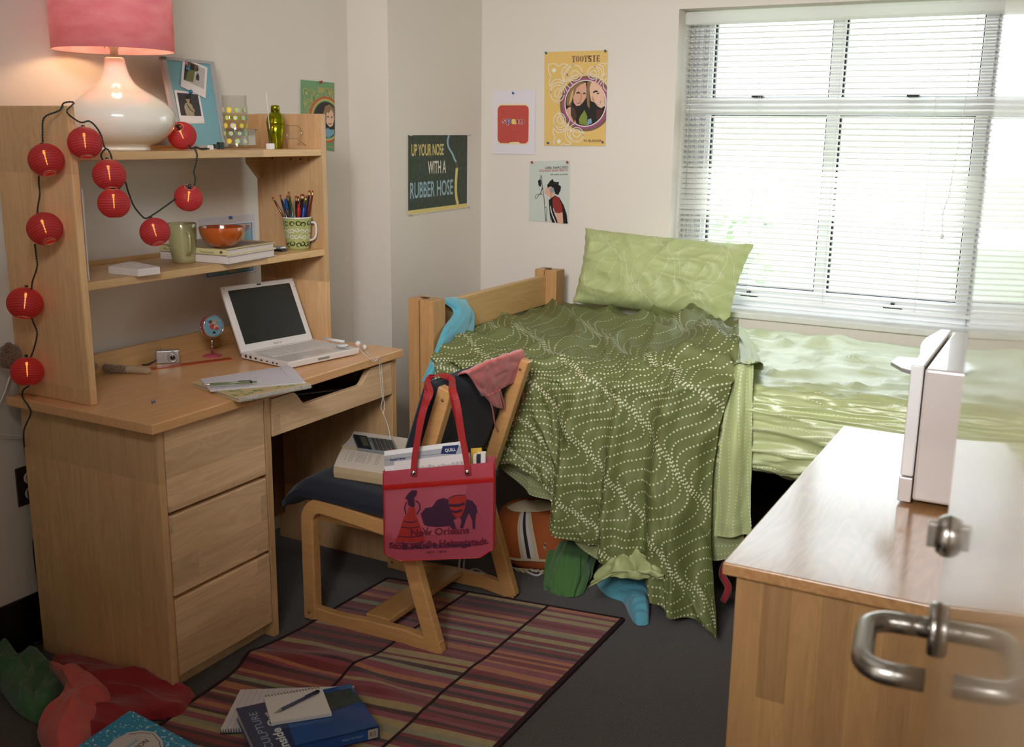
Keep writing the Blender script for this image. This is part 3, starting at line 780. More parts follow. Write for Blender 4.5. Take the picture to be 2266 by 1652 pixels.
mb = MB(); slab(mb, Q, BLUEB, GREYF, 0.008); mb.build('board_panel', bo)
mb = MB()
for a0, b0, a1, b1 in ((0, 0, 1, 0.028), (0, 0.965, 1, 1), (0, 0, 0.085, 1), (0.915, 0, 1, 1)):
    slab(mb, lambda a, b, h, a0=a0, b0=b0, a1=a1, b1=b1: Q(a0+(a1-a0)*a, b0+(b1-b0)*b, h+0.005), GREYF, GREYF, 0.005)
mb.build('board_frame', bo)
bn = (br_-bl_).cross(tl_-bl_).normalized()
def onboard(u, v, h=0.0):
    d = (FW*FPX+RT*(u-IW/2)-UP*(v-IH/2)); t = (bl_+bn*h-CAM).dot(bn)/d.dot(bn); return CAM+d*t
def instant(px, label, painter, h):
    q = quadmap(*[onboard(u, v, h) for u, v in px]); mb = MB(); slab(mb, q, INST, INST, 0.001); S = Sheet(mb, q, 0.0002); painter(S)
    return mb.build('instant_photo', label=label, cat='photo', group='instant photos on the memo board')
PB = mat('print_black', '#17161a', 0.35); PBR = mat('print_brown', '#5b4330', 0.4); PSK = mat('print_skin', '#b58f78', 0.4); PTAN = mat('print_tan', '#a09478', 0.4); PGR = mat('print_grey', '#8f8a85', 0.4); PDG = mat('print_dark_grey', '#343236', 0.4)
POL = mat('print_olive', '#6b6a3c', 0.4); PLG = mat('print_light_grey', '#b7b0ab', 0.4); PPK = mat('print_pink', '#b86c86', 0.4)
def ph1(S):
    S.rect(0.09, 0.26, 0.91, 0.93, PLG); S.poly([(0.09, 0.26), (0.2, 0.28), (0.26, 0.93), (0.09, 0.93)], PDG); S.poly([(0.16, 0.26), (0.46, 0.32), (0.5, 0.78), (0.24, 0.75)], POL)
    S.poly([(0.26, 0.68), (0.6, 0.72), (0.62, 0.93), (0.26, 0.93)], PBR); S.poly([(0.3, 0.7), (0.46, 0.72), (0.46, 0.9), (0.32, 0.9)], PB); S.rect(0.09, 0.78, 0.2, 0.92, PPK)
    S.rect(0.55, 0.45, 0.68, 0.6, PDG); S.ell(0.62, 0.62, 0.035, 0.05, PB); S.ell(0.6, 0.8, 0.03, 0.04, PB)
def ph2(S):
    S.rect(0.08, 0.24, 0.92, 0.93, PDG); S.rect(0.55, 0.24, 0.6, 0.93, PB); S.poly([(0.3, 0.24), (0.26, 0.5), (0.34, 0.62), (0.48, 0.66), (0.6, 0.58), (0.64, 0.42), (0.62, 0.24)], PTAN)
    S.ell(0.46, 0.74, 0.075, 0.095, PSK); S.ell(0.455, 0.80, 0.08, 0.055, PB); S.stroke([(0.38, 0.6), (0.5, 0.42), (0.6, 0.36)], 0.03, PB, asp=0.8)
    S.stroke([(0.3, 0.46), (0.32, 0.25)], 0.06, PSK, asp=0.8); S.stroke([(0.62, 0.46), (0.64, 0.36)], 0.05, PSK, asp=0.8); S.stroke([(0.44, 0.755), (0.445, 0.76)], 0.02, PB); S.stroke([(0.43, 0.70), (0.48, 0.70)], 0.012, PBR)
instant([(400, 191), (455, 217), (459, 150), (405, 126)], 'tilted instant photo of a room, pinned at the top of the blue board', ph1, 0.004)
instant([(399, 273), (453, 273), (441, 205), (386, 199)], 'instant photo of a person in a tan shirt, pinned on the blue board', ph2, 0.0015)
MAG = mat('blue_magnet', '#0f6f96', 0.08, coat=1.0)
for u, v, lab in ((416, 152, 'round blue magnet on the upper instant photo'), (422, 203, 'round blue magnet between the two instant photos')):
    c = onboard(u, v, 0.010); MB().ball(c, 0.0065, MAG, 18).build('magnet', label=lab, cat='magnet', group='magnets on the memo board')

# ------------------------------------------------------------------ tumbler with printed rings
TG = thinglass('tumbler_glass', '#fbfcfa'); YG = mat('ring_lime', '#c2c646', 0.4); LB = mat('ring_blue', '#9dbbd2', 0.4); LY_ = mat('ring_yellow', '#e6c25c', 0.4)
tc_ = colx(521, 0.272, S1+0.07); tx, ty = tc_.x, tc_.y; R = 0.0355; TH = 0.158
tb = thing('glass_tumbler', (tx, ty, S1), 'tall clear glass tumbler printed with rows of lime and blue rings', 'glass')
MB().lathe([(0.0, 0), (R-0.001, 0), (R, 0.002), (R+0.001, TH), (R-0.0008, TH), (R-0.0022, 0.012), (0.0, 0.010)], (tx, ty, S1), TG, 48).build('glass_body', tb)
mb = MB(); rd = random.Random(11)
def cylmap(cx, cy, z0, r): return lambda a, z, h=0.0: Vector((cx+(r+h)*math.cos(a), cy+(r+h)*math.sin(a), z0+z))
cm = cylmap(tx, ty, S1, R+0.0012)
def ring(cm, ca, cz, r, m, lay, rr):
    n = 18; mb.add([cm(ca+r*math.cos(2*math.pi*k/n)/rr, cz+r*math.sin(2*math.pi*k/n), 0.00012*lay) for k in range(n)], [tuple(range(n))[::-1]], m)
for row in range(5):
    for k in range(9):
        a = 2*math.pi*k/9+0.2*row; r0 = rd.choice((0.0068, 0.0082, 0.0062)); cz = 0.025+0.0225*row
        c1, c2 = rd.choice(((YG, LB), (LB, YG), (YG, LY_), (YG, LB), (LB, LY_)))
        ring(cm, a, cz, r0, c1, 1, R); ring(cm, a+0.03, cz, r0*0.62, c2, 2, R)
mb.build('printed_rings', tb)

# ------------------------------------------------------------------ cocktail shaker
OLV = mat('olive_metal', '#8f9418', 0.16, metal=0.9)
sc_ = colx(611, 0.215, S1+0.04)
ck = thing('cocktail_shaker', (sc_.x, sc_.y, S1), 'shiny olive green cocktail shaker on the top shelf', 'shaker')
MB().lathe([(0.0, 0), (0.0205, 0), (0.0215, 0.003), (0.026, 0.045), (0.0295, 0.075), (0.029, 0.0755), (0.0, 0.0755)], sc_*1.0+Vector((0, 0, -0.04)), OLV, 48).build('cup', ck)
MB().lathe([(0.0, 0.076), (0.0300, 0.076), (0.0302, 0.082), (0.0295, 0.084), (0.0285, 0.092), (0.025, 0.103), (0.018, 0.112), (0.0135, 0.115), (0.0, 0.116)], sc_+Vector((0, 0, -0.04)), OLV, 48).build('strainer_top', ck)
MB().lathe([(0.0, 0.114), (0.0140, 0.114), (0.0138, 0.130), (0.0125, 0.1345), (0.009, 0.136), (0.0, 0.1362)], sc_+Vector((0, 0, -0.04)), OLV, 40).build('cap', ck)
# photo clip holder
c = colx(598.5, 0.285, S1+0.01)
cl = thing('photo_clip_holder', (c.x, c.y, S1), 'small white cube with a wire stem and clip, in front of the shaker', 'holder')
MB().box(c.x-0.0095, c.x+0.0095, c.y-0.0095, c.y+0.0095, S1, S1+0.018, WHITE).build('cube_base', cl, bevel=0.0015)
MB().tube([(c.x, c.y, S1+0.018), (c.x-0.001, c.y-0.001, S1+0.07), (c.x, c.y-0.004, S1+0.115)], 0.0008, STEEL, 6).build('wire_stem', cl)
mb = MB(); mb.tube(smoothpath([(c.x, c.y-0.001, S1+0.062), (c.x, c.y-0.003, S1+0.085), (c.x, c.y-0.006, S1+0.125), (c.x, c.y-0.009, S1+0.165), (c.x, c.y-0.010, S1+0.172)], 5), 0.0011, PAPER, 6); mb.build('clip', cl)
# wire letter R
wr = Vector((0.262, 0, 0)); a0 = colx(636, 0.262, S1+0.01).y; a1 = colx(686, 0.262, S1+0.01).y
k = (a1-a0)/0.30
pts = [(0.262, a0, S1), (0.262, a0, S1+0.073)]+[(0.262, a0+(a1-a0)*0.45*1.0, S1+0.073)]
h = 0.073; wv = [(a0, 0), (a0, h)]
mb = MB(); mb.tube([(0.262, a0, S1+0.0008), (0.262, a0, S1+h)], 0.001, STEEL, 8)
cy_ = a0+(a1-a0)*0.42; rr = 0.0205
arc = [(0.262, a0, S1+h)]+[(0.262, cy_+rr*1.15*math.sin(t), S1+h-rr+rr*math.cos(t)) for t in [math.pi*i/16 for i in range(17)]]+[(0.262, a0, S1+h-2*rr)]
mb.tube(arc, 0.001, STEEL, 8); mb.tube([(0.262, cy_, S1+h-2*rr), (0.262, a1, S1+0.0008)], 0.001, STEEL, 8)
mb.build('wire_letter', label='thin wire letter R standing beside the olive shaker', cat='ornament')

# ------------------------------------------------------------------ string of red lanterns
LANR = translucent('lantern_cloth', '#b63a41', 0.35, 0.55, alpha=0.88); LRIB = translucent('lantern_rib', '#8a2a31', 0.2, 0.6, alpha=0.95); GCORD = mat('green_cord', '#15251f', 0.45); LWIRE = mat('lantern_wire', '#d8b0a8', 0.3, metal=0.5)
MINI = mat('mini_bulb_streak', '#ffa24a', 0.4, emit=20.0)
sl = thing('string_lights', (0.33, 0.02, 1.30), 'string of lit red paper lanterns on green cord looped over the desk hutch', 'string lights')
lamps = [((102, 354), 38, 'y', 0.002, (0.25, 0.55)), ((188, 316), 37, 'x', 0.372, (0.05, 0.4)), ((242, 387), 36, 'x', 0.376, (0.1, 0.35)), ((252, 450), 35, 'x', 0.385, (0, 0.05)),
         ((343, 513), 33, 'x', 0.372, (0.3, 0.5)), ((417, 438), 31, 'x', 0.372, (-0.2, -0.45)), ((403, 300), 31, 'x', 0.262, (0.5, -1.3)), ((99, 506), 38, 'y', -0.002, (0.35, 0.7)),
         ((55, 671), 38, 'y', -0.002, (-0.25, 0.6)), ((60, 822), 35, 'y', -0.002, (-0.05, 0.3))]
LC = []
for i, ((u, v), rp, ax, val, (lean, fwd)) in enumerate(lamps):
    c = A(u, v, ax, val); dep = (c-CAM).dot(FW); r = rp*dep/FPX; LC.append((c, r))
    # axis: mostly upright, lower opening turned towards the viewer
    tocam = (CAM-c); tocam.z = 0; tocam.normalize()
    axd = (Vector((0, 0, 1))-RT*lean*-1*0+RT*(-lean*0.6)-tocam*fwd*-0.0).normalized()
    axd = (Vector((0, 0, 1)) - RT*lean*0.8 - tocam*fwd*0.8*(-1 if False else 1)*(1)).normalized() if False else (Vector((0, 0, 1))-RT*lean*0.8-tocam*fwd*0.9).normalized()
    prof = []; n = 56
    for k in range(n+1):
        t = math.pi*(0.12+0.76*k/n); rib = 0.012*abs(math.sin(k*math.pi/2*0.5*2/2))
        rr_ = r*math.sin(t)*(1-0.022*(k % 4 == 0)); prof.append((rr_, -r*0.93*math.cos(t)))
    mb = MB(); ml = len(prof); a = axd.orthogonal().normalized(); b = axd.cross(a); seg = 40; vs = []
    for rr_, hh in prof:
        for q in range(seg):
            w = 2*math.pi*q/seg; vs.append(c+axd*hh+(a*math.cos(w)+b*math.sin(w))*rr_)
    mb.add(vs, [(x*seg+q, x*seg+(q+1) % seg, (x+1)*seg+(q+1) % seg, (x+1)*seg+q) for x in range(ml-1) for q in range(seg)], LANR, True)
    ri = mb.mi(LRIB)
    for x in range(ml-1):
        if x % 4 == 0:
            for q in range(seg): mb.m[x*seg+q] = ri
    lo = mb.build('lantern', sl)
    R_ = prof[0][0]
    for s_ in (-1, 1):
        hh = r*0.93*math.cos(math.pi*0.12)*s_; mb = MB()
        ring_ = [c+axd*hh+(a*math.cos(w)+b*math.sin(w))*R_ for w in [2*math.pi*q/20 for q in range(20)]]
        mb.tube(ring_+[ring_[0]]+[c+axd*(hh*0.95)+a*R_*0.3, c+axd*(hh*0.93), c+axd*(hh*0.95)-a*R_*0.3, ring_[10]], 0.0007, LWIRE, 5)
        mb.build('wire_ring', lo)
    MB().lathe([(0.0045, 0), (0.0045, -0.016), (0.003, -0.02), (0, -0.02)], c+axd*(r*1.08), GCORD, 10, axis=axd).build('socket', lo)
    mb = MB(); mb.lathe([(0.0004, -r*0.95), (0.0012, -r*0.85), (0.0016, -r*0.3), (0.0030, -r*0.15), (0.003, 0), (0.001, 0.002), (0, 0.002)], c+axd*(r*0.62), MINI, 10, axis=axd); mb.build('bulb', lo)  # bulb with a long glowing tail, shaped as its light streak through the cloth
def twist(path, m, r=0.0013, pitch=0.014, off=0.0013, strands=2):
    P = smoothpath(path, 14); mb = MB(); L = 0; acc = [0]
    for i in range(1, len(P)): L += (P[i]-P[i-1]).length; acc.append(L)
    n = max(8, int(L/0.0025)); Q_ = []; j = 0
    for k in range(n+1):
        d = L*k/n
        while j < len(P)-2 and acc[j+1] < d: j += 1
        f = (d-acc[j])/max(1e-9, acc[j+1]-acc[j]); Q_.append(P[j].lerp(P[j+1], min(1, f)))
    prev = Vector((1, 0, 0))
    for s_ in range(strands):
        pth = []
        for k, p in enumerate(Q_):
            t = (Q_[min(k+1, n)]-Q_[max(k-1, 0)]).normalized(); a = Vector((0.7, -0.7, 0.1)); a = (a-t*a.dot(t)).normalized(); b = t.cross(a)
            w = 2*math.pi*(L*k/n)/pitch+2*math.pi*s_/strands; pth.append(p+(a*math.cos(w)+b*math.sin(w))*off)
        mb.tube(pth, r, m, 6)
    return mb
def yp(u, v, y=0.006): return A(u, v, 'y', y)
def xp(u, v, x=0.352): return A(u, v, 'x', x)
top0 = Vector((0.33, 0.055, HZ+0.006))
run1 = [A(62, 1062, 'x', 0.02), A(60, 1030, 'x', 0.03), A(55, 1000, 'x', 0.04), yp(52, 965, -0.008), yp(55, 945, -0.008), yp(68, 915, -0.008), yp(64, 900, -0.01), yp(50, 878, -0.012), yp(52, 862, -0.012), yp(66, 852, -0.008)]
run2 = [yp(60, 800), yp(70, 785), yp(78, 760), yp(82, 735), yp(73, 712), yp(70, 700)]
run3 = [yp(70, 640), yp(72, 622), yp(82, 590), yp(80, 565), yp(77, 540)]
run4 = [yp(82, 475), yp(84, 455), yp(88, 430), yp(86, 405), yp(86, 388)]
run5 = [yp(95, 315), yp(94, 295), yp(98, 260), Vector((0.315, 0.032, HZ-0.012)), Vector((0.322, 0.042, HZ+0.006)), Vector((0.333, 0.062, HZ+0.007)), xp(148, 246), xp(163, 262), xp(180, 271), xp(197, 268), xp(212, 280), xp(224, 300), xp(231, 325), xp(240, 332), xp(246, 345), xp(248, 358)]
run6 = [xp(232, 330), xp(224, 342), xp(228, 355), xp(252, 405, 0.37), xp(262, 418, 0.37), xp(276, 402, 0.36), xp(284, 425, 0.36), xp(296, 455, 0.36), xp(312, 476, 0.36), xp(323, 483, 0.36), xp(340, 474, 0.36), xp(358, 462, 0.36), xp(380, 446, 0.36), xp(397, 432, 0.36), xp(415, 418, 0.36), xp(429, 411, 0.36), xp(432, 395, 0.36), xp(429, 380, 0.36), xp(434, 360, 0.358), xp(436, 342, 0.352), xp(430, 328, 0.335), colx(424, 0.31, S1+0.006), colx(418, 0.29, S1+0.014)]
run7 = [colx(428, 0.30, S1+0.008), colx(436, 0.30, S1+0.009), colx(444, 0.30, S1+0.003), colx(455, 0.30, S1+0.003), colx(463, 0.295, S1+0.004)]
for rn in (run1, run2, run3, run4, run5, run6, run7):
    twist(rn, GCORD).build('cord', sl)
c = colx(485, 0.272, S1+0.012); mb = MB()
mb.box(c.x-0.006, c.x+0.006, c.y-0.004, c.y+0.014, S1+0.002, S1+0.022, GCORD).box(c.x-0.004, c.x+0.004, c.y-0.022, c.y-0.004, S1+0.004, S1+0.016, GCORD)
mb.box(c.x+0.006, c.x+0.0063, c.y+0.002, c.y+0.0035, S1+0.009, S1+0.016, BLACK).box(c.x+0.006, c.x+0.0063, c.y+0.007, c.y+0.0085, S1+0.009, S1+0.016, BLACK)
mb.build('plug', sl, bevel=0.001)
mb = MB(); c = colx(466, 0.275, S1+0.006); mb.box(c.x-0.003, c.x+0.003, c.y-0.009, c.y+0.009, S1+0.001, S1+0.013, PAPER); mb.build('cord_tag', sl)
# little light each lantern really gives
for i, (c, r) in enumerate(LC):
    l = bpy.data.lights.new('lantern_glow', 'POINT'); l.energy = 0.010; l.color = (1, 0.55, 0.28); l.shadow_soft_size = 0.004
    o = bpy.data.objects.new('lantern_glow', l); COL.objects.link(o); o.location = c
bpy.data.materials['lamp_bulb'].node_tree.nodes['Principled BSDF'].inputs['Emission Strength'].default_value = 62

# ------------------------------------------------------------------ middle shelf
def book(mb, q, th, cover, pages, spine='a0', lift=0.0, hard=0.0025):
    """q: bottom quad map (a across, b away), th thick; two boards and page block"""
    def B(a0, a1, b0, b1, h0, h1, m):
        v = [q(a, b, h) for a in (a0, a1) for b in (b0, b1) for h in (h0, h1)]
        mb.add(v, [(0, 1, 3, 2), (4, 6, 7, 5), (0, 4, 5, 1), (2, 3, 7, 6), (0, 2, 6, 4), (1, 5, 7, 3)], m)
    B(0, 1, 0, 1, lift, lift+hard, cover); B(0, 1, 0, 1, lift+th-hard, lift+th, cover); B(0.02, 0.98, 0.02, 0.98, lift+hard, lift+th-hard, pages)
    if spine == 'b0': B(0, 1, 0, 0.02, lift, lift+th, cover)
    if spine == 'a0': B(0, 0.02, 0, 1, lift, lift+th, cover)
    if spine == 'a1': B(0.98, 1, 0, 1, lift, lift+th, cover)
    if spine == 'b1': B(0, 1, 0.98, 1, lift, lift+th, cover)
PAGES = mat('book_pages', '#d9cfc6', 0.85, bump=0.4, bscale=400); CREAM = mat('cream_cover', '#d9cc98', 0.5); WCOV = mat('white_cover', '#dcd2cc', 0.5); BEIGE = mat('beige_cloth', '#b58f72', 0.8)
# upright album at the left end
q = planar((0.095, H0+0.028, S2), (0.215, 0, 0), (0, 0.022, 0)); mb = MB(); book(mb, q, 0.215, BEIGE, PAGES, 'a0', 0, 0.003)
mb = MB(); mb.box(0.09, 0.300, H0+0.026, H0+0.030, S2, S2+0.235, WCOV).box(0.09, 0.300, H0+0.046, H0+0.050, S2, S2+0.235, WCOV).box(0.095, 0.296, H0+0.030, H0+0.046, S2+0.004, S2+0.232, BEIGE)
mb.build('upright_book', label='tall beige album standing upright at the left end of the middle shelf', cat='book')
p = A(166, 386, 'x', 0.30); mb = MB(); mb.prism([(p.x-0.06, p.y-0.02), (p.x+0.01, p.y-0.02), (p.x+0.01, p.y+0.012), (p.x-0.06, p.y+0.012)], 'z', 1.338, 1.341, STEEL)
p = A(170, 378, 'x', 0.28)
mb = MB(); mb.prism([(H0+0.03, S2+0.236), (H0+0.066, S2+0.252), (H0+0.064, S2+0.256), (H0+0.03, S2+0.242)], 'x', 0.20, 0.26, mat('grey_card', '#8f8a86', 0.6)); mb.build('grey_card', label='grey card lying on top of the upright album', cat='card')
# note block
b = [A(u, v, 'z', S2) for u, v in ((240, 605), (306, 612), (355, 606), (290, 592))]
q = quadmap(b[0], b[1], b[2], b[3]); mb = MB()
v_ = [q(a, bb, h) for a in (0, 1) for bb in (0, 1) for h in (0, 0.020)]; mb.add(v_, [(0, 1, 3, 2), (4, 6, 7, 5), (0, 4, 5, 1), (2, 3, 7, 6), (0, 2, 6, 4), (1, 5, 7, 3)], WCOV)
mb.build('small_box', bevel=0.0015, label='small flat white box lying at the left of the middle shelf', cat='box')
# two stacked books
e = [A(u, v, 'z', S2) for u, v in ((355, 573), (503, 585), (612, 566))]
bw = e[1]-e[0]; bh = e[2]-e[1]
q1 = planar(e[0], bw, bh); mb = MB(); book(mb, q1, 0.024, WCOV, WCOV, 'b0'); mb.build('paperback_book', bevel=0.001, label='thick white book, the lower of the two under the orange bowl', cat='book', group='books under the orange bowl')
q2 = planar(e[0]+bw*0.0+Vector((0, 0, 0.0245)), bw*0.99, bh*1.0); mb = MB(); book(mb, q2, 0.020, CREAM, PAGES, 'b0')
S = Sheet(mb, lambda a, b_, h=0: q2(a, b_, 0.020+h), 0.0003); S.poly([(0.02, 0.03), (0.98, 0.02), (0.98, 0.98), (0.02, 0.98)], mat('book_jacket', '#a8906c', 0.35, var=0.35, vscale=25)); S.poly([(0.5, 0.25), (0.95, 0.2), (0.9, 0.9), (0.6, 0.8)], mat('jacket_brown', '#6d5440', 0.35))
sp = lambda a, b_, h=0: q2(a, 0, 0.020*b_)+(-bh.normalized())*(h+0.0002)
S = Sheet(mb, sp, 0.0002); S.text('Aciatical', 0.06, 0.25, 0.22, 0.4, PBR); S.text('Donna Louise', 0.62, 0.25, 0.2, 0.3, PBR); S.ell(0.93, 0.5, 0.02, 0.2, PBR); S.poly([(0.13, 0.8), (0.22, 0.98), (0.24, 0.75), (0.17, 0.65)], PB)
mb.build('hardback_book', label='cream hardback with a picture jacket, directly under the orange bowl', cat='book', group='books under the orange bowl')
# bowl
ORG = mat('orange_glaze', '#b5571f', 0.14, coat=0.8); RIN = mat('bowl_inside', '#8e3a1a', 0.15, coat=0.7)
zb = S2+0.0451; c = A(492, 547, 'z', zb); R = 0.0655
mb = MB(); po = [(0.020, 0), (0.024, 0.0015), (0.040, 0.009), (0.055, 0.024), (0.0625, 0.042), (R, 0.060), (R-0.0008, 0.0615), (R-0.003, 0.060)]
mb.lathe(po, (c.x, c.y, zb), ORG, 56); mb.lathe([(R-0.003, 0.060), (0.059, 0.042), (0.051, 0.025), (0.036, 0.011), (0.0, 0.007)], (c.x, c.y, zb), RIN, 56, c0=False)
mb.build('bowl', label='glossy orange bowl resting on the stacked books', cat='bowl')
# plain mug
SAGE = mat('sage_glaze', '#a9a678', 0.18, coat=0.7); c = A(407, 580, 'z', S2); k = (c-CAM).dot(FW)/FPX
mg = thing('mug', c, 'tall plain sage green mug at the front of the middle shelf', 'mug')
R0, R1, HM = 24.5*k, 31.5*k, 83*k/0.96
mb = MB(); mb.lathe([(0.0, 0), (R0-0.002, 0), (R0, 0.002), (R0+0.0005, 0.012), (R0+0.28*(R1-R0)+0.002, HM*0.35), (R1-0.0015, HM*0.72), (R1, HM-0.002), (R1-0.0015, HM), (R1-0.003, HM-0.002), (R0-0.002, 0.006), (0, 0.005)], c, SAGE, 48); mb.build('cup', mg)
hd = (CAM-c); hd.z = 0; hd.normalize(); hd = (hd*0.9+RT*0.35).normalized(); hp = [c+hd*(R1-0.003)+Vector((0, 0, HM*0.80)), c+hd*(R1+0.014)+Vector((0, 0, HM*0.78)), c+hd*(R1+0.020)+Vector((0, 0, HM*0.62)), c+hd*(R1+0.014)+Vector((0, 0, HM*0.36)), c+hd*(R0+0.004)+Vector((0, 0, HM*0.22))]
MB().tube(smoothpath(hp, 6), 0.0048, SAGE, 12).build('handle', mg)
# patterned mug with pencils
PMG = mat('mug_lime_band', '#b2b673', 0.25, coat=0.6); MWHT = mat('mug_white', '#e2ddda', 0.25, coat=0.6); MDG = mat('mug_dark_green', '#2c3a1c', 0.3)
c = A(660, 550, 'z', S2); k = (c-CAM).dot(FW)/FPX; R0, R1, HM = 24*k, 32*k, 68*k/0.96
pm = thing('patterned_mug', c, 'white mug with green leaf pattern, holding pencils at the right of the shelf', 'mug')
rz = lambda z: R0+(R1-R0)*min(1, (z/HM)**0.8)
mb = MB(); n = 14; pf = [(0, 0), (R0-0.002, 0)]+[(rz(HM*i/n), HM*i/n) for i in range(n)]
mb.lathe(pf+[(R1, HM-0.004)], c, PMG, 48); mb.lathe([(R1, HM-0.004), (R1, HM-0.001), (R1-0.001, HM), (R1-0.003, HM-0.001), (R1-0.0035, HM-0.004), (R0-0.003, 0.005), (0, 0.004)], c, MWHT, 48, c0=False)
rd = random.Random(4)
def blob(m, a, z, s, kind, lay=1):
    """small leaf or curl printed on the mug"""
    def pt(da, dz): zz = z+dz; return c+Vector(((rz(zz)+0.0003*lay)*math.cos(a+da/rz(zz)), (rz(zz)+0.0003*lay)*math.sin(a+da/rz(zz)), zz))
    rot = rd.uniform(0, 6.28); n = 12; o_ = []; i_ = []
    for q in range(n+1):
        t = 2*math.pi*q/n*0.92; ro = s*(1+0.35*math.cos(t)); th = s*(0.34+0.30*math.sin(t/2)**2)
        for arr, rr_ in ((o_, ro), (i_, ro-th)): arr.append(pt(rr_*math.cos(t+rot), rr_*math.sin(t+rot)*0.85))
    mb.add(o_+i_, [(j, j+1, n+1+j+1, n+1+j) for j in range(n)], m)
for row, m in ((0.17, MDG), (0.80, MDG)):
    for q in range(14): blob(m, 2*math.pi*q/14+rd.uniform(-.05, .05), HM*row+rd.uniform(-.002, .002), 0.0092, 0)
for row in (0.40, 0.58):
    for q in range(17): blob(MWHT, 2*math.pi*q/17+row*3, HM*row+rd.uniform(-.002, .002), 0.0074, 0)
mb.build('cup', pm)
hd = Vector((-0.15, 1, 0)).normalized(); hd = (RT*1.0); hd.z = 0; hd.normalize()
hp = [c+hd*(R1-0.004)+Vector((0, 0, HM*0.82)), c+hd*(R1+0.010)+Vector((0, 0, HM*0.80)), c+hd*(R1+0.014)+Vector((0, 0, HM*0.58)), c+hd*(R1+0.008)+Vector((0, 0, HM*0.34)), c+hd*(R0+0.002)+Vector((0, 0, HM*0.26))]
MB().tube(smoothpath(hp, 6), 0.0036, MWHT, 12).build('handle', pm)
# pencils and pens standing in it
ERS = mat('eraser', '#a33a34', 0.7); FER = mat('ferrule', '#c9a06a', 0.2, metal=0.9)
def pencil(u, v, ub, colr, label, off):
    top = A(u, v, 'x', c.x+off[0]); top = Vector((c.x+off[0], top.y, top.z)); f_ = (HM-0.008)/(top.z-S2-0.008); yr = max(-0.72*R1, min(0.72*R1, (top.y-c.y)*0.62)); yb_ = max(-0.7*R0, min(0.7*R0, (yr-f_*(top.y-c.y))/(1-f_))); bot = Vector((c.x+off[0]*0.5, c.y+yb_, S2+0.008))
    d = (top-bot).normalized(); L = (top-bot).length; t = thing('pencil', bot, label, 'pencil', 'pencils in the patterned mug')
    m = mat('pencil_'+colr[1:], colr, 0.25, coat=0.5)
    MB().lathe([(0.0005, 0), (0.0034, 0.008), (0.0034, L-0.018), (0.0, L-0.018)], bot, m, 6, axis=d).build('shaft', t)
    MB().lathe([(0.0036, L-0.0185), (0.0038, L-0.014), (0.0034, L-0.012), (0.0038, L-0.009), (0.0035, L-0.006), (0, L-0.006)], bot, FER, 12, axis=d).build('ferrule', t)
    MB().lathe([(0.0032, L-0.006), (0.0033, L-0.001), (0.0025, L), (0, L)], bot, ERS, 12, axis=d).build('eraser', t)
pen_specs = [(603, 436, '#5a1418', 'dark red pencil leaning furthest left in the patterned mug', -0.030), (620, 431, '#14182a', 'black pencil second from the left in the mug, leaning over the blue handle', -0.020),
    (635, 432, '#161a30', 'dark blue pencil hidden half behind the tall green pencil', -0.006), (639, 424, '#1f4a24', 'green pencil, taller of the two green ones in the mug', 0.010),
    (655, 433, '#171320', 'black pencil just left of the middle of the mug', -0.010), (660, 434, '#58141c', 'dark red pencil at the middle of the mug, behind the red pen', -0.014),
    (667, 429, '#151224', 'black pencil between the red pen and the blue pen', 0.008), (671, 429, '#4a1420', 'dark red pencil just behind the black one in the middle', 0.004),
    (678, 433, '#214a22', 'short green pencil right of the middle of the mug', 0.010), (685, 421, '#1a1530', 'black pencil standing tall at the right of the mug', 0.026), (693, 421, '#6a1420', 'dark red pencil standing furthest right in the mug', 0.034)]
for u, v, cc, lab, ox in pen_specs: pencil(u, v, 0, cc, lab, (ox, 0))
for u, v, cc, lab, ox in ((660, 452, '#b8281c', 'red pen with a fat cap in the patterned mug', 0.016), (673, 451, '#1f3f9a', 'blue pen with a fat cap in the patterned mug', 0.014)):
    top = A(u, v, 'x', c.x+ox); top = Vector((c.x+ox, top.y, top.z)); bot = Vector((c.x+ox*0.5, c.y+(top.y-c.y)*0.2, S2+0.01)); d = (top-bot).normalized(); L = (top-bot).length
    t = thing('pen', bot, lab, 'pen', 'pens in the patterned mug'); m = mat('pen_'+cc[1:], cc, 0.3)
    MB().lathe([(0.002, 0), (0.0048, 0.01), (0.0052, L-0.018), (0.0045, L-0.012), (0.0026, L-0.010), (0.0022, L), (0, L)], bot, m, 14, axis=d).build('barrel', t)
    MB().tube([top+RT*0.004-d*0.012, top+RT*0.0068-d*0.014, top+RT*0.0068-d*0.035], 0.0009, m, 6).build('clip', t)
# blue scissors handle
BLU = mat('scissor_blue', '#23508f', 0.35); cc = A(634, 449, 'x', c.x-0.02); cc.x = c.x-0.018
sz = thing('scissors', (c.x-0.012, c.y, S2+0.01), 'blue handled scissors standing in the mug behind the pencils', 'scissors')
mb = MB(); rg = []
for dy in (-0.0055, 0.0065):
    rg = [(cc.x, cc.y+dy+0.0075*math.cos(t), cc.z-0.004+0.017*math.sin(t)) for t in [2*math.pi*i/20 for i in range(20)]]; mb.tube(rg, 0.0030, BLU, 8, closed=True)
    mb.prism([(cc.y+dy+0.006*math.cos(t), cc.z-0.004+0.0155*math.sin(t)) for t in [2*math.pi*i/20 for i in range(20)]], 'x', cc.x-0.001, cc.x+0.001, BLU)
mb.build('handle', sz)
mb = MB(); mb.prism([(cc.y-0.005, cc.z-0.018), (cc.y+0.005, cc.z-0.018), (c.y+0.002, S2+0.012), (c.y-0.002, S2+0.012)], 'x', cc.x-0.0015, cc.x+0.0015, STEEL); mb.build('blade', sz)
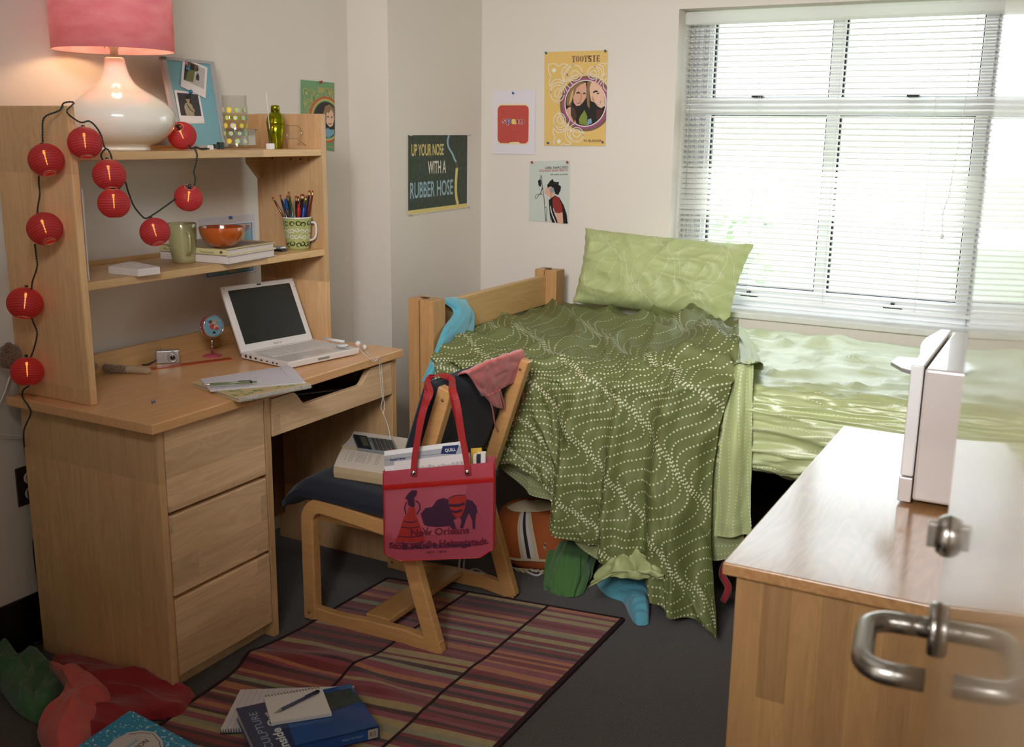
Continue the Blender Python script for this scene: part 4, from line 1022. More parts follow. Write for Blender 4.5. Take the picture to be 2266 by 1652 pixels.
# silver gadget
g = A(622, 556, 'z', S2); SIL = mat('silver_plastic', '#a9abb0', 0.25, metal=0.5)
fl = thing('folding_phone', g, 'small silver folding phone lying between the books and the patterned mug', 'phone')
mb = MB(); mb.box(g.x-0.045, g.x+0.012, g.y-0.010, g.y+0.016, S2, S2+0.007, BLACK); mb.build('phone_base', fl, bevel=0.003, bseg=3)
mb = MB(); mb.box(g.x-0.045, g.x+0.012, g.y-0.012, g.y+0.015, S2+0.0075, S2+0.017, SIL); mb.build('phone_lid', fl, bevel=0.004, bseg=3)
def onplane(u, v, P0, n):
    d = FW*FPX+RT*(u-IW/2)-UP*(v-IH/2); n = Vector(n); return CAM+d*((Vector(P0)-CAM).dot(n)/d.dot(n))
def obox(mb, q, a0, a1, b0, b1, h0, h1, m):
    v = [q(a, b, h) for a in (a0, a1) for b in (b0, b1) for h in (h0, h1)]
    mb.add(v, [(0, 1, 3, 2), (4, 6, 7, 5), (0, 4, 5, 1), (2, 3, 7, 6), (0, 2, 6, 4), (1, 5, 7, 3)], m); return mb
def zq(z, pts): return quadmap(*[A(u, v, 'z', z) for u, v in pts])
INKB = mat('ink_blue', '#2a3a7a', 0.6); INKG = mat('ink_grey', '#7d7a80', 0.7); RULE = mat('ruled_line', '#a9b0c4', 0.8)

# ------------------------------------------------------------------ laptop
LAPW = mat('laptop_white', '#e4ddda', 0.25, coat=0.4); KEY = mat('laptop_keys', '#d5cfcc', 0.4); SCR = mat('laptop_screen', '#0e0f0e', 0.22, coat=0.3); PORT = mat('laptop_port', '#3a3b40', 0.5); TPAD = mat('laptop_pad', '#cfc9c7', 0.35)
w = Vector((0.165, 0.986, 0)); d = Vector((0.986, -0.165, 0)); FL = Vector((0.484, 0.640, DZT)); BLc = FL-d*0.232; WL = 0.294
lap = thing('laptop', BLc+w*WL/2+d*0.11, 'open white laptop with a dark screen on the desk', 'laptop')
qb = planar(BLc, w*WL, -d*-0.228)          # a across, b towards the front
q = lambda a, b, h=0: BLc+w*(WL*a)+d*(0.228*b)+Vector((0, 0, h))
mb = MB(); obox(mb, q, 0, 1, 0, 1, 0.003, 0.0235, LAPW); mb.build('base', lap, bevel=0.004, bseg=3)
mb = MB(); rd = random.Random(1)
for r in range(6):
    x = 0.075
    ws = [0.06]*14 if r else [0.057]*15
    n = len(ws); b0 = 0.11+0.083*r; hgt = 0.073 if r else 0.045
    if r == 5: ws = [0.06, 0.06, 0.06, 0.075, 0.30, 0.075, 0.06, 0.06, 0.06]
    sc = 0.85/sum(ws)
    for ww in ws:
        obox(mb, q, x, x+ww*sc-0.007, b0 if r else b0+0.02, b0+hgt, 0.0236, 0.0255, KEY); x += ww*sc
mb.build('keyboard', lap, bevel=0.0006, bseg=1)
mb = MB(); obox(mb, q, 0.31, 0.69, 0.66, 0.93, 0.0235, 0.0239, TPAD); mb.build('trackpad', lap)
mb = MB(); obox(mb, q, 0.40, 0.56, 0.999, 1.003, 0.010, 0.017, mat('latch_grey', '#8f8a86', 0.3)); mb.build('latch', lap, bevel=0.001)
mb = MB()
for b0, b1, h0, h1, m in ((0.09, 0.13, 0.009, 0.018, PORT), (0.19, 0.23, 0.009, 0.018, PORT), (0.30, 0.34, 0.010, 0.016, BLACK), (0.42, 0.46, 0.010, 0.014, BLACK), (0.54, 0.58, 0.010, 0.014, BLACK), (0.66, 0.70, 0.009, 0.014, PORT), (0.75, 0.78, 0.009, 0.014, BLACK)):
    obox(mb, q, -0.002, 0.001, b0, b1, h0, h1, m)
mb.build('ports', lap)
th_ = math.radians(25); ld = (Vector((0, 0, 1))*math.cos(th_)-d*math.sin(th_)).normalized(); lnm = (d*math.cos(th_)+Vector((0, 0, 1))*math.sin(th_)).normalized()
L0 = BLc+Vector((0, 0, 0.020))-d*-0.006
ql = lambda a, b, h=0: L0+w*(WL*a)+ld*(0.222*b)+lnm*h
mb = MB(); obox(mb, ql, 0, 1, 0.0, 1, -0.011, 0, LAPW); lid = mb.build('lid', lap, bevel=0.004, bseg=3)
mb = MB(); obox(mb, ql, 0.075, 0.925, 0.115, 0.925, 0.0001, 0.0008, SCR); mb.build('screen', lid)
mb = MB(); S = Sheet(mb, ql, 0.0003); S.text('iBook G4', 0.445, 0.045, 0.11, 0.028, INKG, bold=0.01); S.rect(0.47, 0.955, 0.53, 0.975, BLACK)
for a, b in ((0.03, 0.96), (0.97, 0.96), (0.972, 0.86)): S.ell(a, b, 0.007, 0.009, INKG)
mb.build('bezel_marks', lid)

# music player remote, round case and earphones lying on the laptop
ZL = DZT+0.026
ep = thing('earphones', A(760, 765, 'z', ZL), 'white earphones with thin cable lying on the laptop and hanging off the desk', 'earphones')
def hang(pts, r, m, seg=7): return MB().tube(smoothpath(pts, 8), r, m, seg)
p = A(716, 750, 'z', ZL+0.004); p2 = A(762, 757, 'z', ZL+0.005); t = (p2-p).normalized(); MB().lathe([(0.0, 0), (0.0048, 0.001), (0.0048, (p2-p).length-0.001), (0, (p2-p).length)], p+Vector((0, 0, 0.002)), WHITE, 14, axis=t, ).build('remote', ep)
p = A(758, 768, 'z', ZL); mb = MB(); mb.lathe([(0.0, 0), (0.0175, 0), (0.019, 0.002), (0.019, 0.006), (0.0175, 0.009), (0, 0.010)], p, WHITE, 32); mb.build('round_case', ep)
MB().lathe([(0.0192, 0), (0.0196, 0.0015), (0.0192, 0.003)], p+Vector((0, 0, 0.0025)), mat('case_grey', '#7d7b7c', 0.3), 32).build('case_band', ep)
mb = MB(); MBp = A(792, 765, 'z', ZL+0.006)
for u, v in ((792, 760), (806, 768)):
    c = A(u, v, 'z', ZL+0.010) if u < 800 else A(u, v, 'z', DZT+0.012)
    e = thing('x', c, '', '') if False else None
    mb = MB(); mb.lathe([(0.0, 0), (0.0085, 0.001), (0.0095, 0.004), (0.006, 0.009), (0.003, 0.012), (0.0, 0.012)], c, WHITE, 18, axis=(0.6, -0.5, 0.3)); mb.tube([c, c+Vector((0.004, 0, -0.012))], 0.0026, WHITE, 8); mb.build('earbud', ep)
c0 = A(795, 772, 'z', ZL+0.004); c1 = A(806, 772, 'z', DZT+0.006); off = DX+0.006
k1 = A(838, 804, 'x', off); k1z = k1
mb = MB()
mb.tube(smoothpath([c0, A(812, 788, 'z', DZT+0.004), A(828, 799, 'z', DZT+0.003), Vector((off, k1.y, DZT-0.004)), A(842, 835, 'x', off), A(846, 880, 'x', off), A(843, 900, 'x', off+0.004), A(848, 913, 'x', off+0.006)], 8), 0.0009, CORD, 6)
mb.tube(smoothpath([c1, A(818, 786, 'z', DZT+0.004), A(832, 797, 'z', DZT+0.003), Vector((off, k1.y+0.008, DZT-0.004)), A(846, 835, 'x', off), A(849, 880, 'x', off), A(851, 900, 'x', off+0.004), A(848, 913, 'x', off+0.006)], 8), 0.0009, CORD, 6)
mb.ball(A(848, 914, 'x', off+0.006), 0.0032, CORD, 10)
mb.tube(smoothpath([A(848, 914, 'x', off+0.006), A(856, 935, 'x', off+0.01), A(862, 958, 'x', off+0.02), A(866, 985, 'x', off+0.03)], 8), 0.0013, CORD, 6)
mb.tube(smoothpath([A(735, 757, 'z', ZL+0.002), A(745, 768, 'z', ZL+0.001), A(770, 770, 'z', ZL+0.001), c0], 6), 0.0009, CORD, 6)
mb.build('cable', ep)

# ------------------------------------------------------------------ notebooks and pen on the desk
FLOR = mat('floral_cover', '#c9b285', 0.6); FG = mat('floral_green', '#8b9a58', 0.6); WIRE = mat('white_coil', '#d8d6d8', 0.35)
def spiral(mb, p0, p1, nrm, n, r, m, wr=0.0008, up=Vector((0, 0, 1))):
    ax = (p1-p0); L = ax.length; ax.normalize(); side = up.cross(ax).normalized(); pts = []
    for k in range(n*10+1):
        t = k/(n*10); w_ = 2*math.pi*n*t; pts.append(p0+ax*(L*t)+side*(r*math.cos(w_))+up*(r*math.sin(w_)))
    mb.tube(pts, wr, m, 5)
Qf = zq(DZT, [(526, 890), (691, 857), (590, 822), (423, 853)]); mb = MB(); book(mb, Qf, 0.010, FLOR, PAGES, 'none', 0.0005, 0.0012)
S = Sheet(mb, lambda a, b, h=0: Qf(a, b, 0.0105+h), 0.00015); rd = random.Random(5)
for k in range(120):
    a, b = rd.uniform(0.05, 0.95), rd.uniform(0.08, 0.94); r = rd.uniform(0.012, 0.035)
    n = 10; S.poly([(a+r*(1+0.3*math.sin(5*t))*math.cos(t), b+r*1.1*(1+0.3*math.sin(5*t))*math.sin(t)) for t in [2*math.pi*i/n for i in range(n)]], FG, 1)
    a2, b2 = a+rd.uniform(-.08, .08), b+rd.uniform(-.08, .08)
    if 0.02 < a2 < 0.98 and 0.02 < b2 < 0.98: S.stroke([(a, b), ((a+a2)/2+0.02, (b+b2)/2), (a2, b2)], 0.006, FG, 1)
fn_ = mb.build('floral_notebook', label='spiral notebook with tan and green floral cover lying at the desk edge', cat='notebook', group=None)
mb = MB(); spiral(mb, Qf(0.02, 0.01, 0.0045), Qf(0.98, 0.01, 0.0045), None, 46, 0.0062, WIRE); mb.build('coil', fn_)
RP = mat('ruled_paper', '#ddd6dc', 0.8)
Qr0 = zq(DZT+0.014, [(465, 863), (676, 845), (638, 808), (443, 838)])
def Qr(a, b, h=0): return Qr0(a, b, h+0.012*math.sin(math.pi*min(1, b*1.0))*b*0.9*(0.3+0.7*a))
mb = MB(); n = 10
P = [[Qr(i/n, j/n, 0) for i in range(n+1)] for j in range(n+1)]; B_ = [[Qr0(i/n, j/n, -0.0045) for i in range(n+1)] for j in range(n+1)]
mb.grid(P, RP, flip=True); mb.grid(B_, RP)
for e0, e1 in (([P[0][i] for i in range(n+1)], [B_[0][i] for i in range(n+1)]), ([P[n][i] for i in range(n+1)], [B_[n][i] for i in range(n+1)]), ([P[i][0] for i in range(n+1)], [B_[i][0] for i in range(n+1)]), ([P[i][n] for i in range(n+1)], [B_[i][n] for i in range(n+1)])):
    mb.grid([e0, e1], RP, smooth=False)
S = Sheet(mb, Qr, 0.0002)
for k in range(1, 17): S.stroke([(i/8, 0.05+0.92*k/17) for i in range(9)], 0.003, RULE, 2, asp=1.5)
for line, (a, b, n_) in enumerate(((0.08, 0.18, 7), (0.12, 0.3, 6), (0.50, 0.42, 5), (0.52, 0.50, 5), (0.60, 0.35, 3), (0.15, 0.42, 4))):
    S.stroke([(a+0.02*k+rd.uniform(-.003, .003), b+rd.uniform(-.02, .02)) for k in range(n_)], 0.003, INKG, 3, asp=1.5)
S.stroke([(0.86, 0.3+0.07*k) if k % 2 else (0.875, 0.3+0.07*k) for k in range(9)], 0.003, INKG, 3, asp=1.5)
rn = mb.build('ruled_notebook', label='open spiral notebook with ruled handwritten page, on top of the floral notebook', cat='notebook')
mb = MB(); spiral(mb, Qr0(0.02, 0.0, -0.001), Qr0(0.98, 0.0, -0.001), None, 44, 0.0050, WIRE); mb.build('coil', rn)
PGN = mat('pen_green', '#7f9166', 0.25, metal=0.3)
p0 = A(446, 851, 'z', DZT+0.026); p1 = A(568, 844, 'z', DZT+0.026); dd_ = (p1-p0); L = dd_.length; dd_.normalize()
pn = thing('mechanical_pencil', p0, 'pale green mechanical pencil lying across the ruled notebook on the desk', 'pencil')
MB().lathe([(0.0004, 0), (0.0006, 0.004), (0.0022, 0.012), (0.003, 0.018), (0.003, 0.022)], p0, STEEL, 12, axis=dd_).build('tip', pn)
MB().lathe([(0.0, 0.022), (0.0034, 0.022), (0.0036, L-0.015), (0.0026, L-0.014), (0.0026, L), (0, L)], p0, PGN, 16, axis=dd_).build('barrel', pn)
mb = MB(); mb.tube([p0+dd_*(L-0.016)+Vector((0, 0, 0.0035)), p0+dd_*(L-0.016)+Vector((0, 0, 0.005)), p0+dd_*(L-0.05)+Vector((0, 0, 0.0048))], 0.0008, BLACK, 6); mb.lathe([(0.0038, L-0.018), (0.0038, L-0.012)], p0, BLACK, 12, axis=dd_); mb.build('clip', pn)

# push pin maker
def pin(p, n, hexc, label, group=None, s=1.0, tilt=None):
    n = Vector(n).normalized(); m = mat('pin_'+hexc[1:], hexc, 0.2, coat=0.5); mb = MB()
    mb.lathe([(0.0, 0.0), (0.0045*s, 0.0), (0.0047*s, 0.0015*s), (0.0022*s, 0.003*s), (0.0022*s, 0.0075*s), (0.0042*s, 0.009*s), (0.0042*s, 0.0105*s), (0, 0.0108*s)], Vector(p)+n*0.001, m, 14, axis=n)
    mb.lathe([(0.0005, -0.001), (0.0005, 0.001)], Vector(p), STEEL, 6, axis=n)
    return mb.build('push_pin', label=label, cat='push pin', group=group)
p = A(335, 889, 'z', DZT+0.006); mb = MB(); nn_ = Vector((0.35, 0.9, 0.25)).normalized()
pin(p-Vector((0, 0, 0.0015)), nn_, '#2f66ad', 'clear blue push pin lying loose on the desk top', s=0.9)

# ------------------------------------------------------------------ camera, clock, ruler, toy
SILV = mat('camera_silver', '#b7b3b2', 0.32, metal=0.75); LENS = mat('lens_glass', '#121419', 0.08, coat=1.0)
c0 = A(370, 808, 'z', DZT); c1 = A(398, 802, 'z', DZT); cw = (c1-c0); cw.z = 0; cw.normalize(); cl_ = 0.066; cdv = Vector((-cw.y, cw.x, 0))
c0 = A(372, 808, 'z', DZT)
cam_t = thing('compact_camera', c0+cw*0.02, 'small silver compact camera with wrist strap standing by the back rail', 'camera')
c0 = A(345, 806, 'z', DZT); cw = (A(399, 803, 'z', DZT)-c0).normalized(); cdv = Vector((-cw.y, cw.x, 0)); kk = 53/FPX*(c0-CAM).dot(FW); 
wd_ = (A(399, 803, 'z', DZT)-c0).length; hgt = 0.042
qc = lambda a, b, h=0: c0+cw*(wd_*a)+Vector((0, 0, hgt*b))-cdv*h
mb = MB(); obox(mb, qc, 0, 1, 0.0, 1, -0.020, 0, SILV); cb_ = mb.build('camera_body', cam_t, bevel=0.004, bseg=3)
cn_ = -cdv
mb = MB(); lc = qc(0.70, 0.48); mb.lathe([(0.0, 0), (0.0155, 0), (0.0155, 0.003), (0.013, 0.0045), (0.0125, 0.003), (0.010, 0.004), (0.0, 0.004)], lc, SILV, 32, axis=cn_); mb.build('lens_ring', cam_t)
MB().lathe([(0.0, 0.0045), (0.0075, 0.0045), (0.007, 0.0055), (0, 0.0058)], lc, LENS, 24, axis=cn_).build('lens', cam_t)
mb = MB(); obox(mb, qc, 0.62, 0.78, 0.82, 0.92, 0, 0.0008, LENS); obox(mb, qc, 0.40, 0.52, 0.84, 0.93, 0, 0.0008, WHITE); S = Sheet(mb, qc, 0.0004); S.text('Power', 0.34, 0.3, 0.25, 0.07, INKG, rot=math.pi/2, asp=wd_/hgt)
mb.build('front_windows', cam_t)
mb = MB(); mb.lathe([(0.0, 0), (0.007, 0), (0.007, 0.003), (0, 0.003)], qc(0.30, 1.0, -0.010), SILV, 20); mb.build('shutter_button', cam_t)
mb = MB(); mb.tube(smoothpath([qc(0.02, 0.35, -0.01), qc(-0.1, 0.2, 0.005), qc(-0.35, 0.03, 0.01), qc(-0.55, 0.02, 0.0), qc(-0.3, 0.02, -0.01), qc(0, 0.25, -0.01)], 6), 0.0016, BLACK, 6); mb.ball(qc(0.05, 0.42, 0.002), 0.0035, CHROME, 12, sc=(1, 1, 0.6)); mb.build('wrist_strap', cam_t)
# alarm clock
PNK = mat('clock_pink', '#c24f68', 0.35, coat=0.4); DIAL = mat('clock_dial', '#6f9db0', 0.4); PRED = mat('print_red', '#b5443c', 0.4); PFL = mat('print_flesh', '#d9a184', 0.4)
cb = A(470, 788, 'z', DZT); clk = thing('alarm_clock', cb, 'small round pink alarm clock on a pink stand, left of the laptop', 'clock')
MB().lathe([(0.0, 0), (0.029, 0), (0.030, 0.002), (0.028, 0.004), (0.010, 0.007), (0.0, 0.008)], cb, PNK, 36).build('stand_base', clk)
MB().lathe([(0.004, 0.007), (0.004, 0.032), (0.006, 0.034), (0, 0.036)], cb, CHROME, 16).build('stem', clk)
ca = Vector((0.95, -0.30, 0.12)).normalized(); cc = cb+Vector((0, 0, 0.077)); cc = A(468, 721, 'x', cb.x); cc.x = cb.x
mb = MB(); mb.lathe([(0.0, -0.016), (0.030, -0.016), (0.0335, -0.013), (0.0345, 0.010), (0.034, 0.012)], cc, PNK, 40, axis=ca); mb.build('case', clk)
MB().lathe([(0.0350, 0.010), (0.0360, 0.013), (0.0345, 0.016), (0.0325, 0.0155), (0.0325, 0.012)], cc, CHROME, 40, axis=ca).build('bezel', clk)
a_ = Vector((0, 0, 1)).cross(ca).normalized(); b_ = ca.cross(a_)
dm = lambda a, b, h=0: cc+ca*(0.0125+h)+a_*((a-0.5)*0.064)+b_*((b-0.5)*0.064)
mb = MB(); S = Sheet(mb, dm, 0.0001); S.ell(0.5, 0.5, 0.5, 0.5, DIAL, 1, 36)
for a, b, r, m in ((0.38, 0.66, 0.10, PFL), (0.36, 0.72, 0.10, PBR), (0.60, 0.68, 0.10, PFL), (0.62, 0.76, 0.10, PTAN), (0.42, 0.48, 0.14, PRED), (0.64, 0.44, 0.13, PFL), (0.66, 0.36, 0.1, PRED)): S.ell(a, b, r, r*0.9, m)
S.poly([(0.42, 0.14), (0.58, 0.12), (0.56, 0.22), (0.48, 0.26), (0.43, 0.22)], PB)
S.stroke([(0.5, 0.5), (0.38, 0.66)], 0.02, PB); S.stroke([(0.5, 0.5), (0.74, 0.7)], 0.014, PB); S.stroke([(0.5, 0.5), (0.5, 0.28)], 0.012, PB)
for k in range(12): S.ell(0.5+0.44*math.cos(k*math.pi/6), 0.5+0.44*math.sin(k*math.pi/6), 0.014, 0.014, PAPER, 3, 8)
mb.build('dial', clk)
mb = MB(); mb.tube([cc+a_*0.037*math.cos(t)-Vector((0, 0, 1))*0.040*math.sin(t) for t in [math.pi*i/20 for i in range(21)]], 0.0016, CHROME, 8)
for s_ in (-1, 1): mb.ball(cc+a_*0.037*s_, 0.0035, CHROME, 12)
mb.tube([cc-Vector((0, 0, 0.040)), cb+Vector((0, 0, 0.034))], 0.003, CHROME, 8); mb.build('yoke', clk)
mb = MB(); mb.tube([cc-ca*0.016, cc-ca*0.024], 0.003, STEEL, 8); mb.build('winder', clk)
# ruler
RUL = mat('ruler_orange', '#b0441f', 0.3); r0, r1 = A(330, 819, 'z', DZT), A(515, 795, 'z', DZT); rv = (r1-r0); rs = Vector((-rv.y, rv.x, 0)).normalized()*0.026
q = planar(r0, rv, rs); mb = MB(); obox(mb, q, 0, 1, 0, 1, 0, 0.0025, RUL); S = Sheet(mb, lambda a, b, h=0: q(a, b, 0.0025+h), 0.0001)
for k in range(1, 60): S.stroke([(k/60, 0.0), (k/60, 0.35 if k % 5 else 0.6)], 0.0012, PBR, 1, asp=8)
mb.build('ruler', label='flat orange ruler lying in front of the camera and clock', cat='ruler')
# sock toy behind the hutch side
def knit(name, c1, c2, sc):
    m = mat(name, c1, 0.95, sheen=0.4); N, L = nodes(m); b = N['Principled BSDF']; tc = N.new('ShaderNodeTexCoord'); n = N.new('ShaderNodeTexNoise'); n.inputs['Scale'].default_value = sc; L.new(tc.outputs['Object'], n.inputs['Vector'])
    r = N.new('ShaderNodeValToRGB'); r.color_ramp.interpolation = 'CONSTANT'; r.color_ramp.elements[0].position = 0.0; r.color_ramp.elements[0].color = rgb(c2); r.color_ramp.elements[1].position = 0.5; r.color_ramp.elements[1].color = rgb(c1)
    L.new(n.outputs['Fac'], r.inputs[0]); L.new(r.outputs[0], b.inputs['Base Color']); bp = N.new('ShaderNodeBump'); bp.inputs['Strength'].default_value = 0.8; bp.inputs['Distance'].default_value = 0.003; L.new(n.outputs['Fac'], bp.inputs['Height']); L.new(bp.outputs['Normal'], b.inputs['Normal']); return m
BRK = knit('brown_knit', '#5f4938', '#927a66', 420); CRK = mat('cream_knit', '#b39d82', 0.95, bump=0.6, bscale=300)
toy = thing('sock_toy', (0.10, 0.09, DZT), 'brown knitted stuffed toy sitting behind the hutch side panel, one arm on the desk', 'stuffed toy')
tb0 = Vector((0.135, 0.125, DZT)); mb = MB(); mb.ball(tb0+Vector((0, 0, 0.045)), 0.05, BRK, 24, sc=(0.95, 0.85, 1)); mb.build('body', toy)
hd0 = Vector((0.02, -0.045, DZT+0.035)); hq = A(22, 788, 'x', 0.05); MB().ball(hq, 0.034, BRK, 24, sc=(0.9, 1.0, 1.0)).build('head', toy)
mb = MB(); mb.tube(smoothpath([hq+Vector((0.0, 0.02, -0.01)), (0.07, 0.05, DZT+0.05), tb0+Vector((-0.02, -0.02, 0.06))], 6), 0.022, BRK, 14); mb.build('neck', toy)
ec = A(19, 769, 'x', 0.07); MB().ball(ec, 0.014, BRK, 16, sc=(0.6, 1, 1.1)).build('ear', toy)
ec2 = A(6, 795, 'x', 0.04); MB().ball(ec2, 0.020, CRK, 16, sc=(0.7, 0.8, 1.2)).build('muzzle', toy)
a0_ = tb0+Vector((0.01, 0.03, 0.05)); arm = smoothpath([a0_, A(215, 808, 'z', DZT+0.02), A(240, 815, 'z', DZT+0.016), A(280, 817, 'z', DZT+0.012)], 6)
mb = MB(); mb.tube(arm, [0.017-0.005*i/(len(arm)-1)+0.0008*math.sin(i*2.1) for i in range(len(arm))], BRK, 16); mb.build('arm', toy)
hand = smoothpath([arm[-1], A(300, 818, 'z', DZT+0.011), A(325, 820, 'z', DZT+0.010), A(332, 820, 'z', DZT+0.009)], 6); n = len(hand)
mb = MB(); mb.tube(hand, [0.0118*(1-(i/(n-1))**4)**0.5+0.0004 for i in range(n)], CRK, 16); mb.build('paw', toy)

# papers in the pencil drawer
mb = MB(); mb.box(0.30, 0.545, 0.60, 0.86, 0.6325, 0.636, mat('file_card', '#6e5138', 0.7)); mb.build('file_folder', label='brown folder lying inside the open pencil drawer', cat='folder')
mb = MB(); mb.tube([(0.30, 0.56, 0.650), (0.53, 0.90, 0.655)], 0.003, mat('steel_rule', '#8b94a3', 0.3, metal=0.6), 6); mb.box(0.52, 0.535, 0.56, 0.90, 0.636, 0.644, mat('steel_rule', '#8b94a3')); mb.build('metal_rule', label='thin grey metal rule inside the pencil drawer', cat='rule')

# ------------------------------------------------------------------ wall outlet, plugs and cables at the left
OUTP = mat('outlet_plate', '#4a3f39', 0.3, metal=0.5)
tl = A(31, 1037, 'x', 0.0); blp = A(44, 1118, 'x', 0.0); oy, oz0, oz1 = tl.y, blp.z-0.003, tl.z
ou = thing('wall_outlet', (0, oy+0.04, oz0), 'dark metal wall outlet plate half hidden by the desk side', 'outlet')
MB().box(0, 0.006, oy, oy+0.078, oz0, oz1, OUTP).build('cover_plate', ou, bevel=0.003)
for z in (oz0+0.032, oz0+0.078): MB().lathe([(0.0, 0), (0.017, 0), (0.017, 0.0015), (0.015, 0.002), (0, 0.002)], (0.006, oy+0.039, z), mat('socket_white', '#d9d6d2', 0.4), 24, axis=(1, 0, 0)).build('socket', ou)
MB().box(0.008, 0.030, oy+0.028, oy+0.050, oz0+0.066, oz0+0.09, mat('red_plug', '#b02a22', 0.4)).build('power_plug', bevel=0.003, label='red power plug in the upper socket of the wall outlet', cat='plug')
mb = MB(); mb.box(0.008, 0.028, oy+0.028, oy+0.050, oz0+0.020, oz0+0.044, GCORD)
mb.tube(smoothpath([(0.028, oy+0.04, oz0+0.03), (0.040, oy+0.035, oz0-0.02), A(75, 1200, 'x', 0.03), A(85, 1290, 'x', 0.03), A(92, 1350, 'x', 0.04), A(88, 1400, 'z', 0.008), A(70, 1440, 'z', 0.006)], 8), 0.004, BLACK, 8)
mb.build('plug_cable', label='thick black cord with plug hanging from the outlet to the floor', cat='cord')
mb = MB(); mb.tube(smoothpath([A(97, 1395, 'z', 0.012), A(90, 1420, 'z', 0.006), A(55, 1425, 'z', 0.006), A(0, 1440, 'z', 0.006), A(-40, 1445, 'z', 0.006)], 8), 0.005, BLACK, 8); mb.build('floor_cable', label='black cable running along the carpet at the left wall', cat='cable')
mb = MB(); mb.tube(smoothpath([(0.03, 0.10, 0.72), A(35, 808, 'x', 0.02), A(18, 845, 'x', 0.02), A(0, 890, 'x', 0.02), A(-60, 980, 'x', 0.02), A(-50, 955, 'x', 0.02), A(0, 960, 'x', 0.02), A(30, 964, 'x', 0.02), A(60, 965, 'x', 0.02)], 8), 0.0022, CORD, 7); mb.build('lamp_cord', label='thin white lamp cord looping down the wall beside the desk', cat='cord')

# ------------------------------------------------------------------ posters
def sheetobj(name, q, front, back, painter, label, cat, lift=0.00025, group=None, th=0.0008):
    mb = MB(); slab(mb, q, front, back, th); painter(Sheet(mb, q, lift)); return mb.build(name, label=label, cat=cat, group=group)
def P_(hexc, name=None): return mat('ink_'+hexc[1:], hexc, 0.5)
YEL, BRN, PUR, OFF = P_('#dfb96c'), P_('#7a5a48'), P_('#9c4f78'), P_('#e6ddd0')
def stencil(S, a0, b0, w_, h_, m, word='TOOTSIE'):
    n = len(word); cw_ = w_/n; asp = w_/h_
    for i, ch in enumerate(word):
        x = a0+i*cw_; W_ = cw_*0.88; X = lambda t: x+W_*t; Y = lambda t: b0+h_*t
        R = lambda x0, y0, x1, y1: S.poly([(X(x0), Y(y0)), (X(x1), Y(y0)), (X(x1), Y(y1)), (X(x0), Y(y1))], m, 3)
        if ch == 'T': R(.33, .0, .66, .80); R(.0, .84, .46, 1); R(.54, .84, 1, 1); R(.22, 0, .78, .10); R(0, .62, .10, .84); R(.9, .62, 1, .84)
        if ch == 'O':
            for s_ in (-1, 1):
                o_ = [(.5+s_*(.06+.44*math.sin(t)), .5+.5*math.cos(t)) for t in [math.pi*k/12 for k in range(13)]]; i_ = [(.5+s_*(.06+.10*math.sin(t)), .5+.38*math.cos(t)) for t in [math.pi*k/12 for k in range(13)]]
                S.poly([(X(p[0]), Y(p[1])) for p in o_+i_[::-1]], m, 3)
        if ch == 'S': R(.05, .80, .95, 1) ; R(.05, .42, .38, .9); S.poly([(X(.05), Y(.62)), (X(.35), Y(.72)), (X(.95), Y(.38)), (X(.70), Y(.26))], m, 3); R(.62, .1, .95, .48); R(.05, 0, .95, .18); R(.05, .1, .14, .34); R(.86, .66, .95, .9)
        if ch == 'I': R(.30, 0, .70, 1); R(.12, 0, .88, .1); R(.12, .9, .88, 1)
        if ch == 'E': R(.08, 0, .44, 1); R(.5, .86, .95, 1); R(.5, .44, .78, .56); R(.5, 0, .95, .14); R(.86, 0, .95, .32); R(.86, .68, .95, 1)
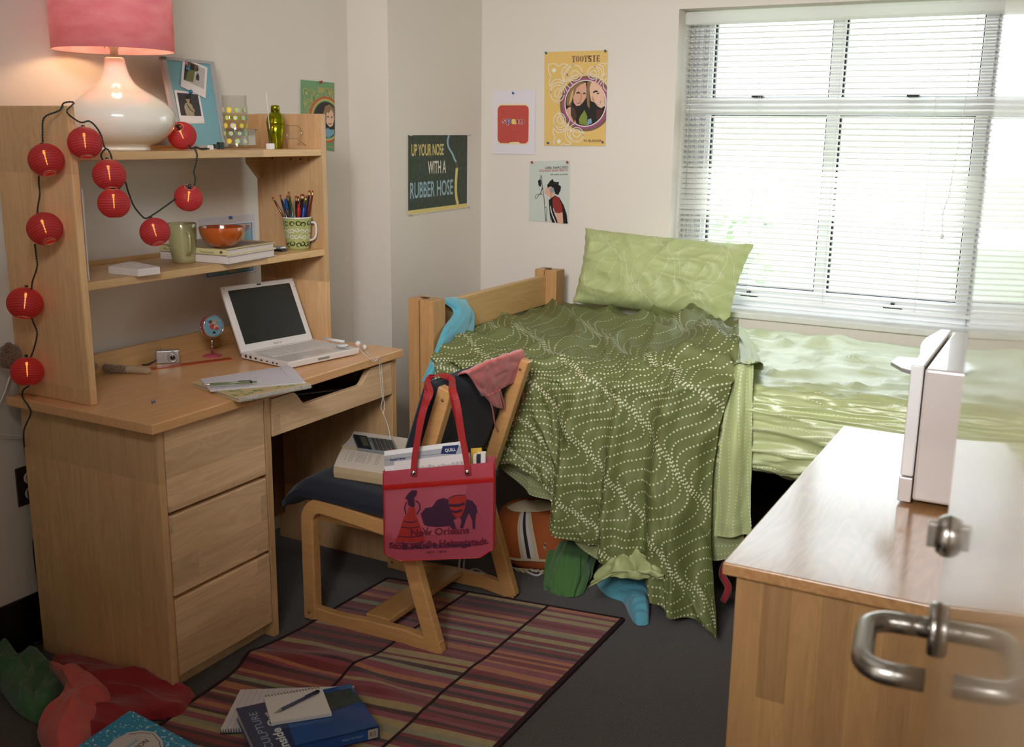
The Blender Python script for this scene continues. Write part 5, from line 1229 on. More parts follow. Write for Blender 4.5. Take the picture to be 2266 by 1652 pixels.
def flourish(S, N_, lm, asp, wd=0.012):
    st = lambda pts, w_=wd, sm=6, c=False: S.stroke([N_(*p) for p in pts], w_, lm, 4, asp=asp, smooth=sm, closed=c)
    def circ(x, y, r, ry=None):
        ry = ry or r*1.05; st([(x+r*math.cos(t), y+ry*math.sin(t)) for t in [2*math.pi*k/14 for k in range(14)]], sm=3, c=True)
    st([(245, 658), (238, 600), (262, 515)]); st([(262, 515), (225, 440), (228, 340)]); st([(228, 340), (310, 332), (378, 372)]); st([(378, 372), (430, 338), (510, 352)]); st([(510, 352), (430, 420), (430, 530), (470, 615)])
    st([(245, 658), (300, 580), (370, 560), (440, 590), (490, 640), (545, 690)])
    st([(255, 770), (270, 660), (350, 605), (430, 620), (500, 740)])
    st([(470, 615), (455, 500), (510, 390), (590, 362)])
    circ(360, 765, 102, 122); circ(375, 765, 54, 66); circ(610, 475, 110, 112); circ(612, 500, 56, 62); st([(360, 910), (370, 800), (430, 660), (560, 530), (735, 482)]); st([(500, 480), (520, 560), (590, 650)])
    circ(875, 478, 80, 90); circ(878, 490, 42, 48); st([(780, 495), (870, 500), (960, 540), (1030, 600), (1068, 650)]); st([(945, 360), (1000, 340), (1050, 355)]); st([(1050, 355), (1068, 335)]); st([(945, 360), (1010, 400), (1020, 480), (990, 550)])
    st([(870, 388), (950, 400), (1000, 470), (985, 560)]); st([(990, 550), (1030, 505), (1068, 495)]); st([(985, 570), (940, 630)]); st([(1005, 600), (970, 650)]); st([(1068, 560), (1020, 610), (1025, 690), (1068, 745)]); st([(930, 560), (905, 610)])
    circ(395, 1160, 88, 105); circ(410, 1150, 50, 58); st([(385, 1030), (410, 1130), (500, 1260), (600, 1320), (765, 1337)]); circ(650, 1370, 98, 105); circ(650, 1348, 54, 56)
    st([(308, 1280), (300, 1340), (335, 1410)]); st([(335, 1410), (312, 1470), (318, 1525)]); st([(308, 1280), (370, 1335), (440, 1330), (510, 1270), (545, 1150)]); st([(320, 1200), (360, 1280), (440, 1300), (500, 1250), (530, 1190)])
    st([(515, 1265), (480, 1340), (500, 1440), (572, 1495)]); st([(572, 1495), (520, 1522), (455, 1500)]); st([(455, 1500), (425, 1530)]); st([(520, 1265), (520, 1380), (590, 1460), (650, 1472)]); st([(555, 1330), (560, 1250), (610, 1210)])
    for (x, y) in ((307, 428), (386, 1470)): S.ell(*N_(x, y), 0.032, 0.024, lm, 5)
def ringell(S, N_, cx, cy, rx, ry, m, lay, n=48, clip=1.0):
    S.poly([(min(clip, N_(cx+rx*math.cos(t), 0)[0]), N_(0, cy+ry*math.sin(t))[1]) for t in [2*math.pi*k/n for k in range(n)]], m, lay)
SKN, SKN2, HRD, HRB, LIP = P_('#d6a389'), P_('#e2b79c'), P_('#1e1714'), P_('#8d6c48'), P_('#8a3a36')
def tootsie(S):
    N_ = lambda x, y: ((x-163)/907, 1-(y-160)/1375); asp = 0.72
    ringell(S, N_, 775, 920, 380, 402, BRN, 1); ringell(S, N_, 775, 915, 345, 368, PUR, 2); flourish(S, N_, OFF, 0.66)
    stencil(S, *N_(565, 318), 407/907, 90/1375, BRN)
    ringell(S, N_, 768, 915, 302, 340, OFF, 6); ringell(S, N_, 768, 915, 288, 326, HRD, 7)
    pl = lambda pts, m, l: S.poly([N_(*p) for p in pts], m, l)
    pl([(700, 640), (770, 610), (785, 700), (780, 830), (735, 900), (690, 945), (640, 950), (600, 900), (590, 800), (620, 700)], SKN, 8)
    pl([(545, 700), (640, 620), (760, 600), (700, 640), (640, 690), (610, 780), (580, 860), (560, 950), (500, 940), (495, 850)], HRB, 9); pl([(560, 760), (600, 700), (590, 800), (570, 880), (530, 930)], P_('#c9a878'), 10)
    pl([(495, 1000), (545, 960), (590, 1000), (640, 1200), (600, 1200), (520, 1100)], SKN, 8); pl([(560, 940), (620, 990), (650, 1100), (610, 1190), (560, 1080)], P_('#4a3428'), 9)
    S.stroke([N_(*p) for p in [(640, 765), (665, 755), (690, 768)]], 0.016, HRD, 10); S.stroke([N_(*p) for p in [(735, 775), (755, 765), (772, 778)]], 0.014, HRD, 10); S.stroke([N_(*p) for p in [(705, 770), (712, 850), (690, 868)]], 0.010, P_('#a56f58'), 10)
    pl([(625, 865), (665, 890), (710, 880), (690, 915), (650, 915)], LIP, 10); pl([(635, 873), (665, 893), (700, 886), (685, 900), (650, 900)], OFF, 11)
    pl([(820, 620), (900, 600), (1000, 680), (1040, 800), (1050, 950), (1000, 985), (950, 960), (900, 900), (850, 880), (830, 760)], SKN2, 8); pl([(795, 600), (850, 605), (825, 700), (830, 900), (835, 990), (800, 950), (785, 800)], HRB, 9)
    S.stroke([N_(*p) for p in [(880, 760), (910, 740), (945, 745)]], 0.018, HRD, 10); pl([(925, 780), (950, 762), (975, 765), (950, 785)], HRD, 10); pl([(870, 800), (905, 880), (890, 900), (862, 850)], P_('#b98a70'), 10); pl([(925, 915), (960, 905), (1000, 880), (985, 915), (945, 938)], LIP, 10); pl([(933, 917), (962, 908), (990, 892), (975, 915), (945, 930)], OFF, 11)
    pl([(700, 1100), (760, 1010), (800, 1100), (800, 1230), (690, 1215), (680, 1150)], P_('#7d8a3a'), 9); pl([(810, 1150), (860, 1130), (870, 1200), (800, 1230)], P_('#7f9cb5'), 9); pl([(930, 1000), (1010, 1000), (1020, 1040), (960, 1150), (930, 1130)], P_('#4a2620'), 9)
    S.text('42 BLEEKER', *N_(752, 1475), 262/907, 34/1375, BRN, 5, bold=0.02)
PB_ = YB-0.004
def wallq(pts, ax, val): return quadmap(*[A(u, v, ax, val) for u, v in pts])
q = wallq([(1204, 322), (1340, 323), (1345, 111), (1205, 115)], 'y', PB_)
sheetobj('poster', q, YEL, PAPER, tootsie, 'yellow poster of two smiling people in an oval, on the window wall', 'poster')
for (u, v), hx_, lab in (((1209, 118), '#2f6b80', 'teal push pin at the top left of the yellow poster'), ((1340, 114), '#2f6b80', 'teal push pin at the top right of the yellow poster'), ((1213, 317), '#2f6b80', 'teal push pin at the bottom left of the yellow poster'), ((1334, 315), '#8a4a7a', 'purple push pin at the bottom right of the yellow poster')):
    pin(A(u, v, 'y', PB_-0.001), (0.2, -1, 0.3), hx_, lab, 'pins of the yellow poster')
# spam print
RSP, CRS = mat('slice_red', '#b9483e', 0.6, var=0.25, vscale=220), P_('#e3cfa4')
def spam(S):
    def rr(a0, b0, a1, b1, r, m, l, notch=0):
        pts = []
        for (cx, cy, st) in ((a1-r, b1-r*.8, 0), (a0+r, b1-r*.8, 90), (a0+r, b0+r*.8, 180), (a1-r, b0+r*.8, 270)):
            for k in range(6): t = math.radians(st+18*k); pts.append((cx+r*math.cos(t), cy+r*.8*math.sin(t)))
        S.poly(pts, m, l)
    rr(0.10, 0.155, 0.865, 0.79, 0.10, CRS, 1); rr(0.115, 0.172, 0.85, 0.765, 0.09, RSP, 2)
    S.poly([(0.38, 0.165), (0.65, 0.165), (0.63, 0.195), (0.42, 0.19)], CRS, 3)
    for ch, a, b, w_, h_, hx_ in (('s', 0.225, 0.475, 0.09, 0.075, '#8f1c1c'), ('p', 0.335, 0.452, 0.105, 0.10, '#2b4fa0'), ('a', 0.455, 0.475, 0.10, 0.075, '#e3c93c'), ('m', 0.575, 0.475, 0.165, 0.075, '#8f1c1c')):
        S.text(ch, a-0.004, b-0.003, w_+0.008, h_+0.006, OFF, 4, bold=0.045); S.text(ch, a, b, w_, h_, P_(hx_), 5, bold=0.02)
sheetobj('art_print', wallq([(1091, 340), (1183, 342), (1185, 199), (1091, 200)], 'y', PB_), mat('print_white', '#dcd6dc', 0.6), PAPER, spam, 'white print of a red square slice with the word spam, left of the yellow poster', 'print')
pin(A(1136, 207, 'y', PB_-0.001), (0.2, -1, 0.3), '#2a62a0', 'blue push pin holding the top of the white spam print')
# singer poster
def gael(S):
    N_ = lambda x, y: ((x-1065)/320, 1-(y-1004)/495); pl = lambda pts, m, l: S.poly([N_(*p) for p in pts], m, l); st = lambda pts, w_, m, l=3, sm=5: S.stroke([N_(*p) for p in pts], w_, m, l, asp=0.65, smooth=sm)
    S.text('GAEL NARCISSO', *N_(1188, 1069), 185/320, 19/495, PB, bold=0.01); S.text('SOUNDS AND BEATS', *N_(1145, 1092), 226/320, 18/495, P_('#a8323a'), bold=0.01); S.text('NEW ALBUM - EXCLUSIVES', *N_(1235, 1120), 135/320, 9/495, PB, bold=0.02)
    pl([(1190, 1260), (1200, 1225), (1225, 1200), (1250, 1215), (1265, 1260), (1275, 1300), (1245, 1320), (1225, 1290), (1200, 1275)], SKN, 3)
    pl([(1210, 1200), (1235, 1165), (1255, 1150), (1262, 1170), (1280, 1175), (1305, 1175), (1300, 1195), (1322, 1210), (1318, 1240), (1300, 1280), (1275, 1270), (1262, 1225), (1240, 1210), (1215, 1222)], PB, 5)
    pl([(1225, 1320), (1275, 1282), (1310, 1300), (1345, 1360), (1370, 1430), (1380, 1505), (1340, 1505), (1335, 1430), (1330, 1380), (1290, 1330), (1260, 1330), (1262, 1400), (1290, 1470), (1305, 1503), (1255, 1503), (1235, 1440)], PB, 4)
    pl([(1255, 1310), (1280, 1285), (1310, 1305), (1335, 1370), (1337, 1415), (1310, 1425), (1280, 1422), (1258, 1370)], P_('#8c2a24'), 6); pl([(1282, 1424), (1337, 1415), (1345, 1505), (1300, 1503)], SKN, 5)
    st([(1240, 1370), (1250, 1420), (1270, 1470), (1285, 1502)], 0.02, OFF, 7); S.ell(*N_(1250, 1240), 0.055, 0.045, P_('#8b9696'), 7); st([(1250, 1200), (1275, 1180), (1290, 1200)], 0.015, PDG, 7); st([(1243, 1262), (1243, 1330), (1240, 1500)], 0.006, PDG, 7)
    st([(1165, 1130), (1168, 1180), (1185, 1290), (1195, 1400), (1205, 1498)], 0.014, PB, 3); st([(1150, 1160), (1158, 1120), (1168, 1135)], 0.01, PB); pl([(1135, 1165), (1155, 1150), (1165, 1180), (1160, 1215), (1142, 1205)], PB, 4); pl([(1140, 1210), (1152, 1215), (1150, 1245), (1143, 1240)], PLG, 4)
    st([(1175, 1215), (1160, 1265), (1170, 1280)], 0.02, PB); st([(1165, 1270), (1120, 1285), (1122, 1312), (1150, 1275)], 0.012, PB); st([(1195, 1380), (1212, 1390), (1208, 1495)], 0.012, PB)
sheetobj('music_poster', wallq([(1170, 488), (1258, 493), (1261, 354), (1172, 357)], 'y', PB_), mat('poster_pale', '#c5cbc2', 0.5), PAPER, gael, 'pale poster of a singer with headphones at a microphone, below the yellow poster', 'poster')
for (u, v), lab in (((1178, 360), 'red push pin at the top left of the singer poster'), ((1256, 360), 'red push pin at the top right of the singer poster')): pin(A(u, v, 'y', PB_-0.001), (0.2, -1, 0.3), '#b03028', lab, 'pins of the singer poster')
# garden hose poster
GRS = mat('print_grass', '#2f3f30', 0.5, var=0.35, vscale=60); HBL, HYL = P_('#98b6c2'), P_('#e0cb80')
def hose(S):
    N_ = lambda x, y: ((x-88)/482, 1-(y-800)/(648-0.125*(x-88))); pl = lambda pts, m, l: S.poly([N_(*p) for p in pts], m, l)
    S.rect(0.0, 0.01, 0.985, 0.995, GRS, 1); S.rect(0.0, 0.008, 0.985, 0.062, HYL, 2)
    S.text('UP YOUR NOSE', 0.05, 0.735, 0.52, 0.15, HYL, 3, bold=0.015); S.text('WITH A', 0.31, 0.50, 0.30, 0.165, OFF, 3, bold=0.015); S.text('RUBBER HOSE', 0.03, 0.205, 0.70, 0.205, HBL, 3, bold=0.015)
    S.stroke([N_(*p) for p in [(405, 803), (394, 850), (402, 900), (430, 945), (450, 990), (465, 1020)]], 0.03, HBL, 4, asp=0.76, smooth=6)
    S.stroke([N_(*p) for p in [(472, 1060), (467, 1130), (463, 1220), (468, 1300), (482, 1360)]], 0.042, HYL, 5, asp=0.76, smooth=6); S.stroke([N_(*p) for p in [(462, 1018), (472, 1066)]], 0.035, PBR, 6, asp=0.76)
hq_ = wallq([(903, 477), (1035, 459), (1036, 298), (903, 298)], 'x', CX+0.004)
sheetobj('slogan_poster', hq_, PAPER, PAPER, hose, 'dark green garden hose poster with yellow, white and blue slogan', 'poster')
for (a, b), lab in (((0.03, 0.99), 'clear push pin at the top left of the garden hose poster'), ((1.0, 0.995), 'clear push pin at the top right of the garden hose poster'), ((0.02, 0.01), 'clear push pin at the bottom left of the garden hose poster'), ((1.0, 0.01), 'clear push pin at the bottom right of the garden hose poster')):
    pin(hq_(a, b, 0.001), (1, -0.2, 0.1), '#b9b4ac', lab, 'pins of the hose poster', s=0.8)
# green poster behind the hutch
GPO, GOL, ORR = P_('#6f9a6c'), P_('#cdb45c'), P_('#b5603a')
def greenp(S):
    N_ = lambda x, y: ((x-1962)/220, 1-(y-517)/(453+0.09*(x-1962))); N2 = lambda x, y: ((x-163)/907, 1-(y-160)/1375)
    flourish(S, N2, GOL, 0.66, 0.014); stencil(S, 0.49, 0.83, 0.44, 0.085, GOL)
    ringell(S, N2, 835, 920, 460, 470, ORR, 5); ringell(S, N2, 835, 920, 400, 420, GOL, 6); ringell(S, N2, 835, 920, 370, 390, GPO, 7); ringell(S, N2, 835, 920, 345, 365, HRD, 8)
    pl = lambda pts, m, l: S.poly([N2(*p) for p in pts], m, l)
    pl([(800, 800), (860, 700), (960, 690), (1040, 780), (1050, 900), (1010, 1020), (930, 1060), (850, 1000), (810, 900)], SKN2, 9); pl([(760, 980), (740, 800), (800, 650), (920, 600), (1060, 680), (1068, 900), (1040, 880), (1020, 760), (960, 700), (900, 780), (840, 760), (830, 1000)], HRB, 10)
    S.stroke([N2(*p) for p in [(860, 860), (895, 850)]], 0.02, HRD, 11); S.stroke([N2(*p) for p in [(965, 860), (1000, 850)]], 0.02, HRD, 11); S.stroke([N2(*p) for p in [(890, 985), (930, 1000), (975, 980)]], 0.014, LIP, 11)
    pl([(780, 1150), (860, 1080), (960, 1110), (1050, 1090), (1060, 1180), (900, 1282), (820, 1260)], P_('#6fa0b5'), 9); pl([(730, 1090), (800, 1030), (810, 1220), (760, 1190)], P_('#8a2a2a'), 10)
    S.text('BLEEKER', 0.76, 0.045, 0.2, 0.022, GOL, 5, bold=0.02)
sheetobj('poster', wallq([(665, 322), (740, 335), (740, 183), (665, 176)], 'x', 0.004), GPO, PAPER, greenp, 'green poster of a person in an oval, on the wall behind the hutch', 'poster')
pin(A(708, 182, 'x', 0.005), (1, -0.2, 0.2), '#b03a24', 'red push pin at the top of the green poster')
# wall map
MW_, MTAN, MGN, MPU, MYE = P_('#7fa8b4'), P_('#c8b98c'), P_('#9aac84'), P_('#8f7b9a'), P_('#cdbb55')
def mapp(S):
    S.rect(0.04, 0.03, 0.955, 0.88, PAPER, 1); S.rect(0.05, 0.045, 0.945, 0.865, P_('#4f7fb0'), 2); S.rect(0.075, 0.065, 0.92, 0.85, MW_, 3)
    S.poly([(0.1, 0.85), (0.92, 0.85), (0.9, 0.78), (0.8, 0.72), (0.78, 0.6), (0.72, 0.52), (0.7, 0.4), (0.62, 0.36), (0.5, 0.38), (0.42, 0.28), (0.36, 0.36), (0.2, 0.42), (0.13, 0.6)], MTAN, 4)
    S.poly([(0.1, 0.83), (0.22, 0.80), (0.24, 0.62), (0.14, 0.62)], MW_, 5); S.poly([(0.82, 0.84), (0.9, 0.82), (0.86, 0.74), (0.78, 0.72)], MPU, 5); S.poly([(0.6, 0.58), (0.76, 0.56), (0.72, 0.46), (0.6, 0.45)], MYE, 5); S.poly([(0.5, 0.7), (0.72, 0.68), (0.7, 0.58), (0.5, 0.58)], MPU, 6); S.poly([(0.3, 0.62), (0.45, 0.6), (0.45, 0.5), (0.3, 0.5)], MGN, 6)
    S.poly([(0.45, 0.12), (0.5, 0.22), (0.62, 0.2), (0.6, 0.09), (0.5, 0.07)], MTAN, 5); S.poly([(0.72, 0.14), (0.78, 0.18), (0.82, 0.12), (0.76, 0.1)], MTAN, 5)
    r_ = random.Random(9)
    for k in range(60):
        a = r_.uniform(0.12, 0.86); b = r_.uniform(0.1, 0.82); S.stroke([(a, b), (a+r_.uniform(0.02, 0.05), b)], 0.006, PDG, 7, asp=1.3)
mq = wallq([(452, 622), (567, 603), (564, 473), (439, 484)], 'x', 0.004)
sheetobj('wall_map', mq, mat('map_margin', '#c9c6cc', 0.5), PAPER, mapp, 'coloured wall map pinned behind the middle shelf', 'map')
pin(A(508, 481, 'x', 0.005), (1, -0.2, 0.2), '#2a62a0', 'blue push pin holding the top edge of the wall map')
# ------------------------------------------------------------------ mattress with fitted sheet
LG = translucent('light_green_cloth', '#bdc68a', 0.10, 0.50); LGD = mat('dot_pale', '#dfe6cf', 0.45)
LG2 = translucent('light_green_reverse', '#a3a976', 0.10, 0.55)
DG = translucent('dark_green_cloth', '#737a46', 0.08, 0.60); DGD = mat('dot_cream', '#d8d6b4', 0.85)
LGM = translucent('fitted_sheet_cloth', '#c3cb92', 0.05, 0.38); LGM.node_tree.nodes['Principled BSDF'].inputs['Specular IOR Level'].default_value = 1.0
mt = thing('mattress', (1.61, 1.73, 0.51), 'mattress with wrinkled light green dotted fitted sheet on the bed', 'mattress')
X0, X1 = 0.668, 2.50
prof = [(1.32, 0.512), (1.24, 0.514), (1.205, 0.522), (1.190, 0.545), (1.184, 0.60), (1.184, 0.66), (1.190, 0.700), (1.212, 0.722), (1.26, 0.730), (1.45, 0.733), (1.75, 0.734), (2.10, 0.733), (2.22, 0.728), (2.262, 0.705), (2.270, 0.65), (2.268, 0.56), (2.24, 0.514)]
pp = smoothpath([(0, a, b) for a, b in prof], 9); nxx = 150
P = []
for i, p in enumerate(pp):
    P.append([Vector((X0+(X1-X0)*j/nxx, p.y, p.z)) for j in range(nxx+1)])
def sheetw(s, t, p):
    x, q = p.x, t*9
    f = 0.019*max(0, ridge(x*1.5+q*0.25+3, q*2.3+0.35*math.sin(x*5)))**3+0.013*max(0, ridge(x*2.6+q*0.7, q*4.5+0.5*math.sin(x*7), 6))**3+0.010*max(0, ridge(x*1.7-q*0.9, q*6.5+0.8*math.sin(x*4), 16))**3+0.006*nz(x*4, q*7, 2)+0.0045*nz(x*12, q*20, 5)+0.0016*nz(x*34, q*46, 7)
    edge = 0.012*max(0, nz(x*2.2, 7, 1)) if t < 0.25 else 0
    return (f+edge)*(1 if p.y < 2.1 else max(0.05, 1-(p.y-2.1)/0.12))
P = wrinkle(P, lambda s, t, p: -sheetw(s, t, p) if False else sheetw(s, t, p)*(-1))
N0 = gnormals(P)
if N0[len(N0)//2][5].z < 0: sgn = -1
else: sgn = 1
P = [[Vector((X0+(X1-X0)*j/nxx, p.y, p.z)) for j in range(nxx+1)] for p in pp]
P = wrinkle(P, lambda s, t, p: sgn*sheetw(s, t, p))
mb = MB(); mb.grid(P, LGM)
for j in (0, nxx):
    mb.add([P[i][j] for i in range(len(P))], [tuple(range(len(P)))], LGM)
NN = gnormals(P); NN = [[v*sgn for v in r] for r in NN]
cv = []
for k in range(16):
    t0 = 0.06+0.055*k; cv.append([(s/600, t0+0.016*math.sin(s/600*16+k*0.9)+0.008*math.sin(s/600*37+k*2.1)) for s in range(601)])
dots(mb, P, cv, 0.0023, 0.0095, LGD, 0.0011, 6, NN)
mb.build('fitted_sheet', mt)
MB().box(X0+0.01, X1-0.01, 1.26, 2.20, 0.50, 0.515, mat('mattress_under', '#1a1a1c', 0.8)).build('mattress_base', mt)

# ------------------------------------------------------------------ pillow
pBL, pBR, pTR, pTL = A(1268, 668, 'y', 2.10), A(1612, 716, 'y', 2.10), A(1668, 541, 'y', 2.215), A(1296, 505, 'y', 2.215)
ctr = quadmap(pBL, pBR, pTR, pTL); pn_ = (pBR-pBL).cross(pTL-pBL).normalized()
if pn_.y > 0: pn_ = -pn_
def pillowf(s, t, sd):
    u_, v_ = 2*s-1, 2*t-1
    f = max(0, (1-abs(u_)**3.2))*max(0, (1-abs(v_)**3.2)); th = 0.004+0.074*f**0.55
    a = 0.5+0.5*u_*(1-0.045*(1-v_*v_)); b = 0.5+0.5*v_*(1-0.05*(1-u_*u_))
    c = Vector(ctr(a, b, 0))
    w_ = 0.014*max(0, ridge(s*3.2+t*1.2, t*3.0-s*1.5, 4+sd))**2.5+0.008*max(0, ridge(s*7-t*3.2, t*5+s*3, 9+sd))**2.5+0.005*nz(s*9, t*9, sd)+0.002*nz(s*26, t*22, 3)
    edge = 0.004*math.sin(s*60)*abs(v_)**8+0.004*math.sin(t*45)*abs(u_)**8
    return c+pn_*(sd*(th+w_*min(1, f*3))+edge)
pw = pad('pillow', pillowf, None, LG, 70, 56)
me = pw.data
# origin and dots on the front
nS, nT = 70, 56; PF = [[pillowf(j/nS, i/nT, 1) for j in range(nS+1)] for i in range(nT+1)]
NF = gnormals(PF); sg = 1 if NF[28][35].y < 0 else -1; NF = [[v*sg for v in r] for r in NF]
off = pw.location.copy()
tag(pw, 'light green dotted pillow leaning against the window wall on the bed', 'pillow')
mb = MB(); cv = []
for k in range(15):
    s0 = 0.03+0.066*k; cv.append([(s0+0.045*math.sin(t/300*8.5+k*1.15)+0.014*math.sin(t/300*17+k), t/300) for t in range(301)])
dots(mb, PF, cv, 0.0019, 0.0080, LGD, 0.0009, 6, NF); mb.build('dot_pattern', pw)

# ------------------------------------------------------------------ blanket
def E_(u, v, z): return A(u, v, 'z', z)
cols = 9; Y0 = 1.160
R0 = [E_(1008, 742, 0.742), E_(1062, 706, 0.75), E_(1130, 686, 0.755), E_(1215, 664, 0.76), E_(1300, 683, 0.765), E_(1390, 699, 0.765), E_(1480, 706, 0.77), E_(1565, 716, 0.78), E_(1632, 740, 0.79)]
def topx(i): return 0.676+(1.700-0.676)*i/8
R3 = [Vector((topx(i), 1.172, 0.738+(0.035 if i > 6 else 0)+(0.01 if i == 6 else 0))) for i in range(9)]
R2 = [Vector((topx(i)*0.97+0.02, 1.30, 0.757+(0.06 if i == 7 else 0.045 if i == 8 else 0.025 if i == 6 else 0))) for i in range(9)]
R1 = [(R0[i]*0.5+R2[i]*0.5)+Vector((0, 0, 0.008)) for i in range(9)]
hem = [(1006, 985), (1075, 995), (1150, 1022), (1215, 1075), (1258, 1165), (1335, 1212), (1438, 1275), (1525, 1342), (1613, 1366)]
HM_ = [A(u, v, 'y', Y0) for u, v in hem]; HM_ = [Vector((p.x, p.y, max(0.010, p.z))) for p in HM_]
rows = [R0, R1, R2, R3]
for k in (0.12, 0.35, 0.6, 0.82, 1.0):
    r = []
    for i in range(9):
        p = R3[i].lerp(HM_[i], k); p.y = Y0; s = i/8
        p.x -= 0.055*math.sin(math.pi*k)*s**3
        if k > 0.7 and i > 5: p.y -= 0.05*(k-0.7)/0.3*(i-5)/3
        r.append(p)
    rows.append(r)
G = netgrid(rows, 20, 17); nR = len(G); nC = len(G[0]); edge_r = 3*17
GN = gnormals(G); sgb = 1 if GN[20][60].z > 0 else -1
def fold(s, tt):
    ph = 2*math.pi*(4.6*s+0.30*math.sin(2*math.pi*s*1.3+0.8)+0.22*tt)
    a = math.sin(ph); b = math.sin(ph*2.17+1.3+2*tt)
    return 0.62*math.copysign(abs(a)**0.8, a)+0.30*b
for i in range(nR):
    for j in range(nC):
        s = j/(nC-1); t = i/(nR-1); p = G[i][j]
        if i <= edge_r:
            q = i/edge_r
            z = 0.030*max(0, ridge(s*5.0+q*1.4, q*2.6-s*3.2, 1.7))**2.2+0.016*max(0, ridge(s*9-q*2, q*5+s*4, 6.7))**2.2+0.007*nz(s*14, q*12, 2)+0.003*nz(s*40, q*30, 5)
            z += 0.050*max(0, ridge(s*6-q*2.5, q*3.0+s*2, 9.1))**2*max(0, (s-0.55)/0.45)
            lastk = max(0, (q-0.75)/0.25); z = z*(1-0.6*lastk)+0.010*lastk*fold(s, 0)*1.0
            G[i][j] = p+Vector((0, 0, max(-0.004, z)))
            if q > 0.8: G[i][j] += Vector((0, -0.008*(q-0.8)/0.2*(1+fold(s, 0)), 0))
        else:
            q = (i-edge_r)/(nR-1-edge_r)
            A_ = 0.014+0.030*q**0.7; f = fold(s, q)
            right = max(0, (s-0.7)/0.3)
            y = -A_*(1+f)*(0.9+0.9*right)-0.008*nz(s*18, q*10, 3)-0.024*max(0, ridge(s*6+q*0.8, q*2.2-s*3, 8))**2.5-0.009*max(0, ridge(s*14, q*3.0-s*5, 11))**2.5
            G[i][j] = p+Vector((0.012*math.cos(2*math.pi*(4.6*s+0.3*q))*q, y, 0.004*nz(s*9, q*9, 1)))
            if G[i][j].z < 0.012: G[i][j].z = 0.012
mb = MB(); mb.grid(G, DG); GN = gnormals(G); GN = [[v*sgb for v in r] for r in GN]
# wavy lines of dots: lateral waves whose phase shifts from line to line, so that they bunch and open
WB_, HB_ = 1.06, 1.60; d0, Aw, lam, dph = 0.0345, 0.060, 0.30, 0.345
cv = []
d0, Aw, lam, dph, phi = 0.0320, 0.055, 0.30, -0.43, math.radians(-15)
for k in range(-14, 48):
    c_ = []
    for q in range(1900):
        w_ = -0.15+q/1900*2.15; l_ = k*d0+Aw*math.sin(2*math.pi*w_/lam+k*dph)
        x = l_*math.cos(phi)+w_*math.sin(phi); v = -l_*math.sin(phi)+w_*math.cos(phi); c_.append((x/WB_, v/HB_))
    cv.append(c_)
dots(mb, G, cv, 0.0033, 0.0118, DGD, 0.0016, 6, GN)
mb.build('blanket', label='dark green blanket with wavy lines of cream dots, draped over the bed to the floor', cat='blanket', solid=0.0)

# pale reverse of the blanket, built as a separate cloth below and beside it
hem2 = [(1080, 1012), (1130, 1056), (1166, 1083), (1180, 1098), (1250, 1122), (1264, 1186), (1320, 1238), (1390, 1262), (1460, 1250), (1540, 1240), (1592, 1238), (1645, 1228)]
Y1_ = 1.176; top2 = [coly(u, Y1_, 0.70) for u in (1075, 1120, 1155, 1180, 1240, 1270, 1330, 1400, 1480, 1560, 1600, 1650)]
rr2 = []
for k in (0, 0.4, 0.75, 1.0):
    rr2.append([top2[i].lerp(A(*hem2[i], 'y', Y1_), k) for i in range(12)])
S2_ = netgrid(rr2, 8, 14)
S2_ = [[p+Vector((0, -0.006*math.sin(j*0.31+i*0.05)*i/len(S2_)-0.004*nz(j*0.1, i*0.12), 0)) for j, p in enumerate(r)] for i, r in enumerate(S2_)]
mb = MB(); mb.grid(S2_, LG2); NS = gnormals(S2_); sg = 1 if NS[20][20].y < 0 else -1; NS = [[v*sg for v in r] for r in NS]
dots(mb, S2_, [[(s/500, 0.04+0.062*k+0.015*math.sin(s/500*20+k)) for s in range(501)] for k in range(16)], 0.0020, 0.010, LGD, 0.001, 6, NS)
bs = mb.build('blanket_reverse', label='light green dotted reverse of the dark blanket, showing below and right of it', cat='sheet')
Yf = 1.128
fr = [[A(u, v, 'y', Yf+dy) for u, v, dy in r] for r in (
    [(1618, 812, .06), (1635, 806, .055), (1655, 798, .06), (1668, 802, .065)], [(1606, 880, .035), (1628, 880, .03), (1648, 880, .03), (1664, 880, .045)], [(1590, 1000, 0), (1618, 1000, -.01), (1642, 1000, 0), (1662, 1000, .03)],
    [(1584, 1110, 0), (1612, 1110, -.01), (1640, 1112, 0), (1660, 1110, .02)], [(1578, 1186, 0), (1610, 1188, -.01), (1640, 1184, 0), (1662, 1182, .02)])]
FR = netgrid(fr, 10, 12); FR = wrinkle(FR, lambda s, t, p: 0.006*math.sin(s*9+1)+0.003*nz(s*5, t*14)); mb = MB(); mb.grid(FR, LG)
NS = gnormals(FR); sg = 1 if NS[20][15].y < 0 else -1; NS = [[v*sg for v in r] for r in NS]
dots(mb, FR, [[(0.1+0.21*k+0.06*math.sin(t/300*9+k*1.4), t/300) for t in range(301)] for k in range(5)], 0.0022, 0.010, LGD, 0.001, 6, NS)
mb.build('folded_edge', bs)
fr = [[E_(1545, 712, 0.765), E_(1600, 716, 0.768), E_(1640, 722, 0.752)], [E_(1600, 735, 0.775), E_(1640, 745, 0.785), E_(1672, 760, 0.752)], [E_(1630, 765, 0.79), E_(1655, 780, 0.775), E_(1690, 800, 0.748)], [A(1630, 800, 'y', 1.16), A(1655, 805, 'y', 1.155), A(1675, 800, 'y', 1.17)]]
FT = netgrid(fr, 14, 12); FT = wrinkle(FT, lambda s, t, p: 0.007*nz(s*6, t*5, 4)); mb = MB(); mb.grid(FT, LG); mb.build('crumpled_edge', bs)

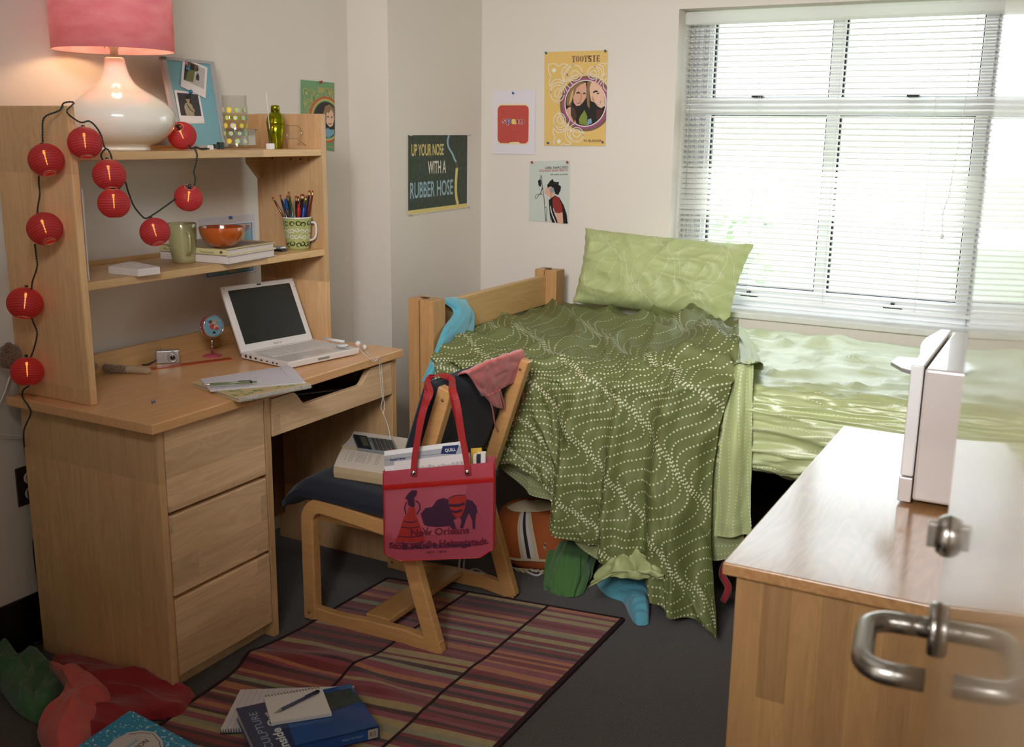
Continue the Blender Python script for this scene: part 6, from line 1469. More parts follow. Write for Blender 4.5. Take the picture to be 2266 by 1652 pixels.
# ------------------------------------------------------------------ cloth helpers
def clothobj(name, rows, m, label, cat, su=8, sv=8, amp=0.004, fx=3, fy=5, seed=1, solid=0.0025, parent=None, extra=None):
    G_ = netgrid(rows, su, sv)
    G_ = wrinkle(G_, lambda s, t, p: amp*(max(0, ridge(s*fx+t, t*fy, seed))**1.5+0.6*nz(s*fx*3, t*fy*2, seed+4)))
    mb = MB(); mb.grid(G_, m); 
    if extra: extra(mb, G_)
    return mb.build(name, parent, label=label, cat=cat, solid=solid, offset=0)
def heap(name, poly, hmax, m, label, cat, seed=1, ang=0.0, freq=9.0, z0=0.0, parent=None, peak=None, nr=56, na=120, extra=None, rim=None, power=0.62):
    """crumpled cloth lying in a pile: star-shaped outline, ridged folds running along ang, hem curling to the floor"""
    P_l = [Vector(p) for p in poly]; c = peak or sum(P_l, Vector())/len(P_l); c = Vector((c[0], c[1], 0))
    out = smoothpath([Vector((p.x, p.y, 0)) for p in P_l], 16, closed=True); n = len(out); grid_ = []
    ca, sa = math.cos(ang), math.sin(ang)
    for i in range(nr+1):
        r = i/nr; row = []
        for k in range(n+1):
            o = out[k % n]; p = c.lerp(o, r); X = (p.x*ca+p.y*sa); Y_ = (-p.x*sa+p.y*ca)
            base = max(0.0, 1-r**2.2)**power
            wx = X+0.03*nz(X*12, Y_*12, seed); wy = Y_+0.035*nz(X*9+5, Y_*9, seed)
            f1 = max(0, ridge(wx*freq*0.30, wy*freq*1.35, seed)); f2 = max(0, ridge(wx*freq*0.8+4, wy*freq*2.6, seed+3))
            f3 = max(0, ridge(wx*freq*2-3, wy*freq*5+wx*8, seed+7))
            z = hmax*base*(0.34+0.52*f1**1.3+0.20*f2**1.4+0.04*f3**2)+0.004
            if r > 0.93: z = z*(1-r)/0.07+0.003*1+0.004*abs(nz(k*0.12, seed))
            if r > 0.93: z = max(z, 0.003)
            row.append(Vector((p.x, p.y, z0+z)))
        grid_.append(row)
    mb = MB(); mb.grid(grid_, m, flip=False)
    if extra: extra(mb, grid_)
    return mb.build(name, parent, label=label, cat=cat, solid=0.0022, offset=1)
def F(pts, z=0.0): return [A(u, v, 'z', z) for u, v in pts]

# ------------------------------------------------------------------ clothes
TURQ = mat('turquoise_cotton', '#5fa9bd', 0.9, sheen=0.3); CORAL = mat('coral_cotton', '#d05a54', 0.9, sheen=0.3); CORAL2 = mat('coral_reverse', '#b5504f', 0.9, sheen=0.3); REDC = mat('red_cotton', '#96222a', 0.9, sheen=0.3)
GRC = mat('green_cotton', '#3f6d4a', 0.9, sheen=0.3); GRC2 = mat('leaf_green_cotton', '#4f7a3e', 0.9, sheen=0.3)
def X_(u, v, x): return A(u, v, 'x', x)
clothobj('shirt', [[X_(966, 664, .600), X_(985, 657, .600), X_(1005, 655, .602), X_(1024, 656, .605)], [X_(985, 672, .628), X_(1000, 664, .634), X_(1020, 665, .634), X_(1038, 670, .630)], [X_(1003, 690, .645), X_(1018, 688, .662), X_(1036, 690, .662), X_(1050, 700, .645)], [X_(984, 722, .668), X_(1005, 722, .682), X_(1028, 728, .682), X_(1046, 735, .660)],
    [X_(967, 760, .672), X_(980, 760, .688), X_(996, 762, .686), X_(1010, 765, .674)], [X_(950, 805, .672), X_(964, 807, .690), X_(982, 808, .688), X_(996, 808, .676)], [X_(934, 843, .672), X_(950, 849, .684), X_(970, 851, .684), X_(984, 846, .676)]], TURQ,
    'turquoise shirt hooked over the bed post and hanging down beside it', 'shirt', 10, 9, 0.006, 3, 3, 2)
# camisole on the chair back
bb0 = Vector((0.955, 0.80, 0.478))-bnrm*0.012
def BP(u, v, h=0.0): return onplane(u, v, bb0-bnrm*h, bnrm)
def BT(u, v, h): p = BP(u, v, h); return p
cami = [[BP(1012, 828, -.030), BP(1062, 802, -.030), BP(1108, 785, -.030), BP(1150, 772, -.026)], [BP(1032, 826, .004), BP(1075, 803, .006), BP(1118, 787, .006), BP(1160, 774, .004)], [BP(1046, 840, .010), BP(1084, 822, .012), BP(1122, 806, .012), BP(1163, 796, .010)], [BP(1058, 862, .012), BP(1086, 850, .014), BP(1120, 832, .014), BP(1162, 818, .012)], [BP(1066, 876, .010), BP(1088, 872, .013), BP(1108, 862, .013), BP(1156, 838, .011)]]
def camx(mb, G_):
    for pts in ([(1080, 873), (1090, 905), (1096, 940), (1108, 962), (1122, 972), (1124, 955), (1120, 920), (1113, 885), (1106, 862)], [(1160, 832), (1157, 870), (1160, 905), (1156, 930), (1145, 942), (1139, 936), (1146, 900), (1150, 865), (1150, 838)]):
        mb.tube(smoothpath([BP(u, v, .013) for u, v in pts], 6), 0.0026, CORAL, 8)
    L_ = netgrid([[BP(1068, 872, .011), BP(1085, 872, .014), BP(1106, 862, .013)], [BP(1078, 882, .011), BP(1090, 884, .014), BP(1106, 880, .013)], [BP(1088, 892, .011), BP(1098, 900, .014), BP(1112, 905, .013)]], 5, 5); mb.grid(L_, CORAL)
ct = thing('camisole', BP(1110, 800, 0), 'coral camisole slung over the top of the chair back', 'camisole')
clothobj('body', cami, CORAL, None, None, 10, 9, 0.004, 5, 3, 3, parent=ct)
for nm, pts in (('strap', [(1080, 873), (1090, 905), (1096, 940), (1108, 962), (1122, 972), (1124, 955), (1120, 920), (1113, 885), (1106, 862)]), ('strap', [(1160, 832), (1157, 870), (1160, 905), (1156, 930), (1145, 942), (1139, 936), (1146, 900), (1150, 865), (1150, 838)])):
    MB().tube(smoothpath([BP(u, v, .013) for u, v in pts], 6), 0.0024, CORAL, 8).build(nm, ct)
clothobj('cup', [[BP(1066, 872, .011), BP(1085, 872, .014), BP(1108, 860, .013)], [BP(1076, 880, .011), BP(1090, 884, .014), BP(1108, 880, .013)], [BP(1086, 892, .011), BP(1096, 900, .014), BP(1114, 905, .013)]], CORAL, None, None, 6, 6, 0.002, 3, 3, 5, parent=ct)

Zp = lambda pts, zz: [A(u, v, 'z', z_) for (u, v), z_ in zip(pts, zz)]
clothobj('shirt', [Zp([(1224, 1182), (1256, 1172), (1296, 1184), (1322, 1222)], (.10, .12, .11, .06)), Zp([(1212, 1222), (1246, 1208), (1290, 1218), (1322, 1246)], (.075, .11, .10, .045)), Zp([(1204, 1262), (1238, 1252), (1284, 1258), (1316, 1268)], (.045, .075, .07, .03)), Zp([(1199, 1290), (1234, 1292), (1278, 1294), (1308, 1286)], (.02, .035, .035, .02)), Zp([(1199, 1304), (1232, 1317), (1274, 1320), (1301, 1306)], (.004, .004, .004, .004))], GRC2,
    'leaf green shirt crumpled on the carpet beside the orange backpack', 'shirt', 16, 14, 0.016, 4.5, 1.3, 3)
heap('cloth', F([(1320, 1288), (1350, 1268), (1410, 1270), (1452, 1288), (1440, 1330), (1437, 1372), (1432, 1384), (1408, 1384), (1392, 1362), (1378, 1335), (1340, 1318)], 0.0), 0.085, TURQ, 'turquoise cloth knotted on the carpet at the foot of the blanket', 'cloth', seed=8, ang=0.4, freq=10, peak=A(1410, 1312, 'z', 0.0))
def pcdots(mb, G_):
    N_ = gnormals(G_); sg_ = 1 if N_[len(N_)//2][len(N_[0])//2].y < 0 else -1
    dots(mb, G_, [[(s/200, 0.12+0.19*k+0.05*math.sin(s/200*9+k)) for s in range(201)] for k in range(5)], 0.0020, 0.009, LGD, 0.0022, 6, [[v*sg_ for v in r] for r in N_])
Yp = lambda pts, y_: [A(u, v, 'y', y_+dy) for u, v, dy in pts]
clothobj('pillowcase', [Yp([(1328, 1244, 0), (1362, 1222, .01), (1398, 1207, .02), (1432, 1226, .02), (1452, 1246, .01)], 1.09), Yp([(1318, 1262, 0), (1360, 1240, -.02), (1400, 1232, .02), (1440, 1246, -.02), (1468, 1262, 0)], 1.075), Yp([(1308, 1282, 0), (1352, 1266, -.02), (1400, 1262, -.03), (1440, 1268, -.02), (1470, 1272, 0)], 1.055), Yp([(1300, 1299, 0), (1348, 1281, -.01), (1400, 1280, -.01), (1440, 1281, 0), (1466, 1281, 0)], 1.05)], LG,
    'light green dotted pillowcase crumpled on the floor above the turquoise cloth', 'pillowcase', 14, 12, 0.014, 3.2, 2.4, 12, extra=pcdots)
heap('shirt', F([(-30, 1440), (5, 1440), (40, 1462), (75, 1450), (112, 1470), (142, 1520), (130, 1560), (90, 1602), (40, 1580), (0, 1530), (-40, 1500)]), 0.085, GRC, 'dark green shirt crumpled at the bottom left, left of the coral cloth', 'shirt', seed=21, ang=-0.8, freq=8)
heap('trousers', F([(112, 1468), (200, 1455), (262, 1470), (330, 1492), (385, 1518), (430, 1538), (424, 1562), (392, 1592), (320, 1600), (240, 1640), (170, 1665), (150, 1600), (170, 1520)]), 0.060, REDC, 'red garment spread on the carpet at the corner of the desk', 'garment', seed=5, ang=0.5, freq=5, power=0.35)
heap('top', F([(108, 1474), (150, 1482), (205, 1508), (246, 1540), (240, 1575), (205, 1625), (185, 1675), (120, 1690), (82, 1618), (120, 1575), (145, 1530)], 0.02), 0.085, CORAL, 'coral top lying folded over the red garment, right of the green shirt', 'top', seed=15, ang=-1.1, freq=6, z0=0.016)
mb = MB(); mb.tube(smoothpath([A(1592, 1228, 'y', 1.25), A(1606, 1238, 'y', 1.24), A(1598, 1270, 'y', 1.22), A(1612, 1300, 'y', 1.21), A(1600, 1330, 'y', 1.20)], 6), 0.011, REDC, 8); mb.build('red_strap', label='red webbing strap on the floor behind the right corner of the blanket', cat='strap')
# ------------------------------------------------------------------ rug
RC = {k: mat('rug_'+k, h, 0.95, bump=0.8, bscale=500, sheen=0.3, var=0.10, vscale=40) for k, h in dict(red='#7a1f24', maroon='#43141b', tan='#a38c5c', olive='#8c8768', rose='#8c3a48', orange='#b3693f', grey='#6f6a5c').items()}
BIND = mat('rug_binding', '#2e1219', 0.9)
rug = thing('striped_rug', (1.03, 0.3, 0), 'striped rug in red, rose, tan and olive, under the chair', 'rug')
def rugz(x, y):
    z = 0.008
    for (cx_, cy_, dx_, dy_, w_, h_) in ((0.70, 0.33, 1.0, 0.45, 0.035, 0.016), (0.95, 0.36, 1, -0.3, 0.03, 0.010), (1.15, 0.55, 1, -0.10, 0.05, 0.006)):
        n_ = math.hypot(dx_, dy_); t = ((x-cx_)*dx_+(y-cy_)*dy_)/n_; d_ = (-(x-cx_)*dy_+(y-cy_)*dx_)/n_; z += h_*math.exp(-(d_/w_)**2)*math.exp(-(t/0.28)**2)
    return z
def rugxy(a, b):                     # a 0..1 across, b metres from the far end towards the viewer
    xl = 0.632-0.012*math.sin(min(1.6, b)*4.2)+0.028*math.exp(-((b-0.60)/0.10)**2)*-1+0.02*(b > 0.9)*(min(1, (b-0.9)/0.2)); xr = 1.432
    x = xl+(xr-xl)*a; y = 0.925+0.118*a-b
    return x, y
seqs = []; rd = random.Random(17)
names = ['red', 'maroon', 'tan', 'olive', 'rose', 'orange', 'red', 'tan', 'rose', 'red', 'maroon']
div = [0.0, 0.36, 0.70, 1.0]
for pnl in range(3):
    mb = MB(); b = 0.0; last = None; first = True
    while b < 1.72:
        w_ = rd.choice((0.012, 0.015, 0.019, 0.024, 0.030)); nm = rd.choice([n for n in names if n != last]); last = nm
        if first and pnl == 2: nm, w_, first = 'orange', 0.022, False
        cols_ = 10; rws = 2; G_ = []
        for i in range(rws+1):
            r = []
            for j in range(cols_+1):
                a = div[pnl]+0.003+(div[pnl+1]-div[pnl]-0.006)*j/cols_; x, y = rugxy(a, min(1.72, b+w_*i/rws)); r.append(Vector((x, y, rugz(x, y))))
            G_.append(r)
        mb.grid(G_, RC[nm]); b += w_
    mb.build('stripe_panel', rug)
def strip(fn, w_, name='binding'):
    mb = MB(); pts = [fn(k/80) for k in range(81)]; vs = []; 
    for i, p in enumerate(pts):
        t = (pts[min(i+1, 80)]-pts[max(i-1, 0)]).normalized(); q = Vector((-t.y, t.x, 0))*w_/2; vs += [p+q+Vector((0, 0, 0.0015)), p-q+Vector((0, 0, 0.0015)), p-q-Vector((0, 0, 0.0075)), p+q-Vector((0, 0, 0.0075))]
    fs = []
    for i in range(80):
        for k in range(4): fs.append((4*i+k, 4*i+(k+1) % 4, 4*i+4+(k+1) % 4, 4*i+4+k))
    mb.add(vs, fs, BIND); mb.build(name, rug)
def rp(a, b): x, y = rugxy(a, b); return Vector((x, y, rugz(x, y)))
for a, w_ in ((0.0, 0.010), (0.36, 0.008), (0.70, 0.008), (1.0, 0.014)): strip(lambda t, a=a: rp(a, 1.72*t), w_)
strip(lambda t: rp(t, 0.0), 0.008)

# ------------------------------------------------------------------ backpack
BPO = mat('rust_canvas', '#a4521f', 0.85, bump=0.3, bscale=500); BCR = mat('cream_canvas', '#c9b795', 0.85, bump=0.3, bscale=500); BST = mat('brown_stripe', '#2d1f18', 0.8); BWS = mat('white_stripe', '#cfc9c6', 0.8)
c = Vector((0.985, 1.335, 0.0))
bk = thing('backpack', c, 'rust orange backpack with cream trim lying on the floor under the bed edge', 'backpack')
ax1 = RT.copy(); ax1.z = 0; ax1.normalize(); ax2 = Vector((-ax1.y, ax1.x, 0))
def bpt(u_, v_):   # u around 0..1 (front hemisphere across), v up
    a = math.pi*(u_*2-1); b = math.pi*(v_-0.5)
    cx_ = math.copysign(abs(math.cos(b))**0.7, 1); sx = math.copysign(abs(math.sin(b))**0.8, math.sin(b))
    x = 0.150*cx_*math.copysign(abs(math.sin(a))**0.8, math.sin(a)); y = -0.105*cx_*math.copysign(abs(math.cos(a))**0.8, math.cos(a)); z = 0.100+0.098*sx
    sl = 0.25*(z-0.1); n_ = 0.008*nz(x*14, z*14, 2)
    return c+ax1*(x*(1-0.15*(z-0.1)/0.1)-sl)+ax2*(y+0.06*(z-0.1)/0.1)+Vector((0, 0, z+n_))
G_ = [[bpt(j/64, i/36) for j in range(65)] for i in range(37)]
mb = MB(); mb.grid(G_, BPO); mb.build('bag_body', bk)
def patch(u0, u1, v0, v1, m, name, h=0.004, curve=0.0, nn_=16):
    Gp = [[bpt(u0+(u1-u0)*j/nn_, v0+(v1-v0)*i/nn_+curve*math.sin(math.pi*j/nn_)) for j in range(nn_+1)] for i in range(nn_+1)]
    Nn = gnormals(Gp); cc_ = c+Vector((0, 0, 0.1)); Gp = [[p+(p-cc_).normalized()*h for p in r] for r in Gp]
    mb = MB(); mb.grid(Gp, m); return mb.build(name, bk, solid=0.002, offset=0)
patch(0.28, 0.74, 0.80, 0.985, BCR, 'top_panel')
for k, m in ((0, BCR), (1, BWS), (2, BST), (3, BWS), (4, BCR)): patch(0.440+0.011*k, 0.451+0.011*k, 0.36, 0.80, m, 'stripe_trim', 0.005)
patch(0.30, 0.78, 0.35, 0.375, BCR, 'piping', 0.007, 0.02)
mb = MB(); fr_ = []
for i in range(9):
    row = []
    for j in range(121):
        u_ = 0.36+0.36*j/120; v_ = 0.08+0.16*i/8; p = bpt(u_, v_); row.append(p+(p-c-Vector((0, 0, 0.1))).normalized()*(0.010+0.009*math.sin(j*0.62)*math.sin(math.pi*i/8)))
    fr_.append(row)
mb.grid(fr_, BCR); mb.build('gathered_trim', bk, solid=0.002, offset=0)
def strapm(path, w_, name, mats_=(BWS, BST, BWS)):
    P = smoothpath(path, 8); mb = MB(); n = len(P); ks = len(mats_)
    for q in range(ks):
        vs = []
        for i, p in enumerate(P):
            t = (P[min(i+1, n-1)]-P[max(i-1, 0)]).normalized(); s_ = t.cross(Vector((0, 0, 1))+ax2*-0.6).normalized()
            vs += [p+s_*w_*(q/ks-0.5), p+s_*w_*((q+1)/ks-0.5)]
        mb.add(vs, [(2*i, 2*i+1, 2*i+3, 2*i+2) for i in range(n-1)], mats_[q])
    return mb.build(name, bk, solid=0.0025, offset=0)
strapm([A(1205, 1205, 'z', 0.10), A(1213, 1225, 'z', 0.06), A(1200, 1250, 'z', 0.02), A(1190, 1268, 'z', 0.008), A(1170, 1262, 'z', 0.012)], 0.022, 'shoulder_strap')
strapm([A(1068, 1270, 'z', 0.03), A(1050, 1262, 'z', 0.012), A(1035, 1272, 'z', 0.008), A(1022, 1262, 'z', 0.02), A(1024, 1235, 'z', 0.05), A(1040, 1230, 'z', 0.07)], 0.022, 'shoulder_strap')

# ------------------------------------------------------------------ books and pads on the rug
ZR = 0.011
def rectq(pA, pB, dirpt, w_, z):
    a, b, d_ = A(*pA, 'z', z), A(*pB, 'z', z), A(*dirpt, 'z', z); u_ = (b-a); n_ = Vector((-u_.y, u_.x, 0)).normalized()
    if (d_-a).dot(n_) < 0: n_ = -n_
    return a, u_, n_*w_
SPB = mat('blue_coil', '#3a5470', 0.35, metal=0.3)
a, u_, v_ = rectq((530, 1526), (742, 1518), (483, 1618), 0.215, ZR+0.006)
a = A(532, 1525, 'z', ZR+0.006); d_ = (A(486, 1616, 'z', ZR+0.006)-a); u_ = (A(742, 1518, 'z', ZR+0.006)-a); u_ = u_*(0.30/u_.length)
q = planar(a+d_, u_, -d_); mb = MB(); obox(mb, q, 0, 1, 0, 1, -0.006, 0, RP); S = Sheet(mb, q, 0.0002)
for k in range(1, 20): S.rect(0.05*k, 0.02, 0.05*k+0.004, 0.98, RULE, 1)
nb = mb.build('spiral_notebook', label='white ruled spiral notebook with blue coil, under the blue book on the rug', cat='notebook')
mb = MB(); spiral(mb, q(0.0, 0.0, -0.003), q(1.0, 0.0, -0.003), None, 46, 0.006, SPB, 0.0011); mb.build('coil', nb)
BLB = mat('blue_book_cover', '#1f4f92', 0.3, coat=0.5, var=0.12, vscale=6); BLD = mat('blue_book_dark', '#12305f', 0.3, coat=0.5); BKG = mat('print_rock', '#3d4a48', 0.35, var=0.3, vscale=30); BSK = mat('print_sky', '#3c6aa0', 0.35)
zt = ZR+0.006+0.030
pa, pb, pc = A(522, 1567, 'z', zt), A(775, 1512, 'z', zt), A(840, 1607, 'z', zt-0.002)
u_ = pb-pa; v_ = pc-pb; v_ = v_.normalized()*v_.length
q0 = lambda a, b, h=0: pa+u_*a+v_*b+Vector((0, 0, h+0.0))   # a away along the top edge, b towards the spine
q = lambda a, b, h=0: q0(a, b, h-0.030)
mb = MB()
obox(mb, q, 0, 1, 0, 1, 0, 0.002, BLB); obox(mb, q, 0, 1, 0, 1, 0.028, 0.030, BLB); obox(mb, q, 0.01, 0.99, 0.01, 0.98, 0.002, 0.028, PAGES); obox(mb, q, 0, 1, 0.975, 1, 0, 0.030, BLB)
class RS(Sheet): pass
nsg = -1 if (pb-pa).cross(v_).z < 0 else 1
S = Sheet(mb, lambda a, b, h=0: q0(a, b, h), 0.0002)
S.poly([(0, 0), (0.28, 0), (0.34, 0.45), (0.30, 1), (0, 1)], BLD, 1); S.poly([(0.86, 0), (1, 0), (1, 0.2), (0.9, 0.12)], BSK, 2); S.poly([(0.62, 0.10), (0.98, 0.10), (1.0, 0.42), (0.70, 0.50), (0.55, 0.5)], BKG, 2)
tq = lambda a, b, h=0: q0(0.02+0.36*b, 0.26+1.0*a, h)
S = Sheet(mb, lambda a, b, h=0: q0(0.30-0.30*b, 1.0-a*0.98, h), 0.0002)
OFFB = mat('print_pale_blue', '#9db4cf', 0.4)
S.text('SCULPTURE', 0.0, 0.52, 0.86, 0.22, OFFB, 3, bold=0.0); S.text('Inside Out', 0.0, 0.12, 0.80, 0.28, mat('print_white2', '#d8dde6', 0.4), 3, bold=0.03)
vn = v_.normalized(); S = Sheet(mb, lambda a, b, h=0: q0(a, 1, -0.030+0.030*b)+vn*(h+0.0002), 0.0002)
S.poly([(0.90, 0.08), (0.985, 0.08), (0.985, 0.92), (0.90, 0.92)], mat('label_cream', '#b5ac98', 0.6), 1); S.text('813', 0.915, 0.3, 0.05, 0.4, PB, 2); S.text('Walker Art Center', 0.68, 0.45, 0.18, 0.2, OFFB, 2)
mb.build('art_book', label='thick glossy blue art book with the word sculpture, lying on the rug', cat='book')
# small pad and pen
zp = zt+0.009
pa2, pb2, pc2, pd2 = [A(u, v, 'z', zp) for u, v in ((600, 1598), (734, 1577), (712, 1520), (584, 1541))]
q = quadmap(pa2, pb2, pc2, pd2); mb = MB(); obox(mb, q, 0, 1, 0, 1, -0.0085, 0, PAPER); pdn = mb.build('small_notepad', label='small white wire-bound notepad on top of the blue book', cat='notepad')
mb = MB(); spiral(mb, q(0.02, 1.0, -0.003), q(0.98, 1.0, -0.003), None, 18, 0.0052, BLACK, 0.0007); mb.build('coil', pdn)
p0, p1 = A(606, 1577, 'z', zp+0.006), A(706, 1528, 'z', zp+0.006); dd_ = p1-p0; L = dd_.length; dd_.normalize()
pe = thing('ballpoint_pen', p0, 'grey blue ballpoint pen lying on the small white notepad', 'pen'); PBL = mat('pen_slate', '#3d4660', 0.35)
MB().lathe([(0.0006, 0), (0.001, 0.004), (0.003, 0.016), (0.0036, 0.022)], p0, STEEL, 14, axis=dd_).build('tip', pe)
MB().lathe([(0.0038, 0.022), (0.004, L-0.012), (0.0, L-0.012)], p0, PBL, 16, axis=dd_).build('barrel', pe)
mb = MB(); mb.lathe([(0.0044, L-0.014), (0.0046, L-0.004), (0.003, L), (0, L)], p0, BLACK, 14, axis=dd_); mb.tube([p0+dd_*(L-0.008)+Vector((0, 0, 0.005)), p0+dd_*(L-0.045)+Vector((0, 0, 0.0048))], 0.0011, BLACK, 6); mb.build('cap', pe)
# composition book
CMB = mat('composition_blue', '#2f8fb8', 0.4); N, L_ = nodes(CMB); b = N['Principled BSDF']; tc = N.new('ShaderNodeTexCoord'); vz = N.new('ShaderNodeTexNoise'); vz.inputs['Scale'].default_value = 130; vz.inputs['Detail'].default_value = 3; L_.new(tc.outputs['Object'], vz.inputs['Vector'])
r = N.new('ShaderNodeValToRGB'); r.color_ramp.elements[0].position = 0.60; r.color_ramp.elements[0].color = rgb('#2f8fb8'); r.color_ramp.elements[1].position = 0.64; r.color_ramp.elements[1].color = rgb('#c7d8dd'); L_.new(vz.outputs['Fac'], r.inputs[0]); L_.new(r.outputs[0], b.inputs['Base Color'])
zc = 0.078
pa, pb, pd = A(290, 1570, 'z', zc), A(456, 1624, 'z', zc), A(190, 1652, 'z', zc); u_ = pb-pa; v_ = (pd-pa); v_ = v_-u_.normalized()*v_.dot(u_.normalized())*0.75; v_ = v_.normalized()*u_.length*0.77
cz = lambda a, b: -0.0*(a)
q = lambda a, b, h=0: pa+u_*a+v_*b+Vector((0, 0, h-0.012-0.045*a))
def rquad(mb, h0, h1, m, inset=0.0, r_=0.05):
    pts = []
    for cx_, cy_, st in ((1-r_, 1-r_, 0), (r_, 1-r_, 90), (r_, r_, 180), (1-r_, r_, 270)):
        for k in range(6):
            t = math.radians(st+18*k); pts.append((min(1-inset, max(inset, cx_+r_*math.cos(t))), min(1-inset, max(inset, cy_+r_*math.sin(t)))))
    n = len(pts); vs = [q(a, b, h0) for a, b in pts]+[q(a, b, h1) for a, b in pts]
    mb.add(vs, [tuple(range(n))[::-1], tuple(range(n, 2*n))]+[(i, (i+1) % n, n+(i+1) % n, n+i) for i in range(n)], m)
mb = MB(); rquad(mb, 0, 0.0012, CMB); rquad(mb, 0.0012, 0.0108, PAGES, 0.01); rquad(mb, 0.0108, 0.012, CMB)
S = Sheet(mb, lambda a, b, h=0: q(a, b, 0.012+h), 0.0002)
LBL = mat('label_white', '#cfc8c8', 0.5)
def lens(s_): return [(0.31-0.0*s_, 0.30-0.02*s_), (0.42, 0.20-0.03*s_), (0.60, 0.27-0.03*s_), (0.63, 0.34), (0.62+0.0*s_, 0.8), (0.60, 0.86), (0.42, 0.92), (0.30, 0.84), (0.27, 0.6)]
S.poly([(0.22, 0.36), (0.30, 0.22), (0.42, 0.14), (0.56, 0.20), (0.68, 0.34), (0.70, 0.60), (0.66, 0.86), (0.42, 1.0), (0.24, 0.84), (0.20, 0.6)], LBL, 2)
S.stroke([(0.25, 0.38), (0.32, 0.26), (0.42, 0.18), (0.55, 0.24), (0.65, 0.36), (0.67, 0.60), (0.63, 0.84)], 0.008, PB, 3, asp=1.2)
S2x = Sheet(mb, lambda a, b, h=0: q(0.62-0.36*b, 0.98-0.72*a, 0.012+h) if False else q(0.30+0.36*(1-b), 0.98-0.72*a, 0.012+h), 0.0002)
S2x.text('COMPOSITION', 0.0, 0.52, 0.92, 0.15, PB, 4, bold=0.01); S2x.text('mead', 0.55, 0.76, 0.26, 0.12, P_('#6fb0c9'), 4, bold=0.02)
for k, (w_, y_) in enumerate(((0.55, 0.38), (0.62, 0.28), (0.5, 0.18), (0.4, 0.08))): S2x.text('100 sheets wide ruled'[:18-2*k], 0.35, y_, w_*0.8, 0.05, PDG, 4)
S.rect(0.84, 0.10, 0.95, 0.34, LBL, 2)
for k in range(9): S.rect(0.86+0.0, 0.13+0.021*k, 0.92, 0.13+0.021*k+(0.012 if k % 2 else 0.007), PDG, 3)
mb.build('composition_book', label='bright blue speckled composition notebook resting on the red garment', cat='notebook')

# ------------------------------------------------------------------ chair seat: open book and calculator
zb1, zs = 0.487, 0.4485
BN = [onplane(u, v, (0, 0, zb1), (0, 0, 1)) for u, v in ((739, 1031), (851, 1048), (860, 1007), (757, 992))]
q = quadmap(*BN); drop = zb1-zs-0.004
ob = thing('open_book', (BN[0]+BN[2])/2-Vector((0, 0, drop)), 'thick open paperback lying face up on the chair seat', 'book')
mb = MB(); n = 10
T = [[Vector(q(i/n, j/n, 0))+Vector((0, 0, 0.004*math.sin(math.pi*j/n))) for i in range(n+1)] for j in range(n+1)]; PGC = mat('page_cream', '#d9cdc0', 0.85); PGE = mat('page_edge', '#c4ab86', 0.9, bump=1.0, bscale=300)
mb.grid(T, PGC, flip=True); lowq = [Vector(p)-Vector((0, 0, drop)) for p in BN]
lo = quadmap(*lowq); 
for e in ([(i/n, 0) for i in range(n+1)], [(0, i/n) for i in range(n+1)], [(1, i/n) for i in range(n+1)], [(i/n, 1) for i in range(n+1)]):
    top_ = [Vector(q(a, b, 0))+Vector((0, 0, 0.004*math.sin(math.pi*b))) for a, b in e]; bot_ = [Vector(lo(a, b, 0)) for a, b in e]; mid_ = [t_.lerp(b_, 0.5)-Vector((0.0015, 0.002, 0)) for t_, b_ in zip(top_, bot_)]
    mb.grid([top_, mid_, bot_], PGE, smooth=False)
S = Sheet(mb, lambda a, b, h=0: Vector(q(a, b, h))+Vector((0, 0, 0.004*math.sin(math.pi*b))), 0.0003); rd = random.Random(8)
for a in [0.16+0.0*0]+[0.24, 0.27, 0.30, 0.38, 0.41, 0.44, 0.47, 0.50, 0.53, 0.56, 0.63, 0.66, 0.78, 0.81, 0.84]:
    b = 0.30+rd.uniform(0, 0.1)
    while b < 0.9: l_ = rd.uniform(0.05, 0.14); S.stroke([(a, b), (a, min(0.92, b+l_))], 0.008, INKG, 1, asp=2); b += l_+0.025
mb.build('page_block', ob)
cvq = quadmap(*[p-Vector((0, 0, 0.003)) for p in [lowq[0]+(lowq[0]-lowq[2])*0.05, lowq[1]+(lowq[1]-lowq[3])*0.04, lowq[2], lowq[3]]]); mb = MB(); obox(mb, cvq, -0.02, 1.02, 0, 1, 0, 0.003, mat('book_dark_cover', '#38302e', 0.5)); mb.build('cover', ob)
zf = 0.470
FNq = quadmap(*[onplane(u, v, (0, 0, zf), (0, 0, 1)) for u, v in ((757, 993), (905, 1012), (908, 974), (783, 957))]); mb = MB()
G_ = [[Vector(FNq(i/n, j/n, 0))+Vector((0, 0, 0.014*(1-j/n)**2*1.0-0.004+0.010*(j/n)**3)) for i in range(n+1)] for j in range(n+1)]; mb.grid(G_, PGC, flip=True)
for e in ([(i, 0) for i in range(n+1)], [(i, n) for i in range(n+1)], [(0, i) for i in range(n+1)], [(n, i) for i in range(n+1)]):
    mb.grid([[G_[j][i] for i, j in e], [Vector((G_[j][i].x, G_[j][i].y, zs+0.004)) for i, j in e]], PGE, smooth=False)
mb.build('page_block', ob)
CGR = mat('calc_grey', '#8b8d8c', 0.4); CDK = mat('calc_dark', '#23262b', 0.3); CLCD = mat('calc_lcd', '#4d5348', 0.3); CKEY = mat('calc_key', '#3d4043', 0.4); CRED = mat('calc_red_key', '#9a3a2c', 0.4); CTL = mat('calc_teal_key', '#3f6670', 0.4)
zk = 0.486
CQ = quadmap(*[onplane(u, v, (0, 0, zk), (0, 0, 1)) for u, v in ((792, 991), (885, 1000), (871, 969), (781, 962))])
cq = lambda a, b, h=0: Vector(CQ(a, b, h))+Vector((0, 0, -0.006*a))
ca_ = thing('calculator', cq(0.5, 0.5, -0.012), 'grey desk calculator with dark keys on the open book', 'calculator')
